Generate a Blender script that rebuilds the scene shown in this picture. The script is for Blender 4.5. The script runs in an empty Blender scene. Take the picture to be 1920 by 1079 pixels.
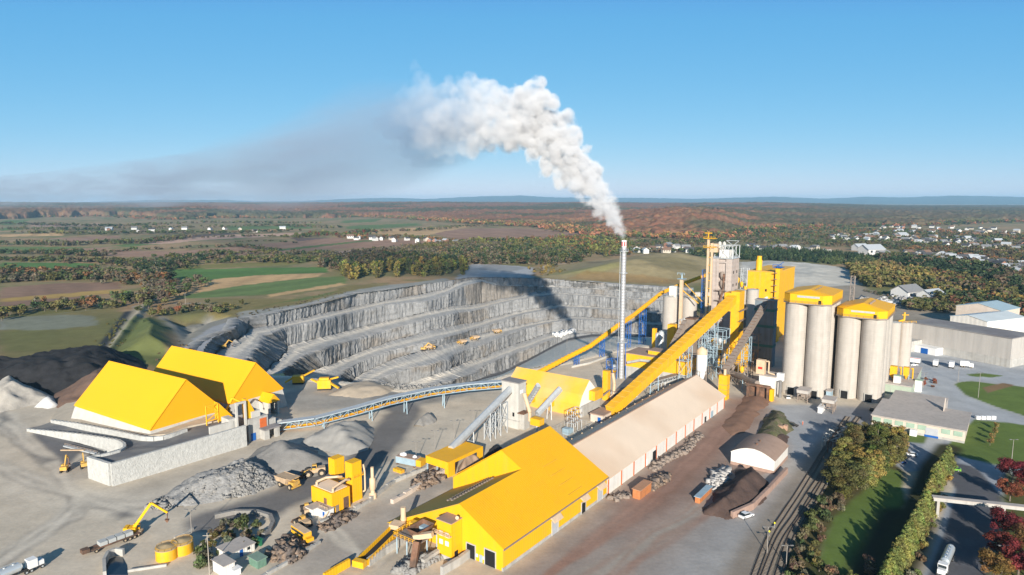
import bpy, bmesh, math, random
import numpy as np
from mathutils import Vector, Matrix, noise as mnoise
C = bpy.context; S = C.scene; COL = S.collection
rad = math.radians
# ------------------------------------------------------------------ camera, sky, sun, exposure
F, CX, CY, CAMZ = 1240.0, 960.0, 539.5, 100.0
TH = rad(7.42)
cd = bpy.data.cameras.new('camera'); cam = bpy.data.objects.new('camera', cd); COL.objects.link(cam)
cam.location = (0, 0, CAMZ); cam.rotation_euler = (math.pi/2 - TH, 0, 0)
cd.sensor_width = 36; cd.lens = F/1920*36; cd.clip_start = 1; cd.clip_end = 90000
S.camera = cam
SUN_AZ, SUN_EL = rad(1.5), rad(18)           # shadows run away from the camera, slightly to the right
w = bpy.data.worlds.new('World'); S.world = w; w.use_nodes = True
nt = w.node_tree; nt.nodes.clear()
sky = nt.nodes.new('ShaderNodeTexSky'); sky.sky_type = 'NISHITA'; sky.sun_disc = False
sky.sun_elevation = SUN_EL; sky.sun_rotation = math.pi - SUN_AZ
sky.altitude = 100; sky.air_density = 0.6; sky.dust_density = 0; sky.ozone_density = 6
bg = nt.nodes.new('ShaderNodeBackground'); bg.inputs[1].default_value = 0.0742
ow = nt.nodes.new('ShaderNodeOutputWorld')
# clear autumn air: the sky's own colour, graded per channel to the cyan-blue of the photograph
sp = nt.nodes.new('ShaderNodeSeparateColor'); cb = nt.nodes.new('ShaderNodeCombineColor'); nt.links.new(sky.outputs[0], sp.inputs[0])
for i, (k, p, mx_) in enumerate(((1.48, .93, 1.4), (.865, .47, 1.8), (.90, .21, 1.4))):
    a = nt.nodes.new('ShaderNodeMath'); a.operation = 'MULTIPLY'; a.inputs[1].default_value = .114; nt.links.new(sp.outputs[i], a.inputs[0])
    b_ = nt.nodes.new('ShaderNodeMath'); b_.operation = 'POWER'; b_.inputs[1].default_value = p; nt.links.new(a.outputs[0], b_.inputs[0])
    c_ = nt.nodes.new('ShaderNodeMath'); c_.operation = 'MULTIPLY'; c_.inputs[1].default_value = k/.114; nt.links.new(b_.outputs[0], c_.inputs[0])
    d_ = nt.nodes.new('ShaderNodeMath'); d_.operation = 'MULTIPLY'; d_.inputs[1].default_value = mx_/.114; nt.links.new(a.outputs[0], d_.inputs[0])
    e_ = nt.nodes.new('ShaderNodeMath'); e_.operation = 'MINIMUM'; nt.links.new(c_.outputs[0], e_.inputs[0]); nt.links.new(d_.outputs[0], e_.inputs[1])
    nt.links.new(e_.outputs[0], cb.inputs[i])
nt.links.new(cb.outputs[0], bg.inputs[0])
nt.links.new(bg.outputs[0], ow.inputs[0])
sd = bpy.data.lights.new('sun', 'SUN'); sd.energy = 5.0; sd.angle = rad(.5); sd.color = (1, .93, .82)
sun = bpy.data.objects.new('sun', sd); COL.objects.link(sun)
sdir = Vector((math.sin(SUN_AZ)*math.cos(SUN_EL), math.cos(SUN_AZ)*math.cos(SUN_EL), -math.sin(SUN_EL)))
sun.rotation_euler = sdir.to_track_quat('-Z', 'Y').to_euler()
S.view_settings.view_transform = 'Standard'; S.view_settings.look = 'None'
S.view_settings.exposure = 0.62; S.view_settings.gamma = 1
S.cycles.use_denoising = True; S.cycles.max_bounces = 6; S.cycles.volume_bounces = 3
S.cycles.transparent_max_bounces = 12
S.cycles.volume_step_rate = 2.0; S.cycles.volume_max_steps = 256
# ------------------------------------------------------------------ measuring: photo pixel + height -> metres
ct, st = math.cos(TH), math.sin(TH)
def G(px, py, z=0.0):
    dx = px-CX; up = CY-py
    ry = F*ct + up*st; rz = -F*st + up*ct
    t = (z-CAMZ)/rz
    return (t*dx, t*ry, z)
def ZT(y, py):                                # height of the point at forward distance y seen on row py
    return CAMZ - y*math.tan(TH + math.atan((py-CY)/F))
def XA(px, y, z=0.0):                         # x of the point at distance y, height z, seen on column px
    return (px-CX)/F*(y*ct + (CAMZ-z)*st)
def PIX(x, y, z):
    d = y*ct + (CAMZ-z)*st
    return CX + F*x/d, CY - F*(y*st + (z-CAMZ)*ct)/d
def V2(p): return Vector((p[0], p[1]))
# ------------------------------------------------------------------ tags
def tag(o, label=None, cat=None, group=None, kind=None):
    if label: o['label'] = label
    if cat: o['category'] = cat
    if group: o['group'] = group
    if kind: o['kind'] = kind
    return o
def empty(name, loc, rz=0.0, label=None, cat=None, group=None):
    o = bpy.data.objects.new(name, None); COL.objects.link(o)
    o.location = loc; o.rotation_euler = (0, 0, rz); o.empty_display_size = .5
    return tag(o, label, cat, group)
def copy_tree(o, parent=None):
    c = o.copy(); COL.objects.link(c); c.parent = parent
    for ch in KIDS.get(o.name, []):
        copy_tree(ch, c)
    return c
KIDS = {}
def fin(name, me, parent=None):
    o = bpy.data.objects.new(name, me); COL.objects.link(o)
    if parent is not None:
        o.parent = parent; KIDS.setdefault(parent.name, []).append(o)
    return o
# ------------------------------------------------------------------ materials
MATS = {}
def lin(r, g, b):
    f = lambda c: (c/255/12.92 if c/255 <= .04045 else ((c/255+.055)/1.055)**2.4)
    return (f(r), f(g), f(b))
def mat(name, col, rough=.8, var=.12, sc=.25, bump=0.0, bsc=None, metal=0.0, streak=0.0, ribs=0.0, ribw=1.0, ribdir='H', col2=None, obcol=False, att=None, spec=.3, dirt=None):
    """noise-mottled surface; streak: vertical weathering; ribs: sheet-metal ribs as bump"""
    if name in MATS: return MATS[name]
    m = bpy.data.materials.new(name); MATS[name] = m; m.use_nodes = True
    t = m.node_tree; N = t.nodes; L = t.links; N.clear()
    out = N.new('ShaderNodeOutputMaterial'); b = N.new('ShaderNodeBsdfPrincipled')
    L.new(b.outputs[0], out.inputs[0])
    b.inputs['Roughness'].default_value = rough; b.inputs['Metallic'].default_value = metal
    b.inputs['Specular IOR Level'].default_value = spec
    geo = N.new('ShaderNodeNewGeometry')
    n1 = N.new('ShaderNodeTexNoise'); n1.inputs['Scale'].default_value = sc; n1.inputs['Detail'].default_value = 6; n1.inputs['Roughness'].default_value = .65
    L.new(geo.outputs['Position'], n1.inputs['Vector'])
    ramp = N.new('ShaderNodeMapRange'); ramp.inputs[1].default_value = .3; ramp.inputs[2].default_value = .7
    ramp.inputs[3].default_value = 1-var; ramp.inputs[4].default_value = 1+var
    L.new(n1.outputs[0], ramp.inputs[0])
    if att:
        base = N.new('ShaderNodeAttribute'); base.attribute_name = att; bo = base.outputs['Color']
    elif obcol:
        base = N.new('ShaderNodeObjectInfo'); bo = base.outputs['Color']
    else:
        base = N.new('ShaderNodeRGB'); base.outputs[0].default_value = (*col, 1); bo = base.outputs[0]
    if col2:
        n3 = N.new('ShaderNodeTexNoise'); n3.inputs['Scale'].default_value = sc*.37; n3.inputs['Detail'].default_value = 5
        L.new(geo.outputs['Position'], n3.inputs['Vector'])
        r3 = N.new('ShaderNodeMapRange'); r3.inputs[1].default_value = .42; r3.inputs[2].default_value = .6
        L.new(n3.outputs[0], r3.inputs[0])
        mx = N.new('ShaderNodeMix'); mx.data_type = 'RGBA'; L.new(r3.outputs[0], mx.inputs[0])
        L.new(bo, mx.inputs[6]); mx.inputs[7].default_value = (*col2, 1); bo = mx.outputs[2]
    if dirt:                                  # streaky grime
        mp = N.new('ShaderNodeMapping'); mp.inputs['Scale'].default_value = (.55, .55, .035)
        L.new(geo.outputs['Position'], mp.inputs[0])
        n4 = N.new('ShaderNodeTexNoise'); n4.inputs['Scale'].default_value = 1.2; n4.inputs['Detail'].default_value = 7
        L.new(mp.outputs[0], n4.inputs['Vector'])
        r4 = N.new('ShaderNodeMapRange'); r4.inputs[1].default_value = .48; r4.inputs[2].default_value = .72; r4.inputs[4].default_value = streak or .5
        L.new(n4.outputs[0], r4.inputs[0])
        mx = N.new('ShaderNodeMix'); mx.data_type = 'RGBA'; L.new(r4.outputs[0], mx.inputs[0])
        L.new(bo, mx.inputs[6]); mx.inputs[7].default_value = (*dirt, 1); bo = mx.outputs[2]
    mul = N.new('ShaderNodeVectorMath'); mul.operation = 'SCALE'
    L.new(bo, mul.inputs[0]); L.new(ramp.outputs[0], mul.inputs['Scale'])
    L.new(mul.outputs[0], b.inputs['Base Color'])
    nrm = None
    if ribs:
        sep = N.new('ShaderNodeSeparateXYZ'); L.new(geo.outputs['Position'], sep.inputs[0])
        if ribdir == 'Z':
            src = sep.outputs[2]
        else:
            d = N.new('ShaderNodeVectorMath'); d.operation = 'DOT_PRODUCT'
            L.new(geo.outputs['Position'], d.inputs[0]); d.inputs[1].default_value = ribdir if ribdir != 'H' else (.803, .596, 0)
            src = d.outputs['Value']
        mm = N.new('ShaderNodeMath'); mm.operation = 'MULTIPLY'; L.new(src, mm.inputs[0]); mm.inputs[1].default_value = 2*math.pi/ribw
        sn = N.new('ShaderNodeMath'); sn.operation = 'SINE'; L.new(mm.outputs[0], sn.inputs[0])
        bp = N.new('ShaderNodeBump'); bp.inputs['Strength'].default_value = ribs; bp.inputs['Distance'].default_value = ribw*.12
        L.new(sn.outputs[0], bp.inputs['Height']); nrm = bp
    if bump:
        n2 = N.new('ShaderNodeTexNoise'); n2.inputs['Scale'].default_value = bsc or sc*4; n2.inputs['Detail'].default_value = 5
        L.new(geo.outputs['Position'], n2.inputs['Vector'])
        bp = N.new('ShaderNodeBump'); bp.inputs['Strength'].default_value = 1; bp.inputs['Distance'].default_value = bump
        L.new(n2.outputs[0], bp.inputs['Height'])
        if nrm: L.new(nrm.outputs[0], bp.inputs['Normal'])
        nrm = bp
    if nrm: L.new(nrm.outputs[0], b.inputs['Normal'])
    return m
# ------------------------------------------------------------------ mesh builder
class MB:
    def __init__(s): s.v = []; s.f = []; s.smooth = []
    def add(s, vs, fs, sm=False):
        o = len(s.v); s.v += [tuple(p) for p in vs]; s.f += [tuple(i+o for i in f) for f in fs]; s.smooth += [sm]*len(fs); return s
    def prism(s, poly, z0, z1):               # poly: list of (x,y); z1 number or list
        n = len(poly); z1s = z1 if isinstance(z1, (list, tuple)) else [z1]*n
        z0s = z0 if isinstance(z0, (list, tuple)) else [z0]*n
        a = sum(poly[i][0]*poly[(i+1) % n][1]-poly[(i+1) % n][0]*poly[i][1] for i in range(n))
        if a < 0: poly = poly[::-1]; z1s = list(z1s)[::-1]; z0s = list(z0s)[::-1]
        vs = [(p[0], p[1], z0s[i]) for i, p in enumerate(poly)] + [(p[0], p[1], z1s[i]) for i, p in enumerate(poly)]
        fs = [tuple(range(n))[::-1], tuple(range(n, 2*n))] + [(i, (i+1) % n, n+(i+1) % n, n+i) for i in range(n)]
        return s.add(vs, fs)
    def box(s, c, sz, rz=0.0):                # c = centre of base
        x, y, z = c; a, b, h = sz[0]/2, sz[1]/2, sz[2]; cr, sr = math.cos(rz), math.sin(rz)
        return s.prism([(x+u*cr-v*sr, y+u*sr+v*cr) for u, v in ((-a, -b), (a, -b), (a, b), (-a, b))], z, z+h)
    def cyl(s, p0, p1, r, r2=None, n=12, cap=True, sm=True):
        p0, p1 = Vector(p0), Vector(p1); r2 = r if r2 is None else r2
        d = (p1-p0); q = d.to_track_quat('Z', 'Y')
        ring = [q @ Vector((math.cos(2*math.pi*i/n), math.sin(2*math.pi*i/n), 0)) for i in range(n)]
        vs = [p0+k*r for k in ring] + [p1+k*r2 for k in ring]
        s.add(vs, [(i, (i+1) % n, n+(i+1) % n, n+i) for i in range(n)], sm)
        if cap: s.add(vs, [tuple(range(n))[::-1], tuple(range(n, 2*n))])
        return s
    def bar(s, p0, p1, w, h=None):            # rectangular bar, width w (horizontal), height h
        p0, p1 = Vector(p0), Vector(p1); h = w if h is None else h
        d = (p1-p0).normalized(); up = Vector((0, 0, 1)) if abs(d.z) < .95 else Vector((0, 1, 0))
        a = d.cross(up).normalized(); b = a.cross(d).normalized()
        o = [(-a*w/2-b*h/2), (a*w/2-b*h/2), (a*w/2+b*h/2), (-a*w/2+b*h/2)]
        return s.add([p0+k for k in o]+[p1+k for k in o], [(3, 2, 1, 0), (4, 5, 6, 7), (0, 1, 5, 4), (1, 2, 6, 5), (2, 3, 7, 6), (3, 0, 4, 7)])
    def tube(s, pts, r, n=10):
        for a, b in zip(pts[:-1], pts[1:]): s.cyl(a, b, r, n=n)
        return s
    def lathe(s, c, prof, n=20, sm=True):     # prof: list of (r,z) from c
        vs = []; fs = []
        for r, z in prof:
            for i in range(n): vs.append((c[0]+r*math.cos(2*math.pi*i/n), c[1]+r*math.sin(2*math.pi*i/n), c[2]+z))
        for k in range(len(prof)-1):
            for i in range(n): fs.append((k*n+i, k*n+(i+1) % n, (k+1)*n+(i+1) % n, (k+1)*n+i))
        s.add(vs, fs, sm); s.add(vs[-n:], [tuple(range(n))]); return s
    def lattice(s, a, b, w, th=.25, seg=4, n=None, wid2=None):     # square lattice tower/girder between points a and b, width w
        a, b = Vector(a), Vector(b); d = (b-a).normalized()
        up = Vector((0, 0, 1)) if abs(d.z) < .9 else Vector((AX[0], AX[1], 0))
        u = d.cross(up).normalized()*w/2; v = u.cross(d).normalized()*(wid2 or w)/2
        cs = [u+v, u-v, -u-v, -u+v]
        for k in cs: s.bar(a+k, b+k, th)
        for i in range(seg):
            p = a.lerp(b, i/seg); q = a.lerp(b, (i+1)/seg)
            for j in range(4):
                k0, k1 = cs[j], cs[(j+1) % 4]
                s.bar(p+k0, q+k1, th*.6) if i % 2 else s.bar(p+k1, q+k0, th*.6)
                s.bar(q+k0, q+k1, th*.6)
        return s
    def rail(s, pts, h=1.1, th=.12, step=2.5):
        for a, b in zip(pts[:-1], pts[1:]):
            a, b = Vector(a), Vector(b); n = max(1, int((b-a).length/step)); up = Vector((0, 0, h))
            s.bar(a+up, b+up, th); s.bar(a+up*.5, b+up*.5, th*.7)
            for i in range(n+1):
                p = a.lerp(b, i/n); s.bar(p, p+up, th)
        return s
    def build(s, name, m, parent=None, local=True):
        me = bpy.data.meshes.new(name)
        vs = s.v
        if parent is not None:
            M = parent.matrix_basis.copy(); q = parent.parent
            while q is not None: M = q.matrix_basis @ M; q = q.parent
            M = M.inverted()                     # vertices were given in world metres
            vs = [tuple(M @ Vector(p)) for p in vs]
        me.from_pydata(vs, [], s.f); me.materials.append(m)
        me.polygons.foreach_set('use_smooth', s.smooth)
        me.validate(); me.update()
        return fin(name, me, parent)
AX = (math.sin(rad(36.6)), math.cos(rad(36.6)))        # long axis of the plant
BX = (-AX[1], AX[0])                                   # across, to the left
RZ = math.atan2(AX[1], AX[0])
def off(p, a=0.0, b=0.0, z=None):
    return (p[0]+AX[0]*a+BX[0]*b, p[1]+AX[1]*a+BX[1]*b, p[2] if z is None else z)
def rect(p, a, b):                                      # footprint from corner p, a metres along, b metres across
    return [off(p)[:2], off(p, a)[:2], off(p, a, b)[:2], off(p, 0, b)[:2]]
def grid_mesh(name, P, m, parent=None, att=None, smooth=False, keep=None, kind=None):
    """P: (n,m,3) array of points -> one mesh"""
    n, k = P.shape[:2]
    idx = np.arange(n*k).reshape(n, k)
    q = np.stack([idx[:-1, :-1], idx[:-1, 1:], idx[1:, 1:], idx[1:, :-1]], -1).reshape(-1, 4)
    if keep is not None: q = q[keep.reshape(-1)]
    me = raw_mesh(name, P.reshape(-1, 3), q, m, att, smooth)
    return fin(name, me, parent)
def raw_mesh(name, V, Fq, m, att=None, smooth=False):
    me = bpy.data.meshes.new(name); nf, k = Fq.shape
    me.vertices.add(len(V)); me.vertices.foreach_set('co', np.ascontiguousarray(V, dtype=np.float32).ravel())
    me.loops.add(nf*k); me.loops.foreach_set('vertex_index', Fq.astype(np.int32).ravel())
    me.polygons.add(nf); me.polygons.foreach_set('loop_start', np.arange(0, nf*k, k, dtype=np.int32))
    me.polygons.foreach_set('loop_total', np.full(nf, k, dtype=np.int32)) if False else None
    me.update(calc_edges=True)
    if att is not None:
        ca = me.color_attributes.new('Col', 'FLOAT_COLOR', 'POINT')
        a4 = np.ones((len(V), 4), np.float32); a4[:, :att.shape[1]] = att
        ca.data.foreach_set('color', a4.ravel())
    if smooth: me.polygons.foreach_set('use_smooth', np.ones(nf, bool))
    me.materials.append(m); return me
# ------------------------------------------------------------------ value noise in numpy
_rs = np.random.RandomState(7); _NT = _rs.rand(256, 256).astype(np.float32)
def vnoise(x, y):
    xi = np.floor(x).astype(int); yi = np.floor(y).astype(int); fx = x-xi; fy = y-yi
    fx = fx*fx*(3-2*fx); fy = fy*fy*(3-2*fy)
    a = _NT[xi & 255, yi & 255]; b = _NT[(xi+1) & 255, yi & 255]; c = _NT[xi & 255, (yi+1) & 255]; d = _NT[(xi+1) & 255, (yi+1) & 255]
    return (a*(1-fx)+b*fx)*(1-fy)+(c*(1-fx)+d*fx)*fy
def fbm(x, y, o=4):
    s = 0; a = .5; t = 0
    for i in range(o):
        s = s+a*vnoise(x*2**i+17.3*i, y*2**i+9.1*i); t += a; a *= .55
    return s/t
def inpoly(x, y, poly):
    r = np.zeros(x.shape, bool); n = len(poly)
    for i in range(n):
        x0, y0 = poly[i][:2]; x1, y1 = poly[(i+1) % n][:2]
        if y0 == y1: continue
        c = ((y0 > y) != (y1 > y)) & (x < (x1-x0)*(y-y0)/(y1-y0)+x0); r ^= c
    return r
def segdist(x, y, pts, closed=False):
    d = np.full(x.shape, 1e9); P = list(pts)+([pts[0]] if closed else [])
    for (x0, y0), (x1, y1) in zip([p[:2] for p in P[:-1]], [p[:2] for p in P[1:]]):
        dx, dy = x1-x0, y1-y0; t = np.clip(((x-x0)*dx+(y-y0)*dy)/(dx*dx+dy*dy+1e-9), 0, 1)
        d = np.minimum(d, np.hypot(x-x0-t*dx, y-y0-t*dy))
    return d
def sstep(a, b, x):
    t = np.clip((x-a)/(b-a), 0, 1); return t*t*(3-2*t)
# ------------------------------------------------------------------ the ground: one sheet to the horizon, painted with its real surface colours
GR = lin(198, 185, 166); GRD = lin(164, 155, 143); ASPH = lin(112, 110, 110); RUST = lin(156, 124, 108); PALE = lin(208, 197, 180)
SCRUB = lin(122, 112, 80); GRASS = lin(78, 98, 46); LAWN = lin(98, 116, 56)
def D3(c, k): return tuple(v*k for v in c)
near_rim = [(330,700),(560,706),(617,713),(696,721),(751,729),(811,728),(905,717),(957,700),(1000,690),(1073,677),(1140,660),(1200,650),(1300,645)]
crest0 = [(380,661),(385,650),(400,633),(434,620),(444,610),(440,603),(447,599),(470,595),(500,591),(540,582),(606,568),(669,551),(725,544),(771,537),(838,527),(880,521),(930,521),(977,522),(1030,523),(1086,528),(1161,533.5),(1236,538),(1300,541)]
def gaz(ps, z=0): return [G(a, b, z)[:2] for a, b in ps]
HOLE = gaz(crest0) + gaz(near_rim[::-1])
def graded():
    ang = list(np.arange(-46, 46.01, .13)); a0 = [-180, -140, -110, -90, -75, -60, -50]
    ang = np.radians(np.array(a0 + ang + [-x for x in a0[::-1]]))
    r = [2.0, 20, 60, 85]
    while r[-1] < 70000: r.append(r[-1]*(1.0055 if r[-1] < 1500 else 1.012 if r[-1] < 6000 else 1.06))
    r = np.array(r); A, R = np.meshgrid(ang, r)
    return R*np.sin(A), R*np.cos(A)
X, Y = graded(); Z = np.zeros_like(X)
jx = (fbm(X/9, Y/9, 3)-.5)*7; jy = (fbm(X/9+50, Y/9+9, 3)-.5)*7
far = np.clip(Y/500, .35, 6); PX, PY = X+jx*far, Y+jy*far
Cc = np.zeros(X.shape+(3,), np.float32); Cc[:] = SCRUB
def paint(poly, col, soft=3.0, px=True, amt=1.0, crisp=False):
    P = gaz(poly) if px else poly; P = np.array(P)
    m = (X > P[:, 0].min()-soft*3-20) & (X < P[:, 0].max()+soft*3+20) & (Y > P[:, 1].min()-soft*3-20) & (Y < P[:, 1].max()+soft*3+20)
    xs, ys = (X[m], Y[m]) if crisp else (PX[m], PY[m])
    d = segdist(xs, ys, [tuple(p) for p in P], True); d = np.where(inpoly(xs, ys, P), d, -d)
    k = (sstep(-soft, soft, d)*amt)[:, None]; Cc[m] = Cc[m]*(1-k)+np.array(col)*k
def stroke(pts, col, wid, soft=2.0, amt=1.0, jit=False):
    P = np.array(gaz(pts)); e = wid+soft*3+10
    m = (X > P[:, 0].min()-e) & (X < P[:, 0].max()+e) & (Y > P[:, 1].min()-e) & (Y < P[:, 1].max()+e)
    xs, ys = (PX[m], PY[m]) if jit else (X[m], Y[m])
    d = segdist(xs, ys, [tuple(p) for p in P]); k = ((1-sstep(wid/2-soft, wid/2+soft, d))*amt)[:, None]
    Cc[m] = Cc[m]*(1-k)+np.array(col)*k
def mound(poly, h, run, px=True, rough=.0):
    P = gaz(poly) if px else poly; P = np.array(P)
    m = (X > P[:, 0].min()) & (X < P[:, 0].max()) & (Y > P[:, 1].min()) & (Y < P[:, 1].max())
    xs, ys = X[m], Y[m]; d = np.where(inpoly(xs, ys, P), segdist(xs, ys, [tuple(p) for p in P], True), 0)
    Z[m] += h*sstep(0, run, d)*(1+rough*(fbm(xs/22, ys/22, 4)-.5))
# base: farmland noise colours
n1 = sstep(.3, .7, fbm(X/70, Y/90, 5))[..., None]; n2 = fbm(X/60+30, Y/60, 4)[..., None]
Cc[:] = np.array(SCRUB)*(1-n1)+np.array(lin(148, 122, 92))*n1
Cc[:] = Cc*(1-.5*sstep(.5, .65, n2))+np.array(lin(84, 96, 50))*.5*sstep(.5, .65, n2)
BR = lin(142, 112, 92); BR2 = lin(128, 102, 84); TAN = lin(176, 144, 104); FG = lin(80, 108, 54); FG2 = lin(92, 108, 62); PK = lin(176, 144, 124); DKF = lin(96, 80, 72)
fields = [
 ([(0,440),(117,437),(117,442),(0,445)], TAN), ([(57,422),(187,419),(187,423),(57,427)], PK), ([(7,413),(60,412),(20,422),(0,422)], FG2),
 ([(0,463),(110,462),(200,464),(110,472),(0,476)], FG2), ([(67,478),(217,468),(320,472),(640,445),(640,460),(467,477),(300,483),(200,482)], BR),
 ([(213,460),(233,457),(460,443),(463,448),(367,453),(233,463)], FG2), ([(233,455),(443,440),(567,436),(560,441),(440,447),(300,458)], PK),
 ([(0,493),(180,495),(187,503),(127,508),(0,513)], FG), ([(173,514),(293,499),(383,497),(393,502),(283,516)], FG),
 ([(0,540),(100,532),(227,529),(227,549),(133,563),(0,580)], BR2), ([(0,560),(140,549),(227,542),(227,549),(133,557),(0,567)], lin(150,124,72)),
 ([(273,519),(333,505),(500,502),(612,501),(614,512),(493,516),(400,524),(300,534),(278,526)], FG),
 ([(293,557),(400,524),(493,516),(605,514),(590,520),(433,538),(333,557)], TAN), ([(333,557),(433,538),(583,521),(648,519),(648,533),(500,552),(360,560)], FG2),
 ([(500,553),(640,531),(652,534),(500,558)], TAN), ([(120,466),(210,462),(200,468),(120,475)], BR),
 ([(500,480),(606,466),(697,464),(852,459),(845,452),(697,449),(588,450),(500,466)], BR), ([(540,446),(620,446),(560,453)], DKF), ([(500,468),(697,450),(700,452),(500,472)], FG2),
 ([(648,424),(782,419),(792,422),(697,430),(651,429)], FG2), ([(817,432),(905,428),(1011,430),(1096,437),(1082,447),(958,455),(852,450),(817,440)], BR),
 ([(665,433),(852,424),(894,424),(852,431),(799,442),(676,438)], TAN), ([(606,474),(697,466),(690,473),(606,482)], PK), ([(0,428),(57,427),(40,431),(0,433)], FG2), ([(640,414),(720,411),(700,417),(640,419)], FG2), ([(100,447),(220,441),(230,446),(130,454)], BR), ([(420,424),(560,423),(600,428),(430,432)], FG2), ([(290,444),(450,436),(440,440),(300,449)], DKF),
 ([(1345,434),(1412,434),(1410,445),(1368,447),(1345,441)], TAN), ([(1180,490),(1330,478),(1330,486),(1200,492)], FG2),
 ([(1700,404),(1890,407),(1890,411),(1740,411)], TAN), ([(290,500),(520,490),(600,488),(540,497),(300,506)], lin(110,104,60))]
def furrows(poly):
    P = np.array(gaz(poly)); e = np.roll(P, -1, 0)-P; k = np.argmax(np.hypot(e[:, 0], e[:, 1])); d = e[k]/np.hypot(*e[k])
    m = (X > P[:, 0].min()) & (X < P[:, 0].max()) & (Y > P[:, 1].min()) & (Y < P[:, 1].max()); xs, ys = X[m], Y[m]; q = -xs*d[1]+ys*d[0]; a_ = xs*d[0]+ys*d[1]
    v = 1+.26*(vnoise(q/9, a_/400)-.5)+.20*(vnoise(q/28+5, a_/150)-.5)+.22*(fbm(xs/70, ys/70, 3)-.5); v = np.where(inpoly(xs, ys, P), v, 1)[:, None]; Cc[m] *= v
for p, c in fields: paint(p, c, 3.0); furrows(p)
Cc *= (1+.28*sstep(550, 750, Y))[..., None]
paint([(262,572),(285,570),(262,605),(228,640),(212,662),(196,662),(235,610)], lin(176, 168, 150), 3, amt=.75)
# plough and mowing lines inside the fields come from the ground material; rural roads
for s in ([(0,600),(150,584),(230,573),(300,560)], [(0,451),(300,447)], [(1180,478),(1320,476)], [(560,566),(330,570)]): stroke(s, lin(150, 144, 132), 5, 1.5, .8)
# scrub and rocks left of the pit
paint([(0,596),(120,590),(175,592),(180,610),(120,617),(60,620),(0,618)], lin(150,152,156), 3)
paint([(0,590),(215,572),(240,600),(190,664),(130,668),(0,672)], lin(112,112,64), 5, amt=.6)
paint([(300,592),(340,600),(400,585),(447,596),(447,612),(400,640),(372,668),(340,668),(335,640)], lin(140,136,126), 5)
paint([(357,637),(400,612),(447,600),(447,612),(400,634),(384,652),(380,664),(358,665)], lin(158,158,160), 2)
paint([(395,560),(600,560),(648,536),(700,534),(700,545),(606,566),(500,588),(440,596),(395,590)], lin(128,116,74), 4)
paint([(450,585),(560,572),(660,545),(720,536),(775,530),(840,522),(845,529),(775,541),(640,558),(520,588),(447,602)], lin(150,148,140), 4)
paint([(505,572),(600,558),(640,545),(560,560),(480,578)], FG, 4, amt=.7)
# pale shelf at the head of the haul road
paint([(885,496),(960,499),(1000,503),(1000,522),(930,524),(870,524),(850,530)], lin(172,172,172), 3)
stroke([(1075,494),(1030,498),(1015,503),(1030,510)], lin(190,178,160), 7, 2); paint([(905,495),(990,504),(960,512),(900,508)], lin(120,116,110), 5, amt=.4)
# mound behind the pit
paint([(1010,520),(1045,500),(1100,490),(1180,484),(1330,484),(1400,500),(1330,530),(1240,536),(1060,526)], lin(150, 136, 102), 6)
paint([(1100,492),(1200,487),(1310,492),(1320,500),(1200,497),(1120,500)], lin(118, 104, 80), 9, amt=.7)
paint([(1180,508),(1300,504),(1320,516),(1240,520)], lin(122, 112, 78), 12, amt=.6)
paint([(1020,516),(1080,510),(1180,516),(1100,522)], lin(136, 134, 82), 8, amt=.6)
paint([(1060,524),(1240,533),(1320,530),(1240,526),(1100,518)], lin(150, 118, 74), 5, amt=.6)
# gravel plateau to the right
paint([(1385,493),(1440,490),(1511,497),(1560,500),(1600,508),(1612,535),(1480,545),(1390,530)], lin(196,190,178), 5)
paint([(1500,540),(1612,535),(1640,548),(1760,560),(1810,580),(1800,600),(1560,600)], lin(160,148,132), 6)
# plant yard
yard = [(-200,690),(0,745),(60,720),(130,700),(330,700),(560,704),(696,720),(811,727),(905,716),(957,699),(1073,676),(1140,659),(1300,640),(1500,600),(1700,620),(1910,640),(2300,700),(2300,900),(1900,1300),(-600,1300),(-400,800)]
paint(yard, GR, 2)
paint([(1640,640),(1900,655),(2100,700),(2000,900),(1700,860)], lin(170,172,174), 3, crisp=True)
# near yard zones
paint([(40,800),(170,830),(170,905),(230,915),(480,820),(520,800),(560,790),(520,850),(260,950),(120,900)], GRD, 8, amt=.5)
paint([(50,803),(140,790),(330,800),(480,760),(470,800),(210,860),(150,850),(120,880)], ASPH, 1.5, crisp=True)
stroke([(-100,860),(120,930),(250,950),(400,905),(560,830),(640,790)], PALE, 16, 6, .6, True)
stroke([(720,745),(760,770),(740,800),(715,830),(690,860),(640,890),(560,920),(500,950),(400,975)], lin(104,102,102), 17, 3, .9, True)
paint([(740,745),(900,735),(780,765),(760,800),(745,790)], lin(120,118,116), 4, amt=.7)
paint([(500,745),(640,715),(780,735),(700,760),(560,775)], lin(150,146,140), 5, amt=.7)
paint([(600,985),(840,890),(870,905),(780,960),(700,1030),(640,1079),(560,1079),(520,1050),(600,1010)], lin(150,142,136), 6, amt=.6)
paint([(945,1072),(1137,931),(1200,870),(1290,800),(1370,740),(1440,745),(1480,790),(1500,840),(1450,930),(1390,1000),(1240,1110),(1000,1110)], lin(160,145,134), 6)
paint([(1140,935),(1290,830),(1380,750),(1430,750),(1425,790),(1340,860),(1250,960),(1200,1000)], lin(152,120,102), 8, amt=.7)
stroke([(1405,760),(1370,800),(1320,850),(1270,910),(1180,1000)], lin(138,100,82), 9, 6, .6, True)
paint([(1440,880),(1380,975),(1300,960),(1290,930),(1350,860)], lin(118,94,84), 6, amt=.6)
paint([(980,1120),(1120,1000),(1280,955),(1400,985),(1330,1120)], lin(158, 147, 138), 14, amt=.75)
stroke([(1545,790),(1540,850),(1500,905),(1450,965),(1370,1050),(1300,1130)], lin(162,160,158), 26, 8, .8)
paint([(1450,760),(1560,760),(1640,770),(1640,800),(1560,860),(1500,880)], lin(166,166,166), 3)
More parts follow.
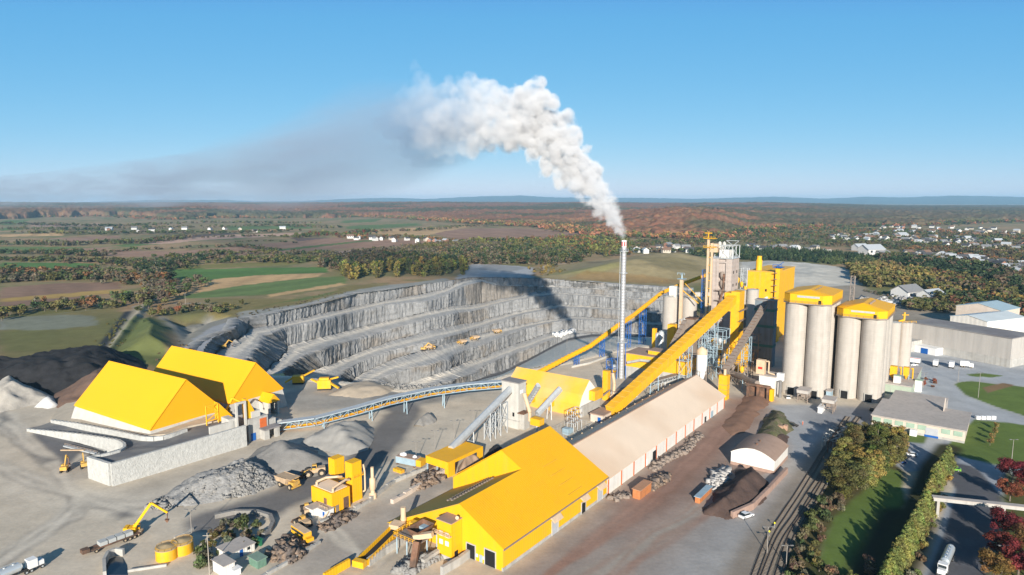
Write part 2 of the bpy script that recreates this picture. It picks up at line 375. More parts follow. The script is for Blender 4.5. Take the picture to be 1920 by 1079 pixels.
paint([(1515,770),(1585,760),(1660,765),(1640,780),(1580,820),(1530,800)], lin(120,120,124), 5, amt=.6)
# rail bed and verge
stroke([(1600,800),(1560,845),(1525,895),(1490,950),(1450,1010),(1405,1090)], lin(140,128,114), 14, 3, .85)
paint([(1560,850),(1600,800),(1690,820),(1700,900),(1560,1000),(1530,1110),(1440,1110),(1490,980)], lin(88,82,52), 3)
# tyre marks
rs = random.Random(3)
for c, w, a in ((PALE, 3.0, .7), (D3(GRD, .8), 1.8, .6), (D3(PALE, 1.15), 1.4, .7), (GRD, 3.5, .5), (PALE, 1.8, .6)):
    for k in range(4):
        d = rs.uniform(-25, 25); e = rs.uniform(-12, 12)
        stroke([(-120, 830+d), (60, 900+e), (170, 940+d*.5), (260, 955+e), (380, 915+d*.4), (520, 850+e*.5), (650, 790+d*.3)], c, w, 1.2, a, True)
        stroke([(-60, 1090+d), (80, 1000+e), (150, 950+d), (110, 880+e), (20, 800+d), (-60, 770)], c, w, 1.2, a, True)
        stroke([(1100+d*3, 1100), (1230+e*3, 1010+d*.4), (1350+e, 930+d), (1440+e, 860+e)], GRD if c == PALE else RUST, w*.7, 1, a*.5, True)
        stroke([(780+d, 1000), (700+e, 1060), (640, 1010+e), (590, 970+e), (640, 925+d*.5), (760, 880)], c, w*.7, 1, a, True)
        stroke([(1000, 1100), (1120+d, 1010), (1230, 930+d), (1330, 830+d*.6), (1400, 770)], D3(RUST, .85 if k % 2 else 1.2), w*.6, 1, a*.5, True)
# lawns, roads and kerb edges on the right
paint([(1640,795),(1800,800),(1760,850),(1720,850),(1660,835)], LAWN, 1, crisp=True)
paint([(1535,1048),(1546,998),(1577,955),(1632,908),(1667,877),(1690,885),(1700,947),(1690,971),(1640,1045),(1590,1110),(1510,1110)], LAWN, 1.2)
paint([(1680,826),(1740,833),(1765,815),(1785,820),(1800,850),(1820,862),(1900,872),(1960,880),(1900,960),(1840,1110),(1720,1110),(1770,960),(1795,900),(1770,880),(1700,885),(1660,860)], lin(158,162,168), 1, crisp=True)
stroke([(1800,880),(1835,925),(1822,1000),(1790,1110)], lin(92,92,96), 13, .8)
paint([(1742,810),(1772,812),(1768,830),(1762,850),(1730,840)], lin(182,182,180), .8, crisp=True)
paint([(1772,840),(1826,787),(1880,792),(1990,806),(1990,870),(1920,872),(1865,872),(1799,856),(1779,847)], LAWN, .8, crisp=True)
paint([(1787,720),(1796,715),(1818,713),(1920,723),(2000,735),(2000,810),(1920,783),(1865,766),(1807,742)], lin(172,172,168), .6, crisp=True)
paint([(1790,721),(1798,717),(1818,715),(1920,726),(2000,738),(2000,806),(1920,780),(1867,763),(1811,741)], LAWN, .6, crisp=True)
paint([(1842,727),(1882,718),(1903,723),(1852,737)], lin(132,108,78), .6, crisp=True)
paint([(1813,702),(1840,700),(1882,705),(1860,708),(1820,706)], LAWN, .6, crisp=True)
paint([(1905,1110),(1880,1000),(1885,900),(2000,860),(2000,1110)], lin(96,92,52), 2)
paint([(1840,1110),(1875,1000),(1880,900),(1900,880),(1960,1110)], lin(90,92,50), 1.5)
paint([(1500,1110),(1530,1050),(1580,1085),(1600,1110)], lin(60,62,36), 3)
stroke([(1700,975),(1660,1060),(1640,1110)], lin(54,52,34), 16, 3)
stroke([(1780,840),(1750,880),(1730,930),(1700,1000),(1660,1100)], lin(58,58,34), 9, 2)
# puddles and dark damp patches
for p in ([(208,965),(242,958),(250,968),(220,975)], [(60,852),(110,862),(80,870)], [(0,776),(10,770),(12,790),(0,800)], [(570,868),(600,860),(585,880)]): paint(p, lin(92,92,94), 2.5, amt=.75)
paint([(250,575),(275,568),(262,590),(232,630),(205,668),(180,668),(215,620)], lin(150,142,126), 2.5, amt=.8)
stroke([(240,585),(212,622),(180,664)], lin(40,48,60), 6, 2, .9)
paint([(205,664),(245,602),(285,594),(305,625),(318,665),(300,690)], lin(98, 108, 62), 4, amt=.9)
# relief
mound([(1000,520),(1060,526),(1240,533),(1330,531),(1420,500),(1330,486),(1180,486),(1090,494)], 20, 130, rough=.25)
mound([(1385,493),(1440,488),(1560,498),(1610,510),(1600,535),(1400,530)], 4, 60, rough=1.2)
mound([(203,667),(245,604),(285,592),(345,622),(357,680),(320,692),(300,670)], 13, 34, rough=.5)
mound([(190,664),(225,618),(262,572),(285,572),(255,622),(213,666)], 5, 9, rough=1.4)
mound([(300,596),(340,590),(400,584),(440,592),(395,606),(362,632),(340,640),(320,610)], -6, 16, rough=2.0)
Z += np.where(Y > 3500, (Y-3500)*.004, 0)
Z -= (np.hypot(X, Y)/1000)**2*.0675           # the earth's curve
Z += np.where(Y > 700, (fbm(X/240, Y/240, 3)-.5)*5*sstep(700, 1100, Y), (fbm(X/14, Y/14, 3)-.5)*.2)
qx = (X[:-1, :-1]+X[1:, 1:])/2; qy = (Y[:-1, :-1]+Y[1:, 1:])/2
hp = np.array(HOLE); near_ = segdist(qx[200:560], qy[200:560], [tuple(p) for p in hp], True) if False else None
keep = ~inpoly(qx, qy, HOLE)
def ground_material():
    m = mat('ground', (1, 1, 1), rough=.95, var=.14, sc=.09, att='Col', bump=.07, bsc=.6, spec=.15)
    t = m.node_tree; N, L = t.nodes, t.links
    b = [n for n in N if n.type == 'BSDF_PRINCIPLED'][0]; src = b.inputs['Base Color'].links[0].from_socket
    geo = [n for n in N if n.type == 'NEW_GEOMETRY'][0]
    for sc, lo, hi, st_ in ((.9, .88, 1.10, None), (.013, .84, 1.16, None), (1.0, .97, 1.03, (.9, .12, 1))):
        v = geo.outputs['Position']
        if st_:
            mp = N.new('ShaderNodeMapping'); mp.inputs['Scale'].default_value = st_; mp.inputs['Rotation'].default_value = (0, 0, rad(62)); L.new(v, mp.inputs[0]); v = mp.outputs[0]
        n = N.new('ShaderNodeTexNoise'); n.inputs['Scale'].default_value = sc if not st_ else .35; n.inputs['Detail'].default_value = 8; n.inputs['Roughness'].default_value = .7
        L.new(v, n.inputs['Vector']); r = N.new('ShaderNodeMapRange'); r.inputs[1].default_value = .25; r.inputs[2].default_value = .75; r.inputs[3].default_value = lo; r.inputs[4].default_value = hi
        L.new(n.outputs[0], r.inputs[0]); s = N.new('ShaderNodeVectorMath'); s.operation = 'SCALE'; L.new(src, s.inputs[0]); L.new(r.outputs[0], s.inputs['Scale']); src = s.outputs[0]
    L.new(src, b.inputs['Base Color']); return m
MG = ground_material()
g = grid_mesh('ground', np.stack([X, Y, Z], -1), MG, att=Cc.reshape(-1, 3), smooth=True, keep=keep)
tag(g, kind='structure')
def GZ(x, y):                                    # ground height lookup (coarse)
    if y < 700: return 0.0
    i = np.argmin((X-x)**2+(Y-y)**2); return float(Z.flat[i])
# ------------------------------------------------------------------ the quarry: benches and blasted faces
def ip(poly, px): return float(np.interp(px, [p[0] for p in poly], [p[1] for p in poly]))
c0 = crest0[8:]
t0 = [(500,613),(540,606),(606,589),(616,588),(725,564),(768,557),(831,542),(870,527),(900,524),(930,534),(977,536),(1030,537),(1161,545),(1300,552)]
c1 = [(512,627),(540,616),(588,606),(641,592),(722,573),(799,566),(840,553),(870,537),(900,528),(930,535),(977,537),(1030,538),(1161,546),(1300,553)]
t1 = [(540,650),(606,634),(676,614),(782,589),(835,577),(880,572),(936,561),(1000,551),(1045,548),(1161,557),(1236,561),(1300,564)]
c2 = [(580,661),(621,648),(657,641),(700,627),(725,621),(799,600),(852,588),(900,580),(958,566),(1000,557),(1045,552),(1161,560),(1236,564),(1300,567)]
t2 = [(600,687),(660,667),(700,650),(725,642),(803,620),(880,605),(950,589),(992,581),(1049,572),(1161,579),(1236,584),(1300,588)]
c3 = [(640,695),(668,682),(700,669),(736,658),(782,647),(852,629),(923,609),(980,592),(1011,586),(1049,577),(1161,583),(1236,588),(1300,592)]
t3 = [(658,709),(700,689),(736,673),(774,661),(822,648),(882,631),(942,616),(980,610),(1039,599),(1077,594),(1161,600),(1236,605),(1300,609)]
c4 = [(718,712),(755,695),(800,686),(841,673),(882,658),(924,641),(980,619),(1040,605),(1077,599),(1161,604),(1236,609),(1300,613)]
t4 = [(751,727),(792,710),(834,694),(877,682),(920,663),(972,644),(1027,626),(1077,620),(1161,623),(1236,627),(1300,630)]
c5 = [(811,727),(858,710),(905,691),(942,673),(980,659),(1027,640),(1060,629),(1110,624),(1161,625),(1236,628),(1300,631)]
t5 = [(841,729),(877,716),(905,706),(942,697),(957,690),(999,668),(1040,646),(1067,634),(1110,627),(1161,626.5),(1236,629),(1300,632)]
curves = [c0, t0, c1, t1, c2, t2, c3, t3, c4, t4, c5, t5]
starts = [500, 500, 512, 540, 580, 600, 640, 658, 718, 751, 811, 841]
NCOL = 1300; U = np.linspace(0, 2, NCOL)
def world_curve():
    out = []; prev = None
    for k, (cv, s0) in enumerate(zip(curves, starts)):
        px = np.where(U < 1, s0+(930-s0)*U, 930+(1300-930)*(U-1))
        py = np.array([ip(cv, p) for p in px])
        if k == 0: z = np.zeros(NCOL)
        elif k % 2 == 1:                          # toe: same distance as the crest above it, a little nearer
            pc = curves[k-1]; zc = out[-1]
            order = np.argsort(zc[:, 3]); z = np.zeros(NCOL)
            yc = np.interp(px, zc[order, 3], zc[order, 1]); zz = np.interp(px, zc[order, 3], zc[order, 2])
            z = CAMZ-(yc-2.5)*np.tan(TH+np.arctan((py-CY)/F)); z = np.minimum(z, zz-.3)
        else:
            zc = out[-1]; order = np.argsort(zc[:, 3]); z = np.interp(px, zc[order, 3], zc[order, 2])
        ker = np.ones(31)/31; z = np.convolve(np.pad(z, 15, mode='edge'), ker, 'valid') if k else z
        P = np.array([G(a, b, c) for a, b, c in zip(px, py, z)]); out.append(np.column_stack([P, px]))
    return out
WC = world_curve()
LV = [float(c[0, 2]) for c in WC]
print('levels', [round(v, 1) for v in LV], [round(float(c[650, 2]), 1) for c in WC], [round(float(c[-200, 2]), 1) for c in WC])
ends = [  # (px,row) of each curve at the rounded left ends, nearest first
 [(380,661),(411,668),(465,678),(490,705),(538,700),(550,712),(628,716),(640,724),(690,735),(700,750),(750,760),(760,765)],
 [(386,650),(420,656),(468,664),(500,690),(543,692),(560,707),(630,709),(648,716),(700,727),(722,740),(775,745),(790,750)],
 [(400,633),(437,639),(479,648),(520,670),(547,686),(572,703),(631,704),(652,713),(705,720),(738,733),(790,736),(812,740)],
 [(434,620),(460,626),(484,637),(532,660),(557,675),(588,695),(634,699),(656,711),(710,716),(745,730),(800,732),(825,735)],
 [(445,606),(467,617),(495,629),(538,652),(570,664),(597,688),(638,695),(658,709),(715,713),(750,727),(807,728),(838,730)]]
CUR = []
for k in range(12):
    e = np.array([G(*ends[j][k], LV[k]) for j in range(5)]); e = np.vstack([e, G(starts[k]-2, ip(curves[k], starts[k]), LV[k])]) if k == 0 else e
    if k == 0: e = np.vstack([e[:5], [G(447, 599, 0), G(470, 595, 0)]])
    full = np.vstack([e, WC[k][::1, :3]])
    # arc-uniform inside the end part so that every curve has the same number of columns
    s = np.concatenate([[0], np.cumsum(np.linalg.norm(np.diff(e, axis=0), axis=1))]); tt = np.linspace(0, 1, 260)*s[-1]
    ee = np.stack([np.interp(tt, s, e[:, i]) for i in range(3)], -1); ker = np.ones(9)/9
    CUR.append(np.vstack([ee, WC[k][:, :3]]))
NC = CUR[0].shape[0]
nr = np.array(gaz(near_rim)); s = np.linspace(0, 1, NC)
sn_ = np.concatenate([[0], np.cumsum(np.hypot(*np.diff(nr, axis=0).T))]); 
# near rim follows t5 column by column
t5c = CUR[11]; npx = np.array([PIX(*p)[0] for p in t5c]); npx = np.maximum.accumulate(npx+np.linspace(0, 1e-3, NC)); npx[:260] = np.linspace(340, npx[260], 260)
rimN = np.array([G(a, ip(near_rim, a), 0) for a in npx])
roadout = t5c.copy(); dirn = rimN-t5c; L_ = np.linalg.norm(dirn[:, :2], axis=1, keepdims=True)+1e-6
roadout[:, :2] += dirn[:, :2]/L_*np.minimum(11, L_*.5)
rows = []; typ = []; colr = []
us = np.arange(NC)*1.0
arc = np.concatenate([[0], np.cumsum(np.hypot(*np.diff(CUR[4][:, :2], axis=0).T))])
def smooth_n(P):
    t = np.gradient(P[:, :2], axis=0); ker = np.ones(41)/41
    t = np.stack([np.convolve(np.pad(t[:, i], 20, mode='edge'), ker, 'valid') for i in range(2)], -1)
    n = np.stack([t[:, 1], -t[:, 0]], -1); n /= np.linalg.norm(n, axis=1, keepdims=True)+1e-9; return n
def jag(k):                                   # horizontal raggedness of a crest/toe pair, shared by both
    big = (fbm(arc/38+k*13, arc*0+k*3.1, 3)-.5)*9
    for _ in range(3):                        # notches: steps where a blast ended
        pass
    st_ = np.floor(vnoise(arc/55+k*7.7, arc*0+k)*5)*3.0
    ker = np.ones(3)/3; st_ = np.convolve(np.pad(st_, 1, mode='edge'), ker, 'valid')
    return big+st_-6 + (vnoise(arc/2.2+k*31, arc*0)-.5)*1.8
for k in range(0, 12, 2):
    A, B = CUR[k].copy(), CUR[k+1].copy(); n = smooth_n(A); tall = np.clip((A[:, 2]-B[:, 2])/10, 0, 1)
    j = (jag(k)*tall)[:, None]
    A[:, :2] += n*j*.6; B[:, :2] += n*(j*.6)
    CUR[k], CUR[k+1] = A, B
rgh = lambda s: (fbm(arc/s, arc*0+s, 3)-.5)
STONE = np.array(lin(130, 130, 130)); BEN = np.array(lin(176, 172, 166)); ROAD = np.array(lin(226, 214, 196)); DK = np.array(lin(104, 98, 92)); 
def add_row(P, c): rows.append(P); colr.append(c)
ones = np.ones((NC, 1))
# apron outside the rim
n0 = smooth_n(CUR[0]); A = CUR[0].copy(); A[:, :2] -= n0*9; A[:, 2] = .1; A0 = A.copy(); A0[:, :2] -= n0*3; A0[:, 2] = -1.2
add_row(A0, ones*BEN*.9); add_row(A, ones*BEN*.95)
NF, NB = 12, 7
def along(B, A, k):
    # the toe directly below each point of the crest, so that cracks run straight down
    out = B.copy(); pa = np.array([PIX(*p)[0] for p in A[260:]]); pb = np.array([PIX(*p)[0] for p in B[260:]]); o = np.argsort(pb)
    for i in range(3): out[260:, i] = np.interp(np.maximum(pa, pb.min()), pb[o], B[260:, i][o])
    w_ = np.clip((np.arange(len(B))-200)/60, 0, 1)[:, None]; return B*(1-w_)+out*w_ if False else out
for k in range(0, 12, 2):
    A, B = CUR[k], along(CUR[k+1], CUR[k], k); n = smooth_n(A); h = A[:, 2]-B[:, 2]
    for i in range(NF+1):
        t = i/NF; P = A*(1-t)+B*t
        if 0 < i < NF:
            d = (vnoise(arc/1.7+k*5, arc*0+t*.8)-.5)*1.2+(fbm(arc/5.+k*11, arc*0+t*.7+k, 4)-.5)*2.6+(vnoise(arc/1.3, arc*0+t*7+k)-.5)*.8+(vnoise(arc/60, arc*0+t*6+k)-.5)*.9
            P[:, :2] += n*(d*np.clip(h/9, 0, 1))[:, None]; P[:, 2] += (vnoise(arc/2, arc*0+t*20)-.5)*.5*np.clip(h/9, 0, 1)
        if i == 0: P[:, 2] += rgh(3)*.9*(k > 0)
        v = .84+.34*fbm(arc/2.2+k*9, arc*0+t*.9+k, 4)[:, None]; v = v*(1-.34*(1-sstep(.25, .38, fbm(arc/3.1+k*5, arc*0+t*.5, 3)))[:, None]); v = v*(.92+.16*vnoise(arc/90, arc*0+t*9+k*2)[:, None]); bl = sstep(.5, .72, fbm(arc/30+k*3.3, arc*0+t*.6+k*1.9, 4))[:, None]
        c = STONE*v*(1-.45*bl)+np.array(lin(112, 98, 80))*.45*bl*v
        if k == 0:                                # old weathered band along the far wall
            far_ = sstep(900, 1100, us)[:, None]; stn = sstep(.42, .58, fbm(arc/11, arc*0+t*1.2, 4)[:, None])*sstep(.25, .4, t)
            c = c*(1-.62*far_*stn)+np.array(lin(66, 66, 64))*.62*far_*stn; c = c*(1+.1*far_)
        add_row(P, c)
    if k < 10:
        B = CUR[k+1]; add_row(B.copy(), ones*BEN); N2 = CUR[k+2]
        for i in range(1, NB):
            t = i/NB; P = B*(1-t)+N2*t; wd = np.hypot(*(N2-B)[:, :2].T)
            P[:, 2] += (.5*(1-t)**3)+(vnoise(arc/3+k, arc*0+t*4)-.5)*.35
            if i == 1: P[:, 2] += np.clip((fbm(arc/4+k*3, arc*0, 3)-.45)*5, 0, 2)
            rd = math.exp(-((t-.5)/.22)**2); rd2 = .6+.4*vnoise(arc/20+k, arc*0+t)[:, None]
            if k == 0: rd *= 1.0
            sl = (sstep(0, 1, 1-np.abs(t-.45-.12*np.sin(arc/70+k))/.22))[:, None]
            c = BEN*(.80+.34*fbm(arc/9+k, arc*0+t*3, 4)[:, None]); c = c*(1-sl*rd2)+ROAD*sl*rd2
            add_row(P, c)
# floor + dark ramp road + slope up to the near rim
for i in range(1, 5):
    t = i/4; P = t5c*(1-t)+roadout*t; P[:, 2] += .15
    add_row(P, ones*np.array(lin(100, 98, 98)))
for i in range(1, 8):
    t = i/7; P = roadout*(1-t)+rimN*t; P[:, 2] += (fbm(arc/5, arc*0+t*3, 3)-.5)*1.5*math.sin(math.pi*t)
    add_row(P, np.array(PALE)*1.25*(.9+.2*fbm(arc/6, arc*0+t*5, 4)[:, None]))
dn = rimN-roadout; dn[:, 2] = 0; dn /= np.linalg.norm(dn, axis=1, keepdims=True)+1e-6
P = rimN+dn*7; P[:, 2] = .1; add_row(P, ones*np.array(GR)); P = rimN+dn*9; P[:, 2] = -1.2; add_row(P, ones*np.array(GR))
MQ = mat('quarry_rock', (1, 1, 1), rough=.95, var=.2, sc=.35, att='Col', bump=.5, bsc=.8, spec=.15)
q = grid_mesh('quarry', np.stack(rows, 0), MQ, att=np.stack(colr, 0).reshape(-1, 3))
tag(q, kind='structure')

QR = np.stack(rows, 0).reshape(-1, 3); _d = QR[:, 1]*ct+(CAMZ-QR[:, 2])*st; QPX = CX+F*QR[:, 0]/_d; QPY = CY-F*(QR[:, 1]*st+(QR[:, 2]-CAMZ)*ct)/_d
def QP(px, py):                                  # the point of the pit seen at this column and row (nearest to the camera)
    d = np.hypot(QPX-px, QPY-py); c = np.where(d < d.min()+1.2)[0]; return QR[c[np.argmin(QR[c, 1])]]
# ------------------------------------------------------------------ materials of the plant
YEL = mat('yellow_paint', (.80, .42, .014), spec=.12, rough=.5, var=.05, sc=.06, ribs=.12, ribw=.9, dirt=(.55, .34, .08), streak=.28)
YROOF = mat('yellow_roof', (.82, .415, .012), spec=.12, rough=.45, var=.04, sc=.05, ribs=.07, ribw=.8, ribdir=(.596, .803, 0), dirt=(.66, .33, .03), streak=.3)
YPL = mat('yellow_plain', (.78, .405, .018), spec=.15, rough=.55, var=.09, sc=.4, dirt=(.42, .32, .16), streak=.28)
YFADE = mat('yellow_faded', (.80, .43, .05), spec=.1, rough=.7, var=.07, sc=.16, col2=(.66, .42, .14))
YSMOOTH = mat('yellow_membrane', (.84, .415, .014), spec=.12, rough=.4, var=.025, sc=.03)
CONC = mat('concrete', (.42, .405, .375), rough=.9, var=.14, sc=.3, dirt=(.24, .22, .19), streak=.5, bump=.05, bsc=1)
SILO = mat('silo_concrete', (.44, .40, .355), rough=.9, var=.07, sc=.25, dirt=(.26, .225, .19), streak=.38, ribs=.14, ribw=1.2, ribdir='Z')
CONCW = mat('white_concrete', (.50, .48, .44), rough=.9, var=.1, sc=.3, dirt=(.36, .34, .3), streak=.4)
DCONC = mat('dark_concrete', (.20, .19, .18), rough=.9, var=.2, sc=.4)
STEEL = mat('galvanised_steel', (.50, .52, .53), rough=.5, var=.12, sc=.6, metal=.3)
STK = mat('chimney_steel', (.44, .44, .45), rough=.45, var=.12, sc=.5, metal=.35, ribs=.22, ribw=1.7, ribdir='Z')
BLUE = mat('blue_steel', (.012, .10, .36), rough=.5, var=.1, sc=.6)
LBLUE = mat('light_blue_steel', (.30, .40, .46), rough=.55, var=.12, sc=.6)
RUSTM = mat('rusty_steel', (.20, .105, .065), rough=.85, var=.3, sc=.8, col2=(.11, .07, .05))
BRROOF = mat('brown_roof', (.34, .235, .18), rough=.85, var=.1, sc=.15, dirt=(.24, .16, .12), streak=.3)
BEIGE = mat('beige_roof', (.74, .59, .45), rough=.65, var=.05, sc=.07, ribs=.07, ribw=1.0, ribdir=(.596, .803, 0), col2=(.66, .49, .35))
WHW = mat('white_cladding', (.72, .69, .64), rough=.6, var=.06, sc=.2, ribs=.3, ribw=.7, dirt=(.5, .42, .34), streak=.3)
WHP = mat('white_paint', (.75, .74, .72), rough=.5, var=.05, sc=.5)
ORG = mat('orange_paint', (.56, .13, .035), rough=.7, var=.15, sc=.5)
DARK = mat('dark_opening', (.012, .012, .013), rough=.9, var=.2, sc=1)
RUB = mat('black_rubber', (.025, .024, .024), rough=.85, var=.2, sc=1)
BROWNST = mat('brown_steel', (.25, .20, .165), rough=.75, var=.16, sc=.5)
GREYROOF = mat('grey_roof', (.27, .255, .245), rough=.9, var=.12, sc=.12, col2=(.22, .2, .2))
FLATROOF = mat('gravel_roof', (.44, .39, .35), rough=.95, var=.1, sc=.1, dirt=(.29, .26, .24), streak=.5)
GLASSD = mat('dark_glass', (.02, .03, .035), rough=.15, var=.1, sc=1, spec=.6)
REDP = mat('red_paint', (.50, .03, .02), rough=.5, var=.08, sc=1)
CLAD = mat('grey_cladding', (.44, .41, .375), rough=.7, var=.05, sc=.08, ribs=.3, ribw=1.4, dirt=(.28, .26, .23), streak=.3)
MINT = mat('mint_panel', (.30, .40, .31), rough=.7, var=.12, sc=.4)
STONEW = mat('cream_brick', (.58, .49, .41), rough=.9, var=.08, sc=.4, ribs=.3, ribw=.5, ribdir='Z')
PEACH = mat('peach_pipe', (.60, .44, .29), rough=.6, var=.12, sc=.5)
SHADECL = mat('weathered_shaded_cladding', (.17, .21, .24), rough=.8, var=.15, sc=.2, dirt=(.1, .09, .08), streak=.5)  # dark blue-grey base has the tower's shade mixed in; the streaks are grime
# ------------------------------------------------------------------ footprint helpers
def lenpx(P, d, px2, z=None):                 # metres from P along direction d until the column px2
    z = P[2] if z is None else z; lo, hi = 0.0, 250.0
    f = lambda t: PIX(P[0]+d[0]*t, P[1]+d[1]*t, z)[0]-px2
    s = f(0) > 0
    for _ in range(50):
        mid = (lo+hi)/2
        if (f(mid) > 0) == s: lo = mid
        else: hi = mid
    return (lo+hi)/2
def cor(px, row=None, y=None, z=0.0):
    if y is None: return G(px, row, z)
    return (XA(px, y, z), y, z)
def thing(name, P, label, cat, group=None): return empty(name, P, 0, label, cat, group)
def bx(P, a, b, z0, z1, mb=None):             # box from corner P, a along the plant axis, b across
    return (mb or MB()).prism(rect(P, a, b), z0, z1)
def pipe(name, pts, r, m, parent=None, n=10): return MB().tube(pts, r, n).build(name, m, parent)
def window_row(mb, P, d, n, w, h, z, gap, out): # small panels on a wall running along d
    for i in range(n):
        q = (P[0]+d[0]*(gap*i), P[1]+d[1]*(gap*i)); e = (q[0]+d[0]*w, q[1]+d[1]*w)
        mb.prism([q, e, (e[0]+out[0], e[1]+out[1]), (q[0]+out[0], q[1]+out[1])], z, z+h)
    return mb
NA = (-AX[0], -AX[1]); NBX = (-BX[0], -BX[1])
def opening(parent, P, side, t, w, z0, h, m=DARK, name='doorway', d=.12, frame=None):
    """rectangular panel proud of a wall. side 'f': wall running across from corner P; side 'r': wall running along the axis"""
    if side == 'f': q = off(P, -d, t); pts = rect(q, d+.02, w)
    else: q = off(P, t, -d); pts = rect(q, w, d+.02)
    o = MB().prism(pts, z0, z0+h).build(name, m, parent)
    if frame:
        f = MB()
        if side == 'f':
            for tt, ww, za, zb in ((t-.25, .25, z0, z0+h), (t+w, .25, z0, z0+h), (t-.25, w+.5, z0+h, z0+h+.3)): f.prism(rect(off(P, -d-.12, tt), d+.1, ww), za, zb)
        else:
            for tt, ww, za, zb in ((t-.25, .25, z0, z0+h), (t+w, .25, z0, z0+h), (t-.25, w+.5, z0+h, z0+h+.3)): f.prism(rect(off(P, tt, -d-.12), ww, d+.1), za, zb)
        f.build(name.replace('doorway', 'door')+'_frame', frame, o, local=False)
    return o
def gable_roof(P, a, b, ze, zr, over=.6, th=.35, wr=None, dirs=None):
    """two sloping slabs; ridge runs along 'a'. wr: distance of the ridge from P across"""
    A, B = dirs or (AX, BX); wr = b/2 if wr is None else wr
    at = lambda s, t, z: (P[0]+A[0]*s+B[0]*t, P[1]+A[1]*s+B[1]*t, z)
    mb = MB()
    for t0, t1, z0, z1 in ((-over, wr, ze-over*(zr-ze)/wr, zr), (b+over, wr, ze-over*(zr-ze)/(b-wr), zr)):
        q = [at(-over, t0, z0), at(a+over, t0, z0), at(a+over, t1, z1), at(-over, t1, z1)]
        u = [(p[0], p[1], p[2]+th) for p in q]
        mb.add(q+u, [(0, 1, 2, 3), (7, 6, 5, 4), (0, 4, 5, 1), (1, 5, 6, 2), (2, 6, 7, 3), (3, 7, 4, 0)])
    return mb
def gable_wall(P, a, b, z0, ze, zr, wr=None, dirs=None, inset=0.0):
    A, B = dirs or (AX, BX); wr = b/2 if wr is None else wr
    at = lambda s, t, z: (P[0]+A[0]*s+B[0]*t, P[1]+A[1]*s+B[1]*t, z)
    v = []
    for s in (0, a): v += [at(s, 0, z0), at(s, b, z0), at(s, b, ze), at(s, wr, zr), at(s, 0, ze)]
    return MB().add(v, [(0, 1, 2, 3, 4), (9, 8, 7, 6, 5), (0, 5, 6, 1), (0, 4, 9, 5), (1, 6, 7, 2), (2, 7, 8, 3), (3, 8, 9, 4)])
# ================================================================== the two yellow stockpile halls on the left
def hall(name, label, K, Pl, Pr, apex_row, z0, ze, lenl):
    A = Vector((Pl[0]-K[0], Pl[1]-K[1])); la = A.length if lenl is None else lenl; A.normalize()
    B = Vector((A.y, -A.x)); B = B if B.dot(Vector((Pr[0]-K[0], Pr[1]-K[1]))) > 0 else -B
    lb = B.dot(Vector((Pr[0]-K[0], Pr[1]-K[1])))
    zr = ZT(K[1]+B.y*lb/2, apex_row); dirs = (tuple(A), tuple(B))
    t = thing(name, (K[0], K[1], z0), label, 'warehouse')
    at = lambda s, u, z: (K[0]+A.x*s+B.x*u, K[1]+A.y*s+B.y*u, z)
    base = MB(); fl = 1.4                      # sloping concrete plinth, wider at the foot
    v = [at(-fl, -fl, z0), at(la+fl, -fl, z0), at(la+fl, lb+fl, z0), at(-fl, lb+fl, z0), at(.1, .1, ze-.2), at(la-.1, .1, ze-.2), at(la-.1, lb-.1, ze-.2), at(.1, lb-.1, ze-.2)]
    base.add(v, [(3, 2, 1, 0), (4, 5, 6, 7), (0, 1, 5, 4), (1, 2, 6, 5), (2, 3, 7, 6), (3, 0, 4, 7)])
    base.build('concrete_plinth', CONCW, t)
    gable_wall((K[0], K[1], 0), la, lb, ze-.6, ze+.6, zr-.05, dirs=dirs).build('gable_wall', YSMOOTH, t)
    gable_roof((K[0], K[1], 0), la, lb, ze, zr, over=.25, th=.3, dirs=dirs).build('roof', YSMOOTH, t)
    return t, at, la, lb, ze, zr
ZE = 9.0
K1 = G(282, 806, ZE)
h1, at1, la1, lb1, _, zr1 = hall('stockpile_hall', 'nearer bright yellow gabled hall on a concrete plinth above the white block walls', K1, G(140.2, 760, ZE), G(409, 764, ZE), 712.6, 3.0, ZE, None)
K2 = G(431, 757, ZE)
d1 = Vector((G(140.2, 760, ZE)[0]-K1[0], G(140.2, 760, ZE)[1]-K1[1])).normalized()
h2, at2, la2, lb2, _, zr2 = hall('stockpile_hall', 'farther bright yellow gabled hall beside the quarry with a small yellow porch', K2, (K2[0]+d1.x*50, K2[1]+d1.y*50, 0), G(537, 730, ZE), 681, 0.0, ZE, la1*1.12)
# porch of the farther hall
pc = MB(); u0 = lb2*.50; w_ = 6.5; pr = 8
vv = [at2(0, u0, 6.4), at2(-pr, u0, 6.4), at2(0, u0+w_, 6.4), at2(-pr, u0+w_, 6.4), at2(0, u0+w_/2, 10.2), at2(-pr, u0+w_/2, 10.2)]
pc.add(vv, [(0, 1, 5, 4), (2, 4, 5, 3), (1, 3, 5), (0, 4, 2), (0, 2, 3, 1)])
po = pc.build('porch_roof', YSMOOTH, h2)
pw = MB()
for u in (u0+.3, u0+w_-1.3): pw.prism([at2(0, u, 0)[:2], at2(-pr+.5, u, 0)[:2], at2(-pr+.5, u+1, 0)[:2], at2(0, u+1, 0)[:2]], 0, 6.39)
pw.build('porch_wall', CONCW, h2)
MB().prism([at2(-.2, u0+1.4, 0)[:2], at2(-1.6, u0+1.4, 0)[:2], at2(-1.6, u0+w_-1.4, 0)[:2], at2(-.2, u0+w_-1.4, 0)[:2]], .02, 6.2).build('doorway', DARK, h2)
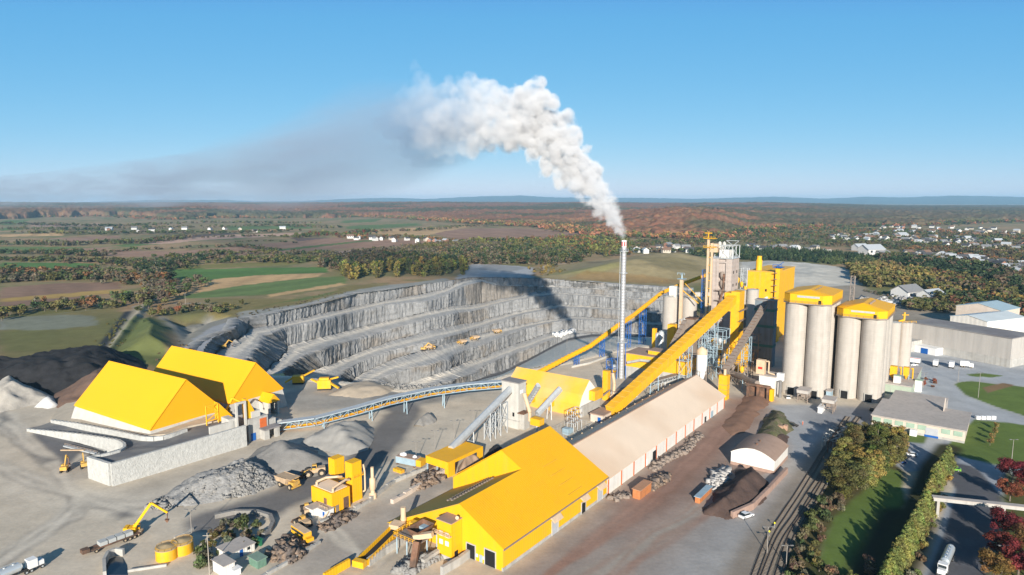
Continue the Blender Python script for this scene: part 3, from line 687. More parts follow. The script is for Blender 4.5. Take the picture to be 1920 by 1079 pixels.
# ------------------------------------------------------------------ terrace, ramp and white block walls
BLK = mat('white_block_wall', (.46, .455, .43), rough=.95, var=.16, sc=.7, bump=.22, bsc=1.6, dirt=(.40, .40, .38), streak=.5)
def zpoly(name, tris_pts, faces, m, kind=None, z0=-1.0, parent=None):
    """solid of sloping top facets given as (px,row,z) with skirts down to z0"""
    V = [G(*p) for p in tris_pts]; n = len(V); v = V+[(p[0], p[1], z0) for p in V]; fs = [tuple(f) for f in faces]
    ed = {}
    for f in faces:
        for i in range(len(f)): ed[(f[i], f[(i+1) % len(f)])] = 1
    for (i, j) in list(ed):
        if (j, i) not in ed: fs.append((i, j, j+n, i+n))
    o = MB().add(v, fs).build(name, m, parent)
    bm = bmesh.new(); bm.from_mesh(o.data); bmesh.ops.recalc_face_normals(bm, faces=bm.faces); bm.to_mesh(o.data); bm.free(); o.data.polygons.foreach_set('use_smooth', [False]*len(o.data.polygons))
    if kind: tag(o, kind=kind)
    return o
TERR = mat('terrace_asphalt', D3(lin(112, 112, 114), .95), rough=.95, var=.12, sc=.25, col2=D3(lin(135, 132, 128), .9))
tp = [(50,808,0.1),(92,795,0.3),(150,812,2.2),(190,822,3.8),(228,828,5.4),(236,838,6.2),(200,849,7.0),(170,857,7.2),(207,870,7.2),(330,836,7.4),(459,801,7.6),(415,790,7.4),(352,803,7.2),(310,817,6.6),(275,819,5.8),(220,808,4.0),(150,795,2.2),(105,788,.8)]
zpoly('terrace_ramp', tp, [(0, 2, 16, 17), (0, 17, 1)][:1]+[(2, 3, 15, 16), (3, 4, 14, 15), (4, 5, 13, 14), (5, 6, 9, 13), (6, 7, 8, 9), (9, 10, 11, 12), (9, 12, 13)], TERR, 'structure')
pp = [(95,787,1.2),(150,793,4.0),(220,806,5.6),(275,817,7.4),(310,814,7.6),(352,800,7.7),(412,788,7.8),(420,760,7.6),(160,735,3.0),(110,765,1.5)]
zpoly('terrace', pp, [(0, 1, 8, 9), (1, 2, 7, 8), (2, 3, 4, 7), (4, 5, 6, 7)], mat('terrace_gravel', D3(GR, .8), rough=.95, var=.12, sc=.3), 'structure')
def block_wall(label, pts, th=1.0, step=None, cap=.0, base=-.5):
    """wall along (px,row,z_top) points; stepped top when step is given"""
    V = [Vector(G(*p)) for p in pts]; mb = MB()
    L = [0]
    for a, b in zip(V[:-1], V[1:]): L.append(L[-1]+(b-a).to_2d().length)
    n = int(L[-1]/(step or 2.5)); S_ = [i*L[-1]/n for i in range(n+1)]
    def at(s):
        for i in range(len(L)-1):
            if s <= L[i+1]+1e-6: return V[i].lerp(V[i+1], (s-L[i])/(L[i+1]-L[i]))
    for i in range(n):
        a, b = at(S_[i]), at(S_[i+1]); d = (b-a).to_2d().normalized(); q = Vector((-d.y, d.x))*th/2
        za = max(a.z, b.z) if step else a.z; zb = za if step else b.z; e = d*.02
        mb.prism([(a.x+q.x, a.y+q.y), (b.x+q.x-e.x, b.y+q.y-e.y), (b.x-q.x-e.x, b.y-q.y-e.y), (a.x-q.x, a.y-q.y)], base, [za+cap, zb+cap, zb+cap, za+cap])
    o = mb.build('block_wall', BLK)
    return tag(o, label, 'retaining wall')
block_wall('long straight white block retaining wall facing the haul road', [(207,869.5,8.4),(330,834.5,8.6),(460,797.5,8.8)], th=1.2)
block_wall('short end of the white block retaining wall beside two small machines', [(165.5,856,8.2),(205.5,868.5,8.4)], th=1.2)
block_wall('lower stepped white block wall beside the ramp, curving at its right end', [(52,805,.9),(92,808,2.2),(150,814,3.8),(190,820,5.2),(224,826,6.8),(234,832,7.4),(234,838,7.7),(222,845,7.9),(196,851,8.0),(168,856,8.0)], th=1.0, step=3.2)
block_wall('upper stepped white block wall just below the nearer yellow hall', [(97,788.5,1.8),(150,795,4.6),(220,808.5,6.4),(265,818,8.0),(285,820,8.2),(310,817,8.4),(350,804,8.5)], th=1.0, step=3.2)
# ------------------------------------------------------------------ loading house at the end of the terrace
P = G(468, 829, 0)
t = thing('loading_house', P, 'concrete loading house with yellow hood and blue doors where the white wall ends', 'industrial building')
d_ = Vector((G(460,797.5,8.7)[0]-G(207,869.5,8.4)[0], G(460,797.5,8.7)[1]-G(207,869.5,8.4)[1])).normalized(); WA = (d_.x, d_.y); WB = (-d_.y, d_.x)
def wb(s, u): return (P[0]+WA[0]*s+WB[0]*u, P[1]+WA[1]*s+WB[1]*u)
def wbox(s0, s1, u0, u1, z0, z1, mb=None): return (mb or MB()).prism([wb(s0, u0), wb(s1, u0), wb(s1, u1), wb(s0, u1)], z0, z1)
wbox(0, 9, .3, 9, 0, 9.5).build('wall', CONC, t); wbox(2, 6, 1, 8, 9.5, 12.2).build('upper_wall', CONCW, t)
wbox(9, 13, 1, 7, 0, 7, wbox(13, 16.5, 2, 6, 0, 5)).build('annex', CONC, t)
mb = MB()
for s, u in ((-5, 0.4), (-1.2, .4)): mb.prism([wb(s, u), wb(s+.8, u), wb(s+.8, u+.8), wb(s, u+.8)], 7.6, 17)
mb.prism([wb(-5, .4), wb(-.4, .4), wb(-.4, 1.2), wb(-5, 1.2)], 17.01, 17.8); mb.build('portal_frame', CONCW, t)
wbox(-16, -6, .8, 1.8, 7.5, 10.5, wbox(-8, -5, 1, 7, 7.5, 11.5)).build('parapet', CONCW, t)
v = [(*wb(0, 1.5), 9.6), (*wb(5, 1.5), 9.6), (*wb(1, 1.5), 18), (*wb(0, 1.5), 18), (*wb(0, 4.5), 9.6), (*wb(5, 4.5), 9.6), (*wb(1, 4.5), 18), (*wb(0, 4.5), 18)]
MB().add(v, [(0, 1, 2, 3), (7, 6, 5, 4), (1, 5, 6, 2), (2, 6, 7, 3), (3, 7, 4, 0)]).build('hood', YSMOOTH, t)
for s, w2 in ((1, 2), (7, 2.)): wbox(s, s+w2, .1, .32, 0, 3.2).build('door', BLUE, t)
wbox(5.2, 8.2, .12, .32, 4.2, 8.6).build('sign_panel', ORG, t)
P2 = G(497, 826, 0)
t = thing('control_hut', P2, 'small concrete hut with an open front at the foot of the grey conveyor', 'hut')
q = MB(); 
for a0, a1, b0, b1 in ((0, 7, 5, 6), (0, 1, 0, 5), (6, 7, 0, 5), (1.02, 2.2, 0, .8), (4.8, 5.98, 0, .8)): q.prism([(P2[0]+WA[0]*a+WB[0]*b, P2[1]+WA[1]*a+WB[1]*b) for a, b in ((a0, b0), (a1, b0), (a1, b1), (a0, b1))], 0, 4.2)
q.build('wall', CONC, t); MB().prism([(P2[0]+WA[0]*a+WB[0]*b, P2[1]+WA[1]*a+WB[1]*b) for a, b in ((-.5, -.5), (7.5, -.5), (7.5, 6.5), (-.5, 6.5))], 4.2, 4.7).build('roof', GREYROOF, t)
# yellow truss hopper on the terrace
P3 = G(388, 798, 7.8); t = thing('feed_hopper', P3, 'yellow truss hopper against the gable of the nearer yellow hall', 'hopper')
mb = MB()
for x0, z_ in ((0, 0), (5, 0)):
    mb.bar((P3[0]+x0*WA[0], P3[1]+x0*WA[1], 7.8), (P3[0]+x0*WA[0], P3[1]+x0*WA[1], 16), .4)
for zz in (9.5, 12.5, 16): mb.bar((P3[0], P3[1], zz), (P3[0]+5*WA[0], P3[1]+5*WA[1], zz), .35)
mb.bar((P3[0], P3[1], 9.5), (P3[0]+5*WA[0], P3[1]+5*WA[1], 12.5), .3); mb.bar((P3[0]+5*WA[0], P3[1]+5*WA[1], 12.5), (P3[0], P3[1], 16), .3)
mb.build('frame', YPL, t)
v = [(P3[0]+WA[0]*a+WB[0]*b, P3[1]+WA[1]*a+WB[1]*b, z) for a, b, z in ((5.5, 0, 8), (12, 0, 8), (5.5, 0, 16), (5.5, 4, 8), (12, 4, 8), (5.5, 4, 16))]
MB().add(v, [(0, 1, 2), (5, 4, 3), (1, 4, 5, 2), (0, 2, 5, 3)]).build('chute', YSMOOTH, t)
# ================================================================== conveyor galleries
def frame_at(p, d):
    d = Vector(d).normalized(); s = d.cross(Vector((0, 0, 1))).normalized(); return d, s, s.cross(d).normalized()
def gallery(name, label, pts, w, h, kind, m, mtrim=None, legs=(), legm=None, mbelt=None, cat='conveyor'):
    pts = [Vector(p) for p in pts]; t = thing(name, (pts[0].x, pts[0].y, 0), label, cat)
    body = MB(); trim = MB(); belt = MB()
    for a, b in zip(pts[:-1], pts[1:]):
        d, s, u = frame_at(a, b-a); L = (b-a).length; n = max(2, int(L/h/1.1))
        if kind == 'box':
            body.bar(a+u*h/2, b+u*h/2, w, h)
            for i in range(n+1): 
                p = a.lerp(b, i/n)
                trim.bar(p+u*(h+.06)-s*(w/2+.05), p+u*(h+.06)+s*(w/2+.05), .35, .16)
        elif kind == 'tube':
            body.cyl(a, b, h/2, n=16)
            for i in range(n+1):
                p = a.lerp(b, i/n); trim.cyl(p-d*.12, p+d*.12, h/2+.14, n=16)
        elif kind == 'truss':
            for sgn in (-1, 1):
                e = s*w/2*sgn
                body.bar(a+e, b+e, .3); body.bar(a+e+u*h, b+e+u*h, .3)
                for i in range(n):
                    p, q = a.lerp(b, i/n), a.lerp(b, (i+1)/n)
                    body.bar(p+e, p+e+u*h, .18); body.bar(*((p+e, q+e+u*h) if i % 2 else (p+e+u*h, q+e)), .16)
            trim.bar(a+u*(h+.25), b+u*(h+.25), w+.9, .25)
            belt.bar(a+u*(h*.22), b+u*(h*.22), w*.34, .25)
            belt.bar(a-u*.1, b-u*.1, w*.9, .12)
        elif kind == 'halfround':
            ring = [(-w/2, 0), (-w/2, h*.5), (-w*.35, h*.85), (0, h), (w*.35, h*.85), (w/2, h*.5), (w/2, 0)]
            vs = [a+s*x+u*z for x, z in ring]+[b+s*x+u*z for x, z in ring]; k = len(ring)
            body.add(vs, [(i, i+1, i+1+k, i+k) for i in range(k-1)]+[tuple(range(k))[::-1], tuple(range(k, 2*k)), (k-1, 0, k, 2*k-1)], False)
            for i in range(n+1):
                p = a.lerp(b, i/n); trim.bar(p-s*w*.55-u*.1, p+s*w*.55-u*.1, .25, .3)
            trim.bar(a-u*.4-s*w*.45, b-u*.4-s*w*.45, .3); trim.bar(a-u*.4+s*w*.45, b-u*.4+s*w*.45, .3)
    body.build('gallery', m, t)
    if trim.v: trim.build('roof' if kind == 'truss' else 'rib', mtrim or m, t)
    if belt.v: belt.build('belt', mbelt or RUB, t)
    for (f, wd, style) in legs:
        L = [0]
        for a, b in zip(pts[:-1], pts[1:]): L.append(L[-1]+(b-a).length)
        s_ = f*L[-1]
        for i in range(len(pts)-1):
            if s_ <= L[i+1]+1e-6: p = pts[i].lerp(pts[i+1], (s_-L[i])/(L[i+1]-L[i])); d, s, u = frame_at(p, pts[i+1]-pts[i]); break
        lo = (h/2 if kind == 'tube' else 0); lg = MB(); top = Vector((p.x, p.y, p.z-lo-.1)); sh = Vector((s.x, s.y, 0)).normalized(); dh = Vector((d.x, d.y, 0)).normalized()
        g0 = -8 if style == 'deep' else 0
        if style in ('lat', 'deep'): lg.lattice((top.x, top.y, g0), top, wd, .28, max(2, int((top.z-g0)/wd/1.2)))
        else:
            for sgn in (-1, 1):
                lg.bar((top.x+sh.x*wd*.5*sgn*1.25, top.y+sh.y*wd*.5*sgn*1.25, 0), (top.x+sh.x*wd*.5*sgn, top.y+sh.y*wd*.5*sgn, top.z), .38)
            k = max(1, int(top.z/3.5))
            for i in range(k):
                za, zb = top.z*i/k, top.z*(i+1)/k
                lg.bar((top.x-sh.x*wd*.55, top.y-sh.y*wd*.55, za), (top.x+sh.x*wd*.55, top.y+sh.y*wd*.55, zb), .18)
                lg.bar((top.x-sh.x*wd*.55, top.y-sh.y*wd*.55, zb), (top.x+sh.x*wd*.55, top.y+sh.y*wd*.55, zb), .2)
        lg.build('trestle', legm or m, t)
    return t
def at_y(px, y, row): return (XA(px, y, ZT(y, row)), y, ZT(y, row))
# grey truss conveyor from the loading house to the concrete transfer tower
gallery('conveyor_gallery', 'long light grey truss conveyor with yellow belt cover crossing the yard to the concrete tower',
        [G(515, 806, .8), G(592, 796, 2.2), at_y(668, 291, 776), at_y(729, 300, 758), at_y(807, 312, 741), at_y(875, 318, 731.5), at_y(941, 322, 726)], 3.0, 3.0, 'truss', LBLUE, STEEL,
        legs=((.19, 2.6, 'a'), (.39, 2.8, 'a'), (.55, 2.8, 'a'), (.73, 3, 'a')), mbelt=YPL)
# concrete transfer tower
def box_px(name, label, cat, pc_, row_b, row_t, pl, pr, m, roof=None, y=None, a=None, b=None, roof_th=.5, z0=0.0, over=.3, part='wall'):
    P = cor(pc_, row_b, y, z0); zt = ZT(P[1], row_t)
    b = lenpx(P, BX, pl) if b is None else b; a = lenpx(P, AX, pr) if a is None else a
    t = thing(name, P, label, cat)
    bx(P, a, b, z0, zt).build(part, m, t)
    if roof: bx(off(P, -over, -over), a+2*over, b+2*over, zt, zt+roof_th).build('roof', roof, t)
    return t, P, a, b, zt
t, P, a, b, zt = box_px('transfer_tower', 'tall pale concrete transfer tower where the grey conveyors meet', 'tower', 972, 806, 720.5, 941, 986, CONCW, GREYROOF)
for z in (3.2, 4.9): pass
opening(t, P, 'f', 2.2, 1.0, 5.5, 1.8, name='window'); opening(t, P, 'r', 1.2, 2.2, 16, 1.6, WHP, 'sign_panel')
MB().prism(rect(off(P, -.35, -.35), a+.7, b+.7), 3.5, 3.9).build('ledge', CONC, t)
MB().prism(rect(off(P, 1, -2.4), 4, 2.3), 0, 7.5).build('annex', CONC, t)
MB().cyl(off(P, 3, -1, 16), off(P, 3, -4, 8), .9).cyl(off(P, 3, -4, 8), off(P, 3, -4, 4), .8).build('chute', PEACH, t)
MB().prism(rect(off(P, -1, -3.4), 5, 3.3), 7.6, 8).rail([off(P, -1, -3.4, 8), off(P, 4, -3.4, 8)]).build('platform', RUSTM, t)
# yellow feeder under it
t2 = thing('belt_feeder', off(P, -1, -11), 'small yellow hopper box between the concrete tower and the arched yellow hall', 'hopper')
bx(off(P, -1, -12), 3.5, 5, 4, 7).build('hopper', YPL, t2); MB().cyl(off(P, .5, -9.5, 4), off(P, .5, -9.5, 0), .7, .35).build('leg', STEEL, t2)
# second grey conveyor, from the tower down to the yellow open shed
gallery('conveyor_gallery', 'grey round-topped conveyor sloping down from the concrete tower to the open yellow shed', [G(846, 846, 4.5), at_y(957, 285, 733)], 2.6, 2.4, 'halfround', STEEL, BROWNST, legs=((.3, 2.6, 'a'), (.62, 3.4, 'lat'), (.8, 4.5, 'lat')), legm=STEEL)
# ================================================================== arched yellow hall with the white gable
P = G(1087, 783); B_ = lenpx(P, AX, 1122, 0)
t = thing('arched_hall', P, 'faded yellow arched storage hall with a white gable end beside the chimney', 'storage hall')
zr = 16.0; Lh = 43
prof = [(0, 0), (-.2, 5.6), (2.4, 10.2), (B_*.5, zr), (B_-2.4, 10.2), (B_+.2, 5.6), (B_, 0)]
vs = []; 
for s in (0, Lh): vs += [off(P, q, s, z) for q, z in prof]
k = len(prof)
MB().add(vs, [(i+1, i, i+k, i+1+k) for i in range(k-1)]).build('roof', YFADE, t)
vs2 = [off(P, q+(.3 if q < B_/2 else -.3), .15, max(0, z-.3)) for q, z in prof]; vs3 = [off(P, q, Lh-.15, z) for q, z in prof]
MB().add([off(P, q*.985+.15, -.06, z*.985) for q, z in prof]+[off(P, q*.985+.15, .4, z*.985) for q, z in prof], [tuple(range(k)), tuple(range(k, 2*k))[::-1]]+[(i, i+k, i+k+1, i+1) for i in range(k-1)]).build('gable_wall', WHP, t)
MB().add(vs3, [tuple(range(k))[::-1]]).build('rear_gable', WHP, t)
bx(off(P, .2, -.9), B_-.4, .75, 0, 5.2).build('plinth', CONC, t)
bx(off(P, B_*.45, -3.4), B_*.45, 3.2, 6.5, 11).build('annex', YPL, t)
for s in (14, 25): MB().add([off(P, -.1, s, 3), off(P, -.1, s+5, 3), off(P, -2.5, s, 3), off(P, -2.5, s+5, 3), off(P, -.1, s, 6), off(P, -.1, s+5, 6), off(P, -2.5, s, 5), off(P, -2.5, s+5, 5)], [(2, 3, 7, 6), (4, 6, 7, 5), (0, 2, 6, 4), (1, 5, 7, 3), (0, 1, 3, 2)]).build('dormer', YPL, t)
gallery('reclaim_conveyor', 'short grey covered conveyor nearest the concrete tower climbing onto the arched yellow hall', [G(990, 757, 3), at_y(1010, 300, 725)], 1.9, 2.0, 'halfround', STEEL, legs=())
gallery('reclaim_conveyor', 'short grey covered conveyor climbing from the small yellow hopper onto the arched yellow hall', [G(1008, 778, 4), at_y(1051, 301, 731)], 2.0, 2.1, 'halfround', STEEL, legs=((.5, 2.2, 'a'),))
# filter tower right of the hall
t, P, a, b, zt = box_px('filter_tower', 'narrow yellow filter tower with an elbow pipe right of the arched hall', 'tower', 1139, 752, 697, 1129, 1144, YPL)
pipe('pipe', [off(P, 2, -1.6, zt-1), off(P, 2, -2.6, zt-6), off(P, 2, -2.4, 3), off(P, 0, -1.5, 2)], .8, PEACH, t)
pipe('duct', [off(P, -1, -1.5, 6), off(P, -9, -2, 5), off(P, -20, 6, 4.5)], .45, BROWNST, t)
t, P, a, b, zt = box_px('electrical_hut', 'low cream hut with a blue door behind the long beige roof', 'hut', 1130, 795, 781, 1107, 1150, STONEW, BRROOF)
opening(t, P, 'f', 1.0, 1.6, .2, 2.4, BLUE, 'door')
t, P, a, b, zt = box_px('small_kiosk', 'small white kiosk near the foot of the filter tower', 'hut', 1152, 748, 739, 1145, 1158, WHP, WHP)
# transformer yard
P = G(1075, 812)
t = thing('transformer_yard', P, 'grey electrical transformer rack with insulators behind the yellow warehouse', 'transformer')
mb = MB()
for s in (0, 3.5, 7):
    for u in (0, 3.2): mb.bar(off(P, s, u, 0), off(P, s, u, 9.5), .22)
for z in (4, 6.5, 9.4):
    for u in (0, 3.2): mb.bar(off(P, 0, u, z), off(P, 7, u, z), .2)
    for s in (0, 3.5, 7): mb.bar(off(P, s, 0, z), off(P, s, 3.2, z), .2)
mb.build('frame', STEEL, t)
for s in (0, 1.7, 3.5, 5.2, 7):
    for u in (0, 3.2):
        for z in (4.2, 6.7): MB().cyl(off(P, s, u, z), off(P, s, u, z+.9), .22).build('insulator', BROWNST, t)
mb = bx(off(P, -4, .2), 2.6, 3, 0, 2.6); bx(off(P, -1, .4), 2, 2, 0, 1.8, mb)
for i in range(6): bx(off(P, -4.3, .4+i*.45), .3, .2, .3, 2.3, mb)
mb.build('transformer_tank', LBLUE, t)
mb = MB(); 
for q0, q1 in (((-7, -3), (12, -3)), ((-7, 8), (12, 8)), ((-7, -3), (-7, 8)), ((12, -3), (12, 8))):
    mb.rail([off(P, *q0, 0), off(P, *q1, 0)], 2.0, .07, 3)
tag(mb.build('wire_fence', STEEL), 'thin wire fence around the transformer rack', 'fence')
# ================================================================== chimney
P = cor(1166.5, y=367.5); P = (XA(1167.5, 367.5, 40), 367.5, 0)
t = thing('chimney', P, 'tall silvery ribbed steel chimney with a red and white top, steaming', 'chimney')
MB().lathe(P, [(1.55, 0), (1.5, 8), (1.42, 30), (1.36, 77)], 28).build('shaft', STK, t)
MB().lathe(P, [(1.5, 60.2), (2.4, 60.2), (2.4, 60.45), (1.5, 60.45)], 24, False).build('platform', STEEL, t)
for z, r in ((21.3, 3.1), (72.7, 2.5)):
    rg = MB().lathe(P, [(1.4, z-.3), (r+.1, z-.3), (r+.1, z), (1.4, z)], 24, False)
    ring = [(P[0]+r*math.cos(i*.5236), P[1]+r*math.sin(i*.5236), z) for i in range(13)]
    rg.rail(ring, 1.1, .1, 3); rg.build('platform', STEEL, t)
MB().lathe(P, [(1.42, 74.8), (1.42, 78.6), (1.2, 78.6), (1.2, 76)], 28, False).build('crown', WHP, t)
mb = MB()
for i in range(6):
    a0 = i*math.pi/3+.35; ring = [(P[0]+1.47*math.cos(a0+j*.13), P[1]+1.47*math.sin(a0+j*.13)) for j in range(5)]
    inn = [(P[0]+1.37*math.cos(a0+j*.13), P[1]+1.37*math.sin(a0+j*.13)) for j in range(5)]
    mb.prism(ring+inn[::-1], 75.2, 77.8)
mb.build('red_marking', REDP, t)
lad = MB()
for u in (-.35, .35): lad.bar((P[0]-2.2, P[1]+u, 0), (P[0]-2.0, P[1]+u, 72), .14)
for i in range(60): lad.bar((P[0]-2.15, P[1]-.35, 1+i*1.2), (P[0]-2.15, P[1]+.35, 1+i*1.2), .1)
lad.build('ladder', STEEL, t)
mb = MB()
for k_ in range(4):
    an = k_*math.pi/2+.6; mb.bar((P[0]+3.6*math.cos(an), P[1]+3.6*math.sin(an), 0), (P[0]+2.9*math.cos(an), P[1]+2.9*math.sin(an), 21), .3)
mb.build('support_frame', BLUE, t)
CHIM = P
# ================================================================== yellow tube conveyor on blue trestles
gallery('tube_conveyor', 'long yellow tube conveyor on blue lattice trestles running behind the chimney',
        [G(1004, 702, 3), at_y(1067, 392, 669), at_y(1107, 408, 649), at_y(1157, 437, 612), at_y(1187, 470, 592), at_y(1240, 519, 550), at_y(1276, 545, 534), at_y(1322, 556, 517)], 3, 2.9, 'tube', YSMOOTH, YPL,
        legs=((.17, 2.4, 'lat'), (.29, 2.4, 'lat'), (.47, 3.6, 'deep'), (.60, 3.8, 'deep'), (.80, 3.8, 'deep')), legm=BLUE)
# low white kerb wall behind the arched hall
mb = MB(); V = [Vector(G(*p)) for p in ((1072, 690), (1105, 683), (1143, 669))]
for a_, b_ in zip(V[:-1], V[1:]): mb.bar(a_+Vector((0, 0, .6)), b_+Vector((0, 0, .6)), .6, 1.2)
tag(mb.build('concrete_barrier', CONCW), 'low pale concrete barrier along the pit edge behind the arched hall', 'barrier')
# ================================================================== diagonal yellow gallery and its head tower
e0 = (XA(1146, 296, 2), 296, 2.0); e1 = at_y(1376, 388, 566)
gallery('conveyor_gallery', 'big enclosed yellow conveyor gallery climbing diagonally behind the long beige roof', [e0, e1], 5.0, 4.4, 'box', YPL, YFADE, legs=((.3, 4, 'a'), (.55, 5, 'lat'), (.78, 5.5, 'lat')), legm=LBLUE)
P = cor(1381, y=384); zt = ZT(384, 548)
t = thing('head_tower', P, 'tall yellow head tower at the top of the diagonal gallery', 'tower')
bx(P, 9, 5, 14, zt).build('wall', YPL, t)
bx(off(P, -4, -2), 20, 12, 0, 14).build('lower_building', YPL, t)
bx(off(P, -.2, 5.02), 9.2, 4, zt-12, zt-1).build('annex', YPL, t)
for s in range(3): opening(t, P, 'r', 1+s*2.6, 1.1, 18+s*5, 1.4, name='window')
for s in range(4): opening(t, off(P, -4, -2), 'f', 1.2+s*2.8, 1.3, 6+(s % 2)*3, 1.4, name='window')
mb = MB()
for z in (18, 24, 30, 36): mb.prism(rect(off(P, -1.6, -1.6), 12, 1.5), z, z+.2); mb.rail([off(P, -1.6, -1.6, z), off(P, 10, -1.6, z)], 1.1, .1)
mb.build('walkway', BROWNST, t)
# ------------------------------------------------------------------ preheater tower
P = cor(1366, y=455); zt = ZT(455, 486.5)
t = thing('preheater_tower', P, 'tall pinkish concrete preheater tower with cyclones and an open steel top', 'tower')
a_, b_ = 15, 15
col = MB()                                   # concrete frame with a deep open bay on the front
bx(P, a_, 4.2, 0, zt, col); bx(off(P, 0, 9.2), a_, b_-9.2, 0, zt, col); bx(off(P, 1.2, 4.2), a_-1.2, 5.0, 0, zt, col)
for z in (18, 31, 44, zt-3): bx(off(P, 0, 4.21), 1.18, 4.98, z, z+1.0, col)
col.build('wall', mat('pink_concrete', (.44, .375, .335), rough=.9, var=.1, sc=.25, dirt=(.25, .2, .18), streak=.5, ribs=.15, ribw=3.2, ribdir='Z'), t)
for z0, r in ((20, 1.6), (27.5, 1.3), (33.5, 1.6), (40, 1.3), (46, 1.5)):
    c = off(P, -.2, 6.6, z0); MB().lathe(c, [(.35, 0), (r, 2.4), (r, 5), (.5, 5.4)], 14).build('cyclone', BROWNST, t)
pipe('duct', [off(P, -1.4, 8.6, 14), off(P, -1.2, 8.4, 26), off(P, -1.2, 6.4, 33), off(P, -1.0, 5.2, 40), off(P, -1, 5, 50)], .75, RUSTM, t)
for z in (25, 31, 38): MB().prism(rect(off(P, -2.6, 2.6), 2.5, 8), z, z+.2).rail([off(P, -2.6, 2.6, z), off(P, -2.6, 10.6, z)], 1.1, .1).build('platform', BROWNST, t)
for z in range(5):
    opening(t, P, 'r', 3, 1.4, 14+z*9, 2, name='window'); opening(t, P, 'r', 10, 1.4, 14+z*9, 2, name='window')
top = MB(); top.prism(rect(off(P, -.6, -.6), a_+1.2, b_+1.2), zt, zt+.5)
for s in (0, 7.5, 15):
    for u in (0, 7.5, 15): top.bar(off(P, s, u, zt), off(P, s, u, zt+9), .35)
for u in (0, 7.5, 15): top.bar(off(P, 0, u, zt+9), off(P, 15, u, zt+9), .35); top.bar(off(P, 0, u, zt+.5), off(P, 7.5, u, zt+9), .22)
for s in (0, 7.5, 15): top.bar(off(P, s, 0, zt+9), off(P, s, 15, zt+9), .35); top.bar(off(P, s, 7.5, zt+9), off(P, s, 0, zt+.5), .22)
top.rail([off(P, 0, 0, zt+.5), off(P, 0, 15, zt+.5)]); top.rail([off(P, 0, 0, zt+.5), off(P, 15, 0, zt+.5)])
top.bar(off(P, 7, 2, zt+9), off(P, 7, -2, zt+12.5), .3); top.bar(off(P, 7, 2, zt+9), off(P, 7, 7, zt+12.5), .3); top.bar(off(P, 7, -2, zt+12.4), off(P, 7, 7, zt+12.4), .3)
top.build('roof_frame', STEEL, t)
bx(off(P, 5, 3), 7, 8, zt+.5, zt+6).build('penthouse', WHW, t); bx(off(P, 3, 12), 5, 5, zt+4, zt+10).build('hood', PEACH, t)
for i in range(2): MB().lathe(off(P, 9, 9+i*3.2, zt+6), [(1.2, 0), (1.2, 4.5), (.3, 5.5)], 12).build('vessel', CONCW, t)
# elevator column on its left
Pe = cor(1322.5, y=452); ze = ZT(452, 448)
t = thing('bucket_elevator', Pe, 'slender cream bucket elevator column left of the preheater tower', 'elevator')
mb = MB(); bx(Pe, 1.4, 1.4, 0, ze, mb); bx(off(Pe, 0, -2.6), 1.4, 1.3, 0, ze-3, mb); mb.build('casing', PEACH, t)
mb = MB()
for i in range(12): z = 8+i*(ze-10)/12; mb.prism(rect(off(Pe, -.3, -1.62), 1.0, 1.6), z, z+.3)
for z in (ze, ze-6): mb.prism(rect(off(Pe, -1.4, -4.4), 4.4, 8), z, z+.3); mb.rail([off(Pe, -1.4, -4.4, z+.3), off(Pe, -1.4, 3.6, z+.3)], 1.1, .12)
mb.bar(off(Pe, .8, 1, ze), off(Pe, .8, 1, ze+4), .5); mb.bar(off(Pe, .8, -1.5, ze+3.8), off(Pe, .8, 3.5, ze+3.8), .5)
mb.build('platform', YPL, t)
MB().lattice(off(Pe, 5, 4, 0), off(Pe, 5, 4, ze-22), 3, .3, 14).build('lattice_shaft', BLUE, t)
# ------------------------------------------------------------------ pair of pale silos behind the red-brown roof, with their elevator
for px_, row_, r_, lb in ((1257.5, 556, 5.7, 'left of two squat pale silos behind the chimney'), (1292, 559, 5.3, 'right of two squat pale silos behind the chimney')):
    y_ = 470 if px_ < 1270 else 466; zt_ = ZT(y_, row_); Pq = (XA(px_, y_, 20), y_, 0); t = thing('storage_silo', Pq, lb, 'silo')
    MB().lathe(Pq, [(r_, 0), (r_, zt_)], 32).build('shell', SILO, t); MB().lathe(Pq, [(r_+.3, zt_), (r_+.3, zt_+.4), (.8, zt_+1.8)], 32, False).rail([(Pq[0]+r_*math.cos(i*.5236), Pq[1]+r_*math.sin(i*.5236), zt_+.4) for i in range(13)], 1.1, .12).build('roof', CONC, t)
Pe = cor(1276, y=458); ze = ZT(458, 524)
t = thing('bucket_elevator', Pe, 'cream elevator shaft with blue railing between the two squat silos', 'elevator')
bx(Pe, 2, 2.1, 0, ze).build('casing', PEACH, t)
MB().prism(rect(off(Pe, -1.2, -1.6), 4.5, 5.2), ze, ze+.3).rail([off(Pe, -1.2, -1.6, ze+3), off(Pe, -1.2, 3.6, ze+3)], 1.5, .18).bar(off(Pe, .8, 1, ze), off(Pe, .8, 1, ze+4), .8).build('head', LBLUE, t)
bx(off(Pe, 3, 6), 5, 5, ze-14, ze-6).build('filter_box', WHW, t)
mb = MB(); mb.bar(off(Pe, 1, 0, ze-8), off(Pe, 0, -12, ze-16), .5); mb.bar(off(Pe, 2, -1, ze-3), off(Pe, 4, -13, ze-15), .35); mb.build('chute', YPL, t)
gallery('link_bridge', 'pale enclosed bridge joining the squat silos to the preheater tower', [at_y(1302, 462, 556), at_y(1330, 462, 556)], 3, 3, 'box', CONC, cat='bridge')
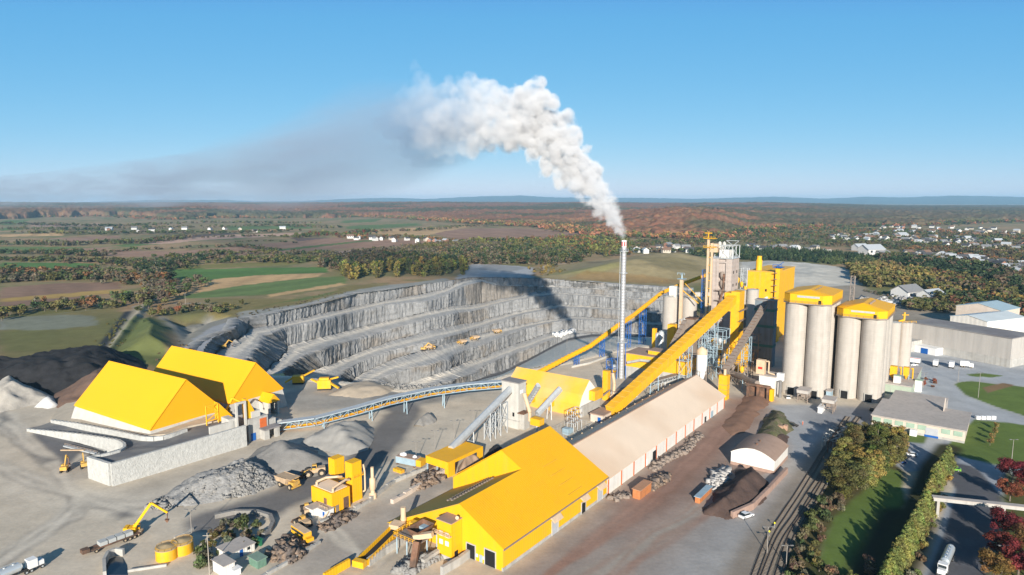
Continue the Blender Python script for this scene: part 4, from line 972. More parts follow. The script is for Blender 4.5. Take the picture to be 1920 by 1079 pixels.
# ------------------------------------------------------------------ mill building with the red-brown roof
P = G(1172, 707); P = off(P, 0, -36); a_, b_ = 17, 36; zc, ze_ = 6.6, 14.0
t = thing('mill_building', P, 'yellow mill building with a concrete lower wall and red-brown roof right of the chimney', 'industrial building')
bx(P, a_, b_, 0, zc).build('lower_wall', CONC, t); bx(off(P, -.15, -.15), a_+.3, b_+.3, zc, ze_).build('wall', YPL, t)
MB().prism(rect(off(P, -.4, -.4), a_+.8, b_+.8), ze_, [ze_+.3, ze_+2.2, ze_+2.2, ze_+.3] if False else ze_+.4).build('roof', BRROOF, t)
bx(off(P, 4, 2), 8, 22, ze_+.4, ze_+2.4).build('roof_step', YPL, t); bx(off(P, 3.8, 1.8), 8.4, 22.4, ze_+2.4, ze_+2.7).build('upper_roof', BRROOF, t)
pipe('duct', [off(P, -1.5, 34, 9), off(P, -1.5, 26, 11.5), off(P, -1.6, 20, 11.8)], .8, CONC, t)
# small filters and tanks between
for i, (px_, rb, rt, pl, pr, m_, nm, lb) in enumerate([
    (1228, 655, 617, 1222, 1231, YPL, 'filter_tower', 'slim yellow filter standing left of the squat silos'),
    (1262, 662, 610, 1250, 1268, YPL, 'filter_tower', 'boxy yellow filter in front of the squat silos')]):
    box_px(nm, lb, 'tower', px_, rb, rt, pl, pr, m_)
for i, (px_, row_b, row_t, r_) in enumerate([(1232.5, 655, 624, 1.6), (1239, 655, 620, 1.8), (1245.5, 655, 622, 1.6)]):
    Pq = G(px_, row_b); t = thing('process_tank', Pq, ['leftmost', 'middle', 'rightmost'][i]+' of three small steel tanks left of the squat silos', 'tank', 'small steel tanks')
    z_ = ZT(Pq[1], row_t); MB().lathe(Pq, [(r_, 0), (r_, z_-1), (.4, z_)], 16).build('shell', STEEL, t); MB().rail([(Pq[0]-r_, Pq[1]-r_, z_-1), (Pq[0]+r_, Pq[1]-r_, z_-1)], 1, .1).build('railing', LBLUE, t)
# white hopper silo in front of the diagonal gallery's upper part
P = (XA(1315, 345, 10), 345, 0); zt = ZT(345, 651)
t = thing('dust_silo', P, 'white and rusty cone-bottomed silo under the diagonal yellow gallery', 'silo')
MB().lathe(P, [(.5, 4), (2.7, 9), (2.7, zt-1.6), (.5, zt)], 20).build('shell', WHP, t)
MB().lathe(P, [(2.78, zt-4), (2.78, zt-1.55), (.55, zt+.06)], 20).build('rusty_cap', PEACH, t)
mb = MB()
for i in range(6): an = i*math.pi/3; mb.bar((P[0]+2.8*math.cos(an), P[1]+2.8*math.sin(an), 0), (P[0]+2.8*math.cos(an), P[1]+2.8*math.sin(an), 10), .3)
mb.rail([(P[0]+3*math.cos(i*.5236), P[1]+3*math.sin(i*.5236), 9.5) for i in range(13)], 1, .1); mb.build('leg_frame', BROWNST, t)
# steel process frames full of pipework around the foot of the towers
def process_frame(label, px_, row_, a, b, z, m, seed, y=None):
    P = cor(px_, row_, y); t = thing('pipe_rack', P, label, 'pipe rack'); mb = MB(); rs = random.Random(seed)
    na, nb, nz = max(1, int(a/5)), max(1, int(b/5)), max(1, int(z/4.5))
    for i in range(na+1):
        for j in range(nb+1): mb.bar(off(P, a*i/na, b*j/nb, 0), off(P, a*i/na, b*j/nb, z), .3)
    for k in range(1, nz+1):
        zz = z*k/nz
        for i in range(na+1): mb.bar(off(P, a*i/na, 0, zz), off(P, a*i/na, b, zz), .25)
        for j in range(nb+1): mb.bar(off(P, 0, b*j/nb, zz), off(P, a, b*j/nb, zz), .25)
        z0 = z*(k-1)/nz
        for j in range(nb): mb.bar(*((off(P, 0, b*j/nb, z0), off(P, 0, b*(j+1)/nb, zz)) if k % 2 else (off(P, 0, b*j/nb, zz), off(P, 0, b*(j+1)/nb, z0))), .18)
        mb.rail([off(P, 0, 0, zz), off(P, 0, b, zz)], 1, .08, 2)
    mb.build('frame', m, t)
    for k in range(3+int(a*b/40)):
        u, s, zz = rs.uniform(.5, b-.5), rs.uniform(.5, a-.5), rs.uniform(2, z-1); q = rs.random()
        if q < .4: pipe('duct', [off(P, s, u, zz), off(P, s, u, zz-rs.uniform(2, min(8, zz))), off(P, s-1, u-rs.uniform(-2, 3), 1)], rs.uniform(.3, .8), rs.choice([BROWNST, PEACH, RUSTM, STEEL]), t)
        elif q < .7: MB().lathe(off(P, s, u, zz-3 if zz > 4 else 0), [(.3, 0), (1.3, 1.5), (1.3, 3.4), (.3, 4)], 12).build('vessel', rs.choice([STEEL, BROWNST, WHP, YPL]), t)
        else: bx(off(P, s, u), 2.2, 2.4, zz-2, zz).build('equipment_box', rs.choice([YPL, BROWNST, CONC]), t)
    return t
process_frame('tangle of light blue steel frame and ducts below the head tower', 1352, None, 12, 14, 26, LBLUE, 1, y=372)
process_frame('brown steel frame with ducts beside the white cone-bottomed silo', 1300, None, 8, 10, 16, BROWNST, 2, y=352)
process_frame('low steel frame with pipes in front of the dark tower', 1400, None, 10, 10, 12, BROWNST, 3, y=350)
process_frame('dark pipe rack between the yellow head tower and the big silos', 1420, None, 16, 12, 20, BROWNST, 4, y=392)
process_frame('grey pipe rack at the foot of the preheater tower', 1330, None, 10, 22, 20, STEEL, 6, y=430)
process_frame('small blue steel frame at the foot of the chimney', 1148, None, 6, 4, 9, BLUE, 8, y=372)
# brown hopper tower in the middle
gallery('inclined_chute', 'rusty brown inclined gallery in front of the squat silos', [at_y(1252, 362, 672), at_y(1288, 372, 606)], 2.8, 2.6, 'box', BROWNST, RUSTM, cat='conveyor')
t, P, a, b, zt = box_px('hopper_house', 'rusty brown hopper house beside the diagonal gallery', 'industrial building', 1298, None, 600, 1282, 1306, BROWNST, RUSTM, y=378)
gallery('conveyor_gallery', 'dark brown inclined conveyor rising to the shaded blue-grey tower', [at_y(1352, 330, 712), at_y(1436, 378, 573)], 2.8, 2.6, 'box', BROWNST, RUSTM, legs=((.55, 4, 'lat'),), legm=LBLUE)
gallery('conveyor_gallery', 'low brown conveyor running along the ground from the head tower to the limestone hopper', [G(1350, 692, 3), at_y(1420, 330, 722)], 2.6, 2.2, 'halfround', BROWNST, RUSTM, legs=((.3, 2.5, 'a'), (.7, 2.5, 'a')), legm=LBLUE)
gallery('conveyor_gallery', 'grey ground-level conveyor passing in front of the chimney', [G(1150, 742, 3), G(1300, 700, 5.2)], 2.4, 1.8, 'truss', STEEL, BROWNST, legs=((.25, 2.4, 'a'), (.6, 2.4, 'a'), (.85, 2.4, 'a')))
# ------------------------------------------------------------------ shaded blue-grey tower and things between it and the silos
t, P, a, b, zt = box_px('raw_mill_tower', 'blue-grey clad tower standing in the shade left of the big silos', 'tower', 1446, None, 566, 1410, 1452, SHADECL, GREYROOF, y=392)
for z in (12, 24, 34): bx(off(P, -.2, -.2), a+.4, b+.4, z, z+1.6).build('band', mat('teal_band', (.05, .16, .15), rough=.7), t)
opening(t, P, 'f', 3, 4, 0.1, 5)
for px_, row_, y_, lb in ((1387, 545, 432, 'left of two tall narrow grey silos beside the far yellow building'), (1409.5, 544, 428, 'right of two tall narrow grey silos beside the far yellow building')):
    zt_ = ZT(y_, row_); Pq = (XA(px_, y_, 25), y_, 0); t = thing('storage_silo', Pq, lb, 'silo')
    MB().lathe(Pq, [(3.7, 0), (3.7, zt_)], 24).build('shell', SILO, t); MB().lathe(Pq, [(3.9, zt_), (3.9, zt_+.4), (.5, zt_+1)], 24, False).build('roof', CONC, t)
# far yellow building with the yellow stack
t, P, a, b, zt = box_px('kiln_building', 'far tall yellow building with a yellow stack and blue platform', 'industrial building', 1449, None, 512, 1397, 1484, YPL, YFADE, y=468)
MB().lathe(off(P, 6, 14, zt), [(2.2, 0), (2.2, 8), (1.7, 8.4), (1.7, 11)], 18).build('stack', YPL, t)
bx(off(P, -2.8, -3.2), 6, 3, 0, zt+4).build('stair_tower', YPL, t)
MB().prism(rect(off(P, -4.5, -4.6), 8, 6), zt+4, zt+4.3).rail([off(P, -4.5, -4.6, zt+4.3), off(P, -4.5, 1.4, zt+4.3)], 2, .25).bar(off(P, -2, 0, zt+4), off(P, -2, -5, zt+8), .4).build('platform', BLUE, t)
mb = MB()
for z in range(6): mb.prism(rect(off(P, -3.6, -1.5), .7, 2.5), zt-22+z*4.4, zt-21.6+z*4.4)
mb.build('stair', BROWNST, t)
for u in (6, 12): opening(t, P, 'f', u, 1.2, zt-14, 1.8, name='window')
pipe('duct', [off(P, -1, 8, zt-26), off(P, -1, 8, zt-20), off(P, -.8, 5, zt-18)], .9, WHP, t)
MB().lattice(off(P, 1, b+2.5, 0), off(P, 1, b+2.5, zt+2), 4.5, .35, 12).build('side_frame', STEEL, t)
for i in range(3): MB().lathe(off(P, -1.5, b+1+i*2.8, zt-15+i*3), [(.4, 0), (1.1, 1.2), (1.1, 3.4), (.3, 4.2)], 12).build('vessel', YPL, t)
# slender lattice mast right of the far building
P = cor(1586, y=352); tag(MB().lattice(P, (P[0], P[1], ZT(352, 518)), 1.9, .22, 22).build('lattice_mast', mat('rusty_grey', (.24, .21, .19), rough=.8)), 'slender rusty lattice mast rising behind the big silos', 'mast')
# ================================================================== the big concrete silos with yellow roof houses
def silo_group(label, c2, rows, r, zt, row_t, top_wall, apex, groupname, names):
    """c2: centre of the near right silo; pairs of silos recede along the plant axis"""
    k = 0
    for i in range(rows):
        for j in range(2):
            c = (c2[0]+AX[0]*2*r*i+BX[0]*2*r*j, c2[1]+AX[1]*2*r*i+BX[1]*2*r*j, 0)
            t = thing('cement_silo', c, names[i*2+j], 'silo', groupname)
            MB().lathe(c, [(r, 0), (r, zt)], 48).build('shell', SILO, t)
            if i == 0:
                q = (c[0]-AX[0]*(r-.2)+NBX[0]*.5, c[1]-AX[1]*(r-.2)+NBX[1]*.5, 0)
                bx(off(q, -.35, -1.6), 2.5, 3.2, 0, 4.0).build('doorway', DARK, t)
                f = bx(off(q, -.4, -2.0), 2.4, .38, 0, 4.4); bx(off(q, -.4, 1.62), 2.4, .38, 0, 4.4, f); bx(off(q, -.4, -1.61), 2.4, 3.22, 4.02, 4.4, f); f.build('door_frame', CONC, t)
    L = 2*r*(rows-1); ch = 3.6
    Pn = off((c2[0], c2[1], 0), -r-.3, -r-.3); W_, L_ = 4*r+.6, L+2*r+.6
    t = thing('roof_house', (Pn[0], Pn[1], zt), label, 'roof house')
    oc = [(ch, 0), (L_-ch, 0), (L_, ch), (L_, W_-ch), (L_-ch, W_), (ch, W_), (0, W_-ch), (0, ch)]
    poly = [off(Pn, s, u)[:2] for s, u in oc]
    MB().prism([off(Pn, s*1.03-.4, u*1.03-.4)[:2] for s, u in oc], zt, zt+.6).rail([(*off(Pn, s*1.04-.5, u*1.04-.5)[:2], zt+.6) for s, u in oc], 1, .08, 3).build('deck', BROWNST, t)
    MB().prism(poly, zt+.6, top_wall).build('wall', YEL, t)
    rp = [(*off(Pn, s*1.02-.25, u*1.02-.25)[:2], top_wall) for s, u in oc]; mid = [(*off(Pn, s, W_/2)[:2], apex) for s in (ch+2, L_-ch-2)]
    v = rp+mid; A_, B_2 = 8, 9
    MB().add(v, [(0, 1, B_2, A_), (1, 2, B_2), (2, 3, B_2), (3, 4, B_2), (4, 5, A_, B_2), (5, 6, A_), (6, 7, A_), (7, 0, A_), (7, 6, 5, 4, 3, 2, 1, 0)]).build('roof', YROOF, t)
    mb = MB(); h = top_wall-zt
    opening(t, Pn, 'f', ch+1.5, W_-2*ch-5, zt+.6+h*.55, h*.2, STEEL, 'window_band', d=.1)
    opening(t, Pn, 'f', ch+.6, 1.4, zt+.7, 1.8, name='doorway', d=.1)
    for i in range(4): bx(off(Pn, ch+4+i*4, W_/2-3.5), .8, .8, top_wall+.4*h, apex-.15+.3).build('roof_vent', BROWNST, t)
    return t
r_ = 5.55
c_b = (XA(1527.5, 333, 0), 333); c_a = (XA(1629, 326.5, 0), 326.5)
ord_ = ['front right', 'front left', 'second-row right', 'second-row left', 'back right', 'back left']
silo_group('larger octagonal yellow roof house on top of the left group of big silos', c_b, 3, r_, ZT(327.5, 574), 574, ZT(327.5, 555), ZT(345, 538.5), 'big silos of the left group', [o_+' big concrete silo of the left group under the yellow roof house' for o_ in ord_])
silo_group('lower octagonal yellow roof house on top of the right group of big silos', c_a, 3, r_, ZT(321, 600.5), 600, ZT(321, 584), ZT(338, 563.5), 'big silos of the right group', [o_+' big concrete silo of the right group beside the flat-roofed building' for o_ in ord_])
# two slimmer grey silos right of the group, with yellow ladder pipe
for px_, y_, r2, lb in ((1672, 372, 3.4, 'slim grey silo partly hidden behind the right silo group'), (1692, 376, 4.0, 'slim grey silo with a yellow pipe in front of the long grey shed')):
    zt_ = ZT(y_, 605); Pq = (XA(px_, y_, 10), y_, 0); t = thing('storage_silo', Pq, lb, 'silo'); MB().lathe(Pq, [(r2, 0), (r2, zt_)], 24).build('shell', SILO, t); MB().lathe(Pq, [(r2+.2, zt_), (r2+.2, zt_+.3), (.4, zt_+.9)], 24, False).build('roof', CONC, t)
    if px_ > 1680:
        pipe('pipe', [(Pq[0]-r2-.5, Pq[1]-1.5, 1), (Pq[0]-r2-.5, Pq[1]-1.5, zt_+1), (Pq[0]-1, Pq[1]-.5, zt_+1.5), (Pq[0]-1, Pq[1]-.5, zt_+6)], .55, YPL, t)
        MB().rail([(Pq[0]-r2, Pq[1]-r2, zt_+.4), (Pq[0]+r2, Pq[1]-r2, zt_+.4)], 1.1, .14).bar((Pq[0]-2.5, Pq[1]-.5, zt_+4.5), (Pq[0]+1.5, Pq[1]-.5, zt_+4.5), .4).build('railing', YPL, t)
# ================================================================== the big yellow warehouse in front
P = G(943.3, 1072); EZ = 6.9; SL = (15.1-EZ)/15.3
t = thing('yellow_warehouse', P, 'huge bright yellow warehouse in the foreground with a stepped roof', 'warehouse')
S0, S1, WF, WB_ = 30.0, 58.5, 44.8, 44.9; RF, RB = 15.3, 23.6; ZF, ZB = EZ+SL*RF, EZ+SL*RB; ZL = .5; ZBL = 5.0
w_ = MB()
def at(s, u, z): return off(P, s, u, z)
w_.add([at(0, 0, 0), at(0, WF, 0), at(0, WF, ZL), at(0, RF, ZF-.05), at(0, 0, EZ-.05)], [(0, 4, 3, 2, 1)])
w_.add([at(0, 0, 1.0), at(S1, 0, 1.0), at(S1, 0, EZ-.05), at(0, 0, EZ-.05)], [(0, 1, 2, 3)])
lf = lambda u: ZF-(u-RF)*(ZF-ZL)/(WF-RF)      # height of the front left slope at u
w_.add([at(S0, RF, ZF-.4), at(S0, WF, 0), at(S0, WF, ZBL-.05), at(S0, RB, ZB-.05), at(S0, RF, ZF-.05)], [(0, 4, 3, 2, 1)])
w_.add([at(S1, 0, 0), at(S1, WF, 0), at(S1, WF, ZBL), at(S1, RB, ZB-.05), at(S1, 0, EZ)], [(0, 1, 2, 3, 4)])
w_.add([at(S0, WF, 0), at(S1, WF, 0), at(S1, WF, ZBL), at(S0, WF, ZBL)], [(3, 2, 1, 0)])
w_.build('wall', YEL, t)
bx(off(P, -.12, -.12), S1+.2, .5, 0, 1.0).build('plinth', CONC, t)
def slab(pts, th, m, name):
    u = [(p[0], p[1], p[2]+th) for p in pts]; n = len(pts)
    return MB().add(list(pts)+u, [tuple(range(n))[::-1], tuple(range(n, 2*n))]+[(i, (i+1) % n, n+(i+1) % n, n+i) for i in range(n)]).build(name, m, t)
o = .5
slab([at(-o, -o, EZ-o*SL), at(S1+.2, -o, EZ-o*SL), at(S1+.2, RB, ZB), at(S0-.25, RB, ZB), at(S0-.25, RF, ZF), at(-o, RF, ZF)], .25, YROOF, 'roof')
slab([at(-o, RF, ZF), at(S0, RF, ZF), at(S0, WF+.3, ZL-.1), at(-o, WF+.3, ZL-.1)], .24, mat('shaded_yellow_roof', (.50, .315, .05), rough=.7, var=.06, sc=.1, ribs=.08, ribw=.8, ribdir=(.596, .803, 0)), 'lower_roof')  # roof yellow darkened to brown: the left slope's shade is in its colour
slab([at(S0-.25, RB, ZB), at(S1+.2, RB, ZB), at(S1+.2, WF+.3, ZBL), at(S0-.25, WF+.3, ZBL)], .25, YROOF, 'rear_roof')
MB().bar(at(-o, -o-.12, EZ-.35), at(S1+.2, -o-.12, EZ-.35), .3, .4).build('gutter', BROWNST, t)
for s in (36, 41, 46):                          # snow guards on the roof
    u = 3+s*.0
for i, (s, u) in enumerate(((43, 12.6), (42.3, 9.0), (41.7, 5.3), (41, 1.6))):
    z = EZ+SL*u+.28; MB().bar(at(s-5, u, z), at(s+3.5, u, z), .22, .12).build('snow_guard', mat('faded_orange', (.62, .33, .03), rough=.8), t)
for r_i in range(2):
    vn = MB()
    for i in range(16):
        u = 22+r_i*2.6+i*.0; s = 7+i*1.3+r_i*1.5; z = lf(24.5+r_i*3)+.25; MBc = at(s, 24.5+r_i*3, z); vn.box(MBc, (.7, .7, .4), RZ)
    tag(vn.build('vent_strip', BROWNST, t), kind='stuff') if False else vn.build('vent_strip', BROWNST, t)
# doors with little canopies on the long side
for i, (s, wd, blue) in enumerate(((24.2, 3.2, True), (41.5, 2.4, False), (52.2, 3.0, False))):
    d = opening(t, P, 'r', s, wd, .05, 4.4 if i != 1 else 3.6, m=mat('roller_door', (.42, .43, .45), rough=.6, var=.08, sc=.5, ribs=.5, ribw=.5, ribdir='Z') if i != 1 else DARK, name='roller_door' if i != 1 else 'doorway', d=.15, frame=CONC)
    c0_, c1_ = s-.8, s+wd+.8; zc = 5.6
    MB().add([at(c0_, -.05, zc), at(c1_, -.05, zc), at(c1_, -1.7, zc-.9), at(c0_, -1.7, zc-.9), at(c0_, -.05, zc+.9), at(c1_, -.05, zc+.9)], [(0, 3, 4), (1, 5, 2), (4, 3, 2, 5), (0, 1, 2, 3)]).build('door_canopy', PEACH, t)
for u, wd, h in ((2.6, 3.6, 4.6), (9.8, 3.0, 4.2)): opening(t, P, 'f', u, wd, .02, h, name='doorway', d=.15, frame=STEEL)
for u in (7.5, 6.3, 8.8): opening(t, P, 'f', u, .7, 1.2, .9, m=WHP, name='sign_panel', d=.14)
opening(t, P, 'f', 7.2, 1.0, .05, 2.2, m=LBLUE, name='service_door', d=.16)
WH = P
# ---- ventilation tower on the facade
Pt = off(P, -4.6, 14.6); zt = 11.0
t = thing('vent_tower', Pt, 'square yellow tower with brown roof and pale patches on the warehouse front', 'tower')
bx(Pt, 4.5, 5.4, 1.0, zt).build('wall', YEL, t); bx(off(Pt, -.1, -.1), 4.7, 5.6, 0, 1.0).build('plinth', CONC, t)
bx(off(Pt, -.2, -.2), 4.8, 5.8, zt, zt+.25).build('roof', BRROOF, t)
for z in (3.6, 6.4, 8.2): bx(off(Pt, -.05, -.05), 4.6, 5.5, z, z+.12).build('seam', YPL, t)
for u in (1.0, 3.2):
    for z in (4.1, 6.6): opening(t, Pt, 'f', u, 1.3, z, 1.4, m=WHW, name='panel')
mb = MB().prism(rect(off(Pt, -1.1, -.3), 1.0, 6.2), 7.4, 7.55); mb.rail([off(Pt, -1.1, -.3, 7.5), off(Pt, -1.1, 5.9, 7.5)], 1.0, .1, 1.5); mb.build('walkway', PEACH, t)
MB().cyl(off(Pt, 3.2, .4, zt+.2), off(Pt, 1.8, -.6, zt+1.4), .5).build('exhaust', PEACH, t)
opening(t, Pt, 'r', 1.2, 1.4, .1, 2.3, m=DARK)
# ---- chute and crusher platform left of it
q = off(Pt, -2, 7.5); t = thing('crusher_platform', q, 'crusher platform with brown chutes and yellow railings against the warehouse front', 'crusher')
mb = MB()
for s in (0, 4, 8):
    for u in (0, 4, 8): mb.bar(off(q, s-4, u, 0), off(q, s-4, u, 5.2), .3)
mb.build('frame', LBLUE, t)
MB().prism(rect(off(q, -4.5, -.5), 9, 9.4), 5.2, 5.45).build('deck', BROWNST, t)
MB().rail([off(q, -4.5, -.5, 5.4), off(q, -4.5, 8.9, 5.4), off(q, 4.5, 8.9, 5.4)], 1.1, .12, 1.5).build('railing', YPL, t)
v = [off(q, s, u, z) for s, u, z in ((-2, 1, 5.5), (2, 1, 5.5), (2, 4, 5.5), (-2, 4, 5.5), (-3.4, .2, 8.4), (3.4, .2, 8.4), (3.4, 4.8, 8.4), (-3.4, 4.8, 8.4))]
MB().add(v, [(3, 2, 1, 0), (0, 1, 5, 4), (1, 2, 6, 5), (2, 3, 7, 6), (3, 0, 4, 7)]).build('hopper', RUSTM, t)
MB().bar(off(q, -1, -3.2, 8), off(q, -3, 2, 6.5), 1.6, 1.4).build('feed_chute', PEACH, t)
MB().bar(off(q, -5, -1.0, 6.8), off(q, -8, -2.4, 1.2), 1.7, 1.5).build('outlet_chute', RUSTM, t)
for u in (1.6, 5.6): bx(off(q, 1, u), 2.0, 2.4, 5.45, 7.4).build('motor_housing', YPL if u > 3 else LBLUE, t)
pq = cor(757, 1000); tag(MB().cyl((pq[0], pq[1], 0), (pq[0], pq[1], 2.5), .45, n=14).cyl((pq[0], pq[1], 2.5), (pq[0], pq[1], ZT(pq[1], 951)), .8, n=16).cyl((pq[0], pq[1], 4.5), (pq[0], pq[1], 4.9), .95, n=16).build('exhaust_stack', PEACH), 'slender cream exhaust stack at the low end of the yellow warehouse roof', 'chimney')
# ---- yellow inclined feed conveyor
a0, a1 = Vector(G(680, 1056, 1.0)), Vector(at_y(745, 188, 992)); t = thing('feed_conveyor', (a0.x, a0.y, 0), 'open yellow belt conveyor with dark belt climbing to the crusher platform', 'conveyor')
d, s, u = frame_at(a0, a1-a0)
MB().bar(a0-s*1.6+u*.4, a1-s*1.6+u*.4, .35, 1.7).bar(a0+s*1.6+u*.4, a1+s*1.6+u*.4, .35, 1.7).build('side_frame', YEL, t)
MB().bar(a0, a1, 2.8, .3).build('belt', RUB, t)
mb = MB()
for k_ in (.3, .62, .92):
    p = a0.lerp(a1, k_); mb.bar(p-s*1.6, (p.x-s.x*1.6, p.y-s.y*1.6, 0), .3); mb.bar(p+s*1.6, (p.x+s.x*1.6, p.y+s.y*1.6, 0), .3); mb.bar(p-s*1.6, (p.x+s.x*1.6, p.y+s.y*1.6, 0), .15)
mb.build('leg_frame', BLUE, t)
MB().rail([a0+s*2.2+u*.6, a1+s*2.2+u*.6], 1.1, .1, 1.5).build('railing', YPL, t)
MB().cyl(a1-s*1.5, a1+s*1.5, .7, n=14).build('head_drum', STEEL, t); MB().bar(a0-s*1.8-d*1.4+u*.8, a0+s*1.8-d*1.4+u*.8, 1.8, 1.8).build('tail_box', YPL, t)
MB().bar(a1+u*1.2-d*1.5, a1+u*1.2+d*1.6, 3.8, 1.4).build('head_cover', PEACH, t)
# ================================================================== long white shed with the beige roof
FR = G(1357.5, 765.5); K = off(WH, S1+.35, 0); Ls = math.hypot(FR[0]-K[0], FR[1]-K[1]); dA = ((FR[0]-K[0])/Ls, (FR[1]-K[1])/Ls); dB = (-dA[1], dA[0]); dirs = (dA, dB)
t = thing('long_shed', K, 'very long white shed with a beige roof and orange wall posts', 'warehouse')
gable_wall(K, Ls, 29.0, 0, 5.9, 13.9, dirs=dirs).build('wall', WHW, t)
gable_roof(K, Ls, 29.0, 6.0, 14.1, over=.5, th=.3, dirs=dirs).build('roof', BEIGE, t)
def ks(s, u, z=0): return (K[0]+dA[0]*s+dB[0]*u, K[1]+dA[1]*s+dB[1]*u, z)
for i in range(13):
    s = .3+i*(Ls-1)/12; MB().prism([ks(s, -.18)[:2], ks(s+.6, -.18)[:2], ks(s+.6, 0)[:2], ks(s, 0)[:2]], 0, 5.5).build('wall_post', ORG, t)
for s, wd, h, m in ((37, 3.4, 3.8, DARK), (31.5, 1.2, 2.4, WHP), (101, 3, 3, LBLUE), (93, 2, 2.6, GLASSD)): MB().prism([ks(s, -.15)[:2], ks(s+wd, -.15)[:2], ks(s+wd, 0)[:2], ks(s, 0)[:2]], .05, h).build('doorway' if m is DARK else 'door', m, t)
for s in range(6, 120, 8): MB().cyl(ks(s, 27.5, 6.9), ks(s, 27.5, 7.7), .35, n=10).build('roof_vent', PEACH, t)
MB().bar(ks(-.1, 14.5, 14.45), ks(Ls+.1, 14.5, 14.45), .6, .25).build('ridge_cap', BRROOF, t)
# yellow filter beside its far end
t, P, a, b, zt = box_px('filter_tower', 'banded yellow filter tower just right of the far end of the long shed', 'tower', 1362, 751, 706, 1346, 1367, YPL, y=None)
for z in (2.5, 5, 7.5): bx(off(P, -.06, -.06), a+.12, b+.12, z, z+.15).build('seam', BROWNST, t)
MB().cyl(off(P, 2, 2, zt), off(P, 2, 2, zt+3), .7).build('exhaust', PEACH, t)
# ================================================================== barrel-roofed store
P = G(1451, 889.5); Bd = lenpx(P, BX, 1370, 0); Ad = lenpx(P, AX, 1476.5, 0); z0, z1 = ZT(P[1], 864), ZT(P[1], 866)+.2
t = thing('barrel_store', P, 'small ribbed white store with a brown curved roof beside the dark ore pile', 'shed')
bx(P, Ad, Bd, 1.2, z0).build('wall', WHW, t); bx(off(P, -.1, -.1), Ad+.2, Bd+.2, 0, 1.2).build('plinth', mat('reddish_concrete', (.36, .24, .19), rough=.9, var=.15, sc=.5), t)
k_ = 14; pr = [(Bd*(i/k_)*1.04-Bd*.02, z0-.2+3.0*math.sin(math.pi*i/k_)**.9) for i in range(k_+1)]
vs = [off(P, -.4, u, z) for u, z in pr]+[off(P, Ad+.4, u, z) for u, z in pr]; n = k_+1
MB().add(vs, [(i, i+n, i+1+n, i+1) for i in range(k_)]).build('roof', BRROOF, t)
vs = [off(P, -.15, u, z-.1) for u, z in pr]+[off(P, .3, u, z-.1) for u, z in pr]
MB().add(vs, [tuple(range(n))[::-1], tuple(range(n, 2*n))]).build('gable_wall', WHW, t)
for s in (5, 9): MB().cyl(off(P, s, Bd*.5, z0+2.5), off(P, s, Bd*.5, z0+3.4), .3).build('roof_vent', RUSTM, t)
# ================================================================== flat-roofed low building on the right
P = G(1808, 832); dR = Vector((G(1634, 800)[0]-P[0], G(1634, 800)[1]-P[1])); dR = dR.normalized(); LR = lenpx(P, (dR.x, dR.y), 1634, 0); dQ = Vector((-dR.y, dR.x)); dQ = dQ if dQ.y > 0 else -dQ
zt = ZT(P[1], 809.5)
t = thing('office_building', P, 'wide low cream building with a streaked flat grey roof and green window bands', 'building')
def oq(s, u, z=None): return (P[0]+dR.x*s+dQ.x*u, P[1]+dR.y*s+dQ.y*u) if z is None else (P[0]+dR.x*s+dQ.x*u, P[1]+dR.y*s+dQ.y*u, z)
D1 = lenpx(P, (dQ.x, dQ.y), 1830, zt); D1 = 30
MB().prism([oq(0, 0), oq(LR, 0), oq(LR, D1), oq(0, D1)], 0, zt).build('wall', STONEW, t)
MB().prism([oq(-.5, -.5), oq(LR+.5, -.5), oq(LR+.5, D1+.5), oq(-.5, D1+.5)], zt, zt+.45).build('roof', FLATROOF, t)
MB().prism([oq(10, D1+.52), oq(LR-2, D1+.52), oq(LR-2, D1+22), oq(10, D1+22)], 0, zt+.1).build('rear_wing', FLATROOF, t)
for i in range(8):
    s0, s1 = .8+i*LR/8, (i+1)*LR/8-.3
    if i == 2: MB().prism([oq(s0, -.15), oq(s0+4.6, -.15), oq(s0+4.6, 0), oq(s0, 0)], .05, zt-1.2).build('roller_door', mat('roller_door', (.42, .43, .45)), t); MB().prism([oq(s0-.2, -.22), oq(s0+4.8, -.22), oq(s0+4.8, -.16), oq(s0-.2, -.16)], .02, .9).build('door_sill', BLUE, t); continue
    w3 = MB().prism([oq(s0, -.12), oq(s1, -.12), oq(s1, 0), oq(s0, 0)], zt-2.6, zt-.5).build('window', MINT, t)
MB().prism([oq(16.8, -3.0), oq(19.4, -3.0), oq(19.4, -1), oq(16.8, -1)], 0, 2.6).build('porch', WHP, t)
MB().prism([oq(0, -.05), oq(LR, -.05), oq(LR, -.0), oq(0, -.0)], 0, 1).build('plinth', CONC, t)
t = thing('roof_sign_wall', oq(8, D1+8, zt+.5), 'small cream triangular wall standing on the flat roof edge', 'parapet')
MB().add([oq(9.5, 24, zt+.5), oq(9.5, 31, zt+.5), oq(9.5, 31, zt+5), oq(9.9, 24, zt+.5), oq(9.9, 31, zt+.5), oq(9.9, 31, zt+5)], [(0, 1, 2), (5, 4, 3), (0, 2, 5, 3), (1, 4, 5, 2), (0, 3, 4, 1)]).build('wall', STONEW, t)
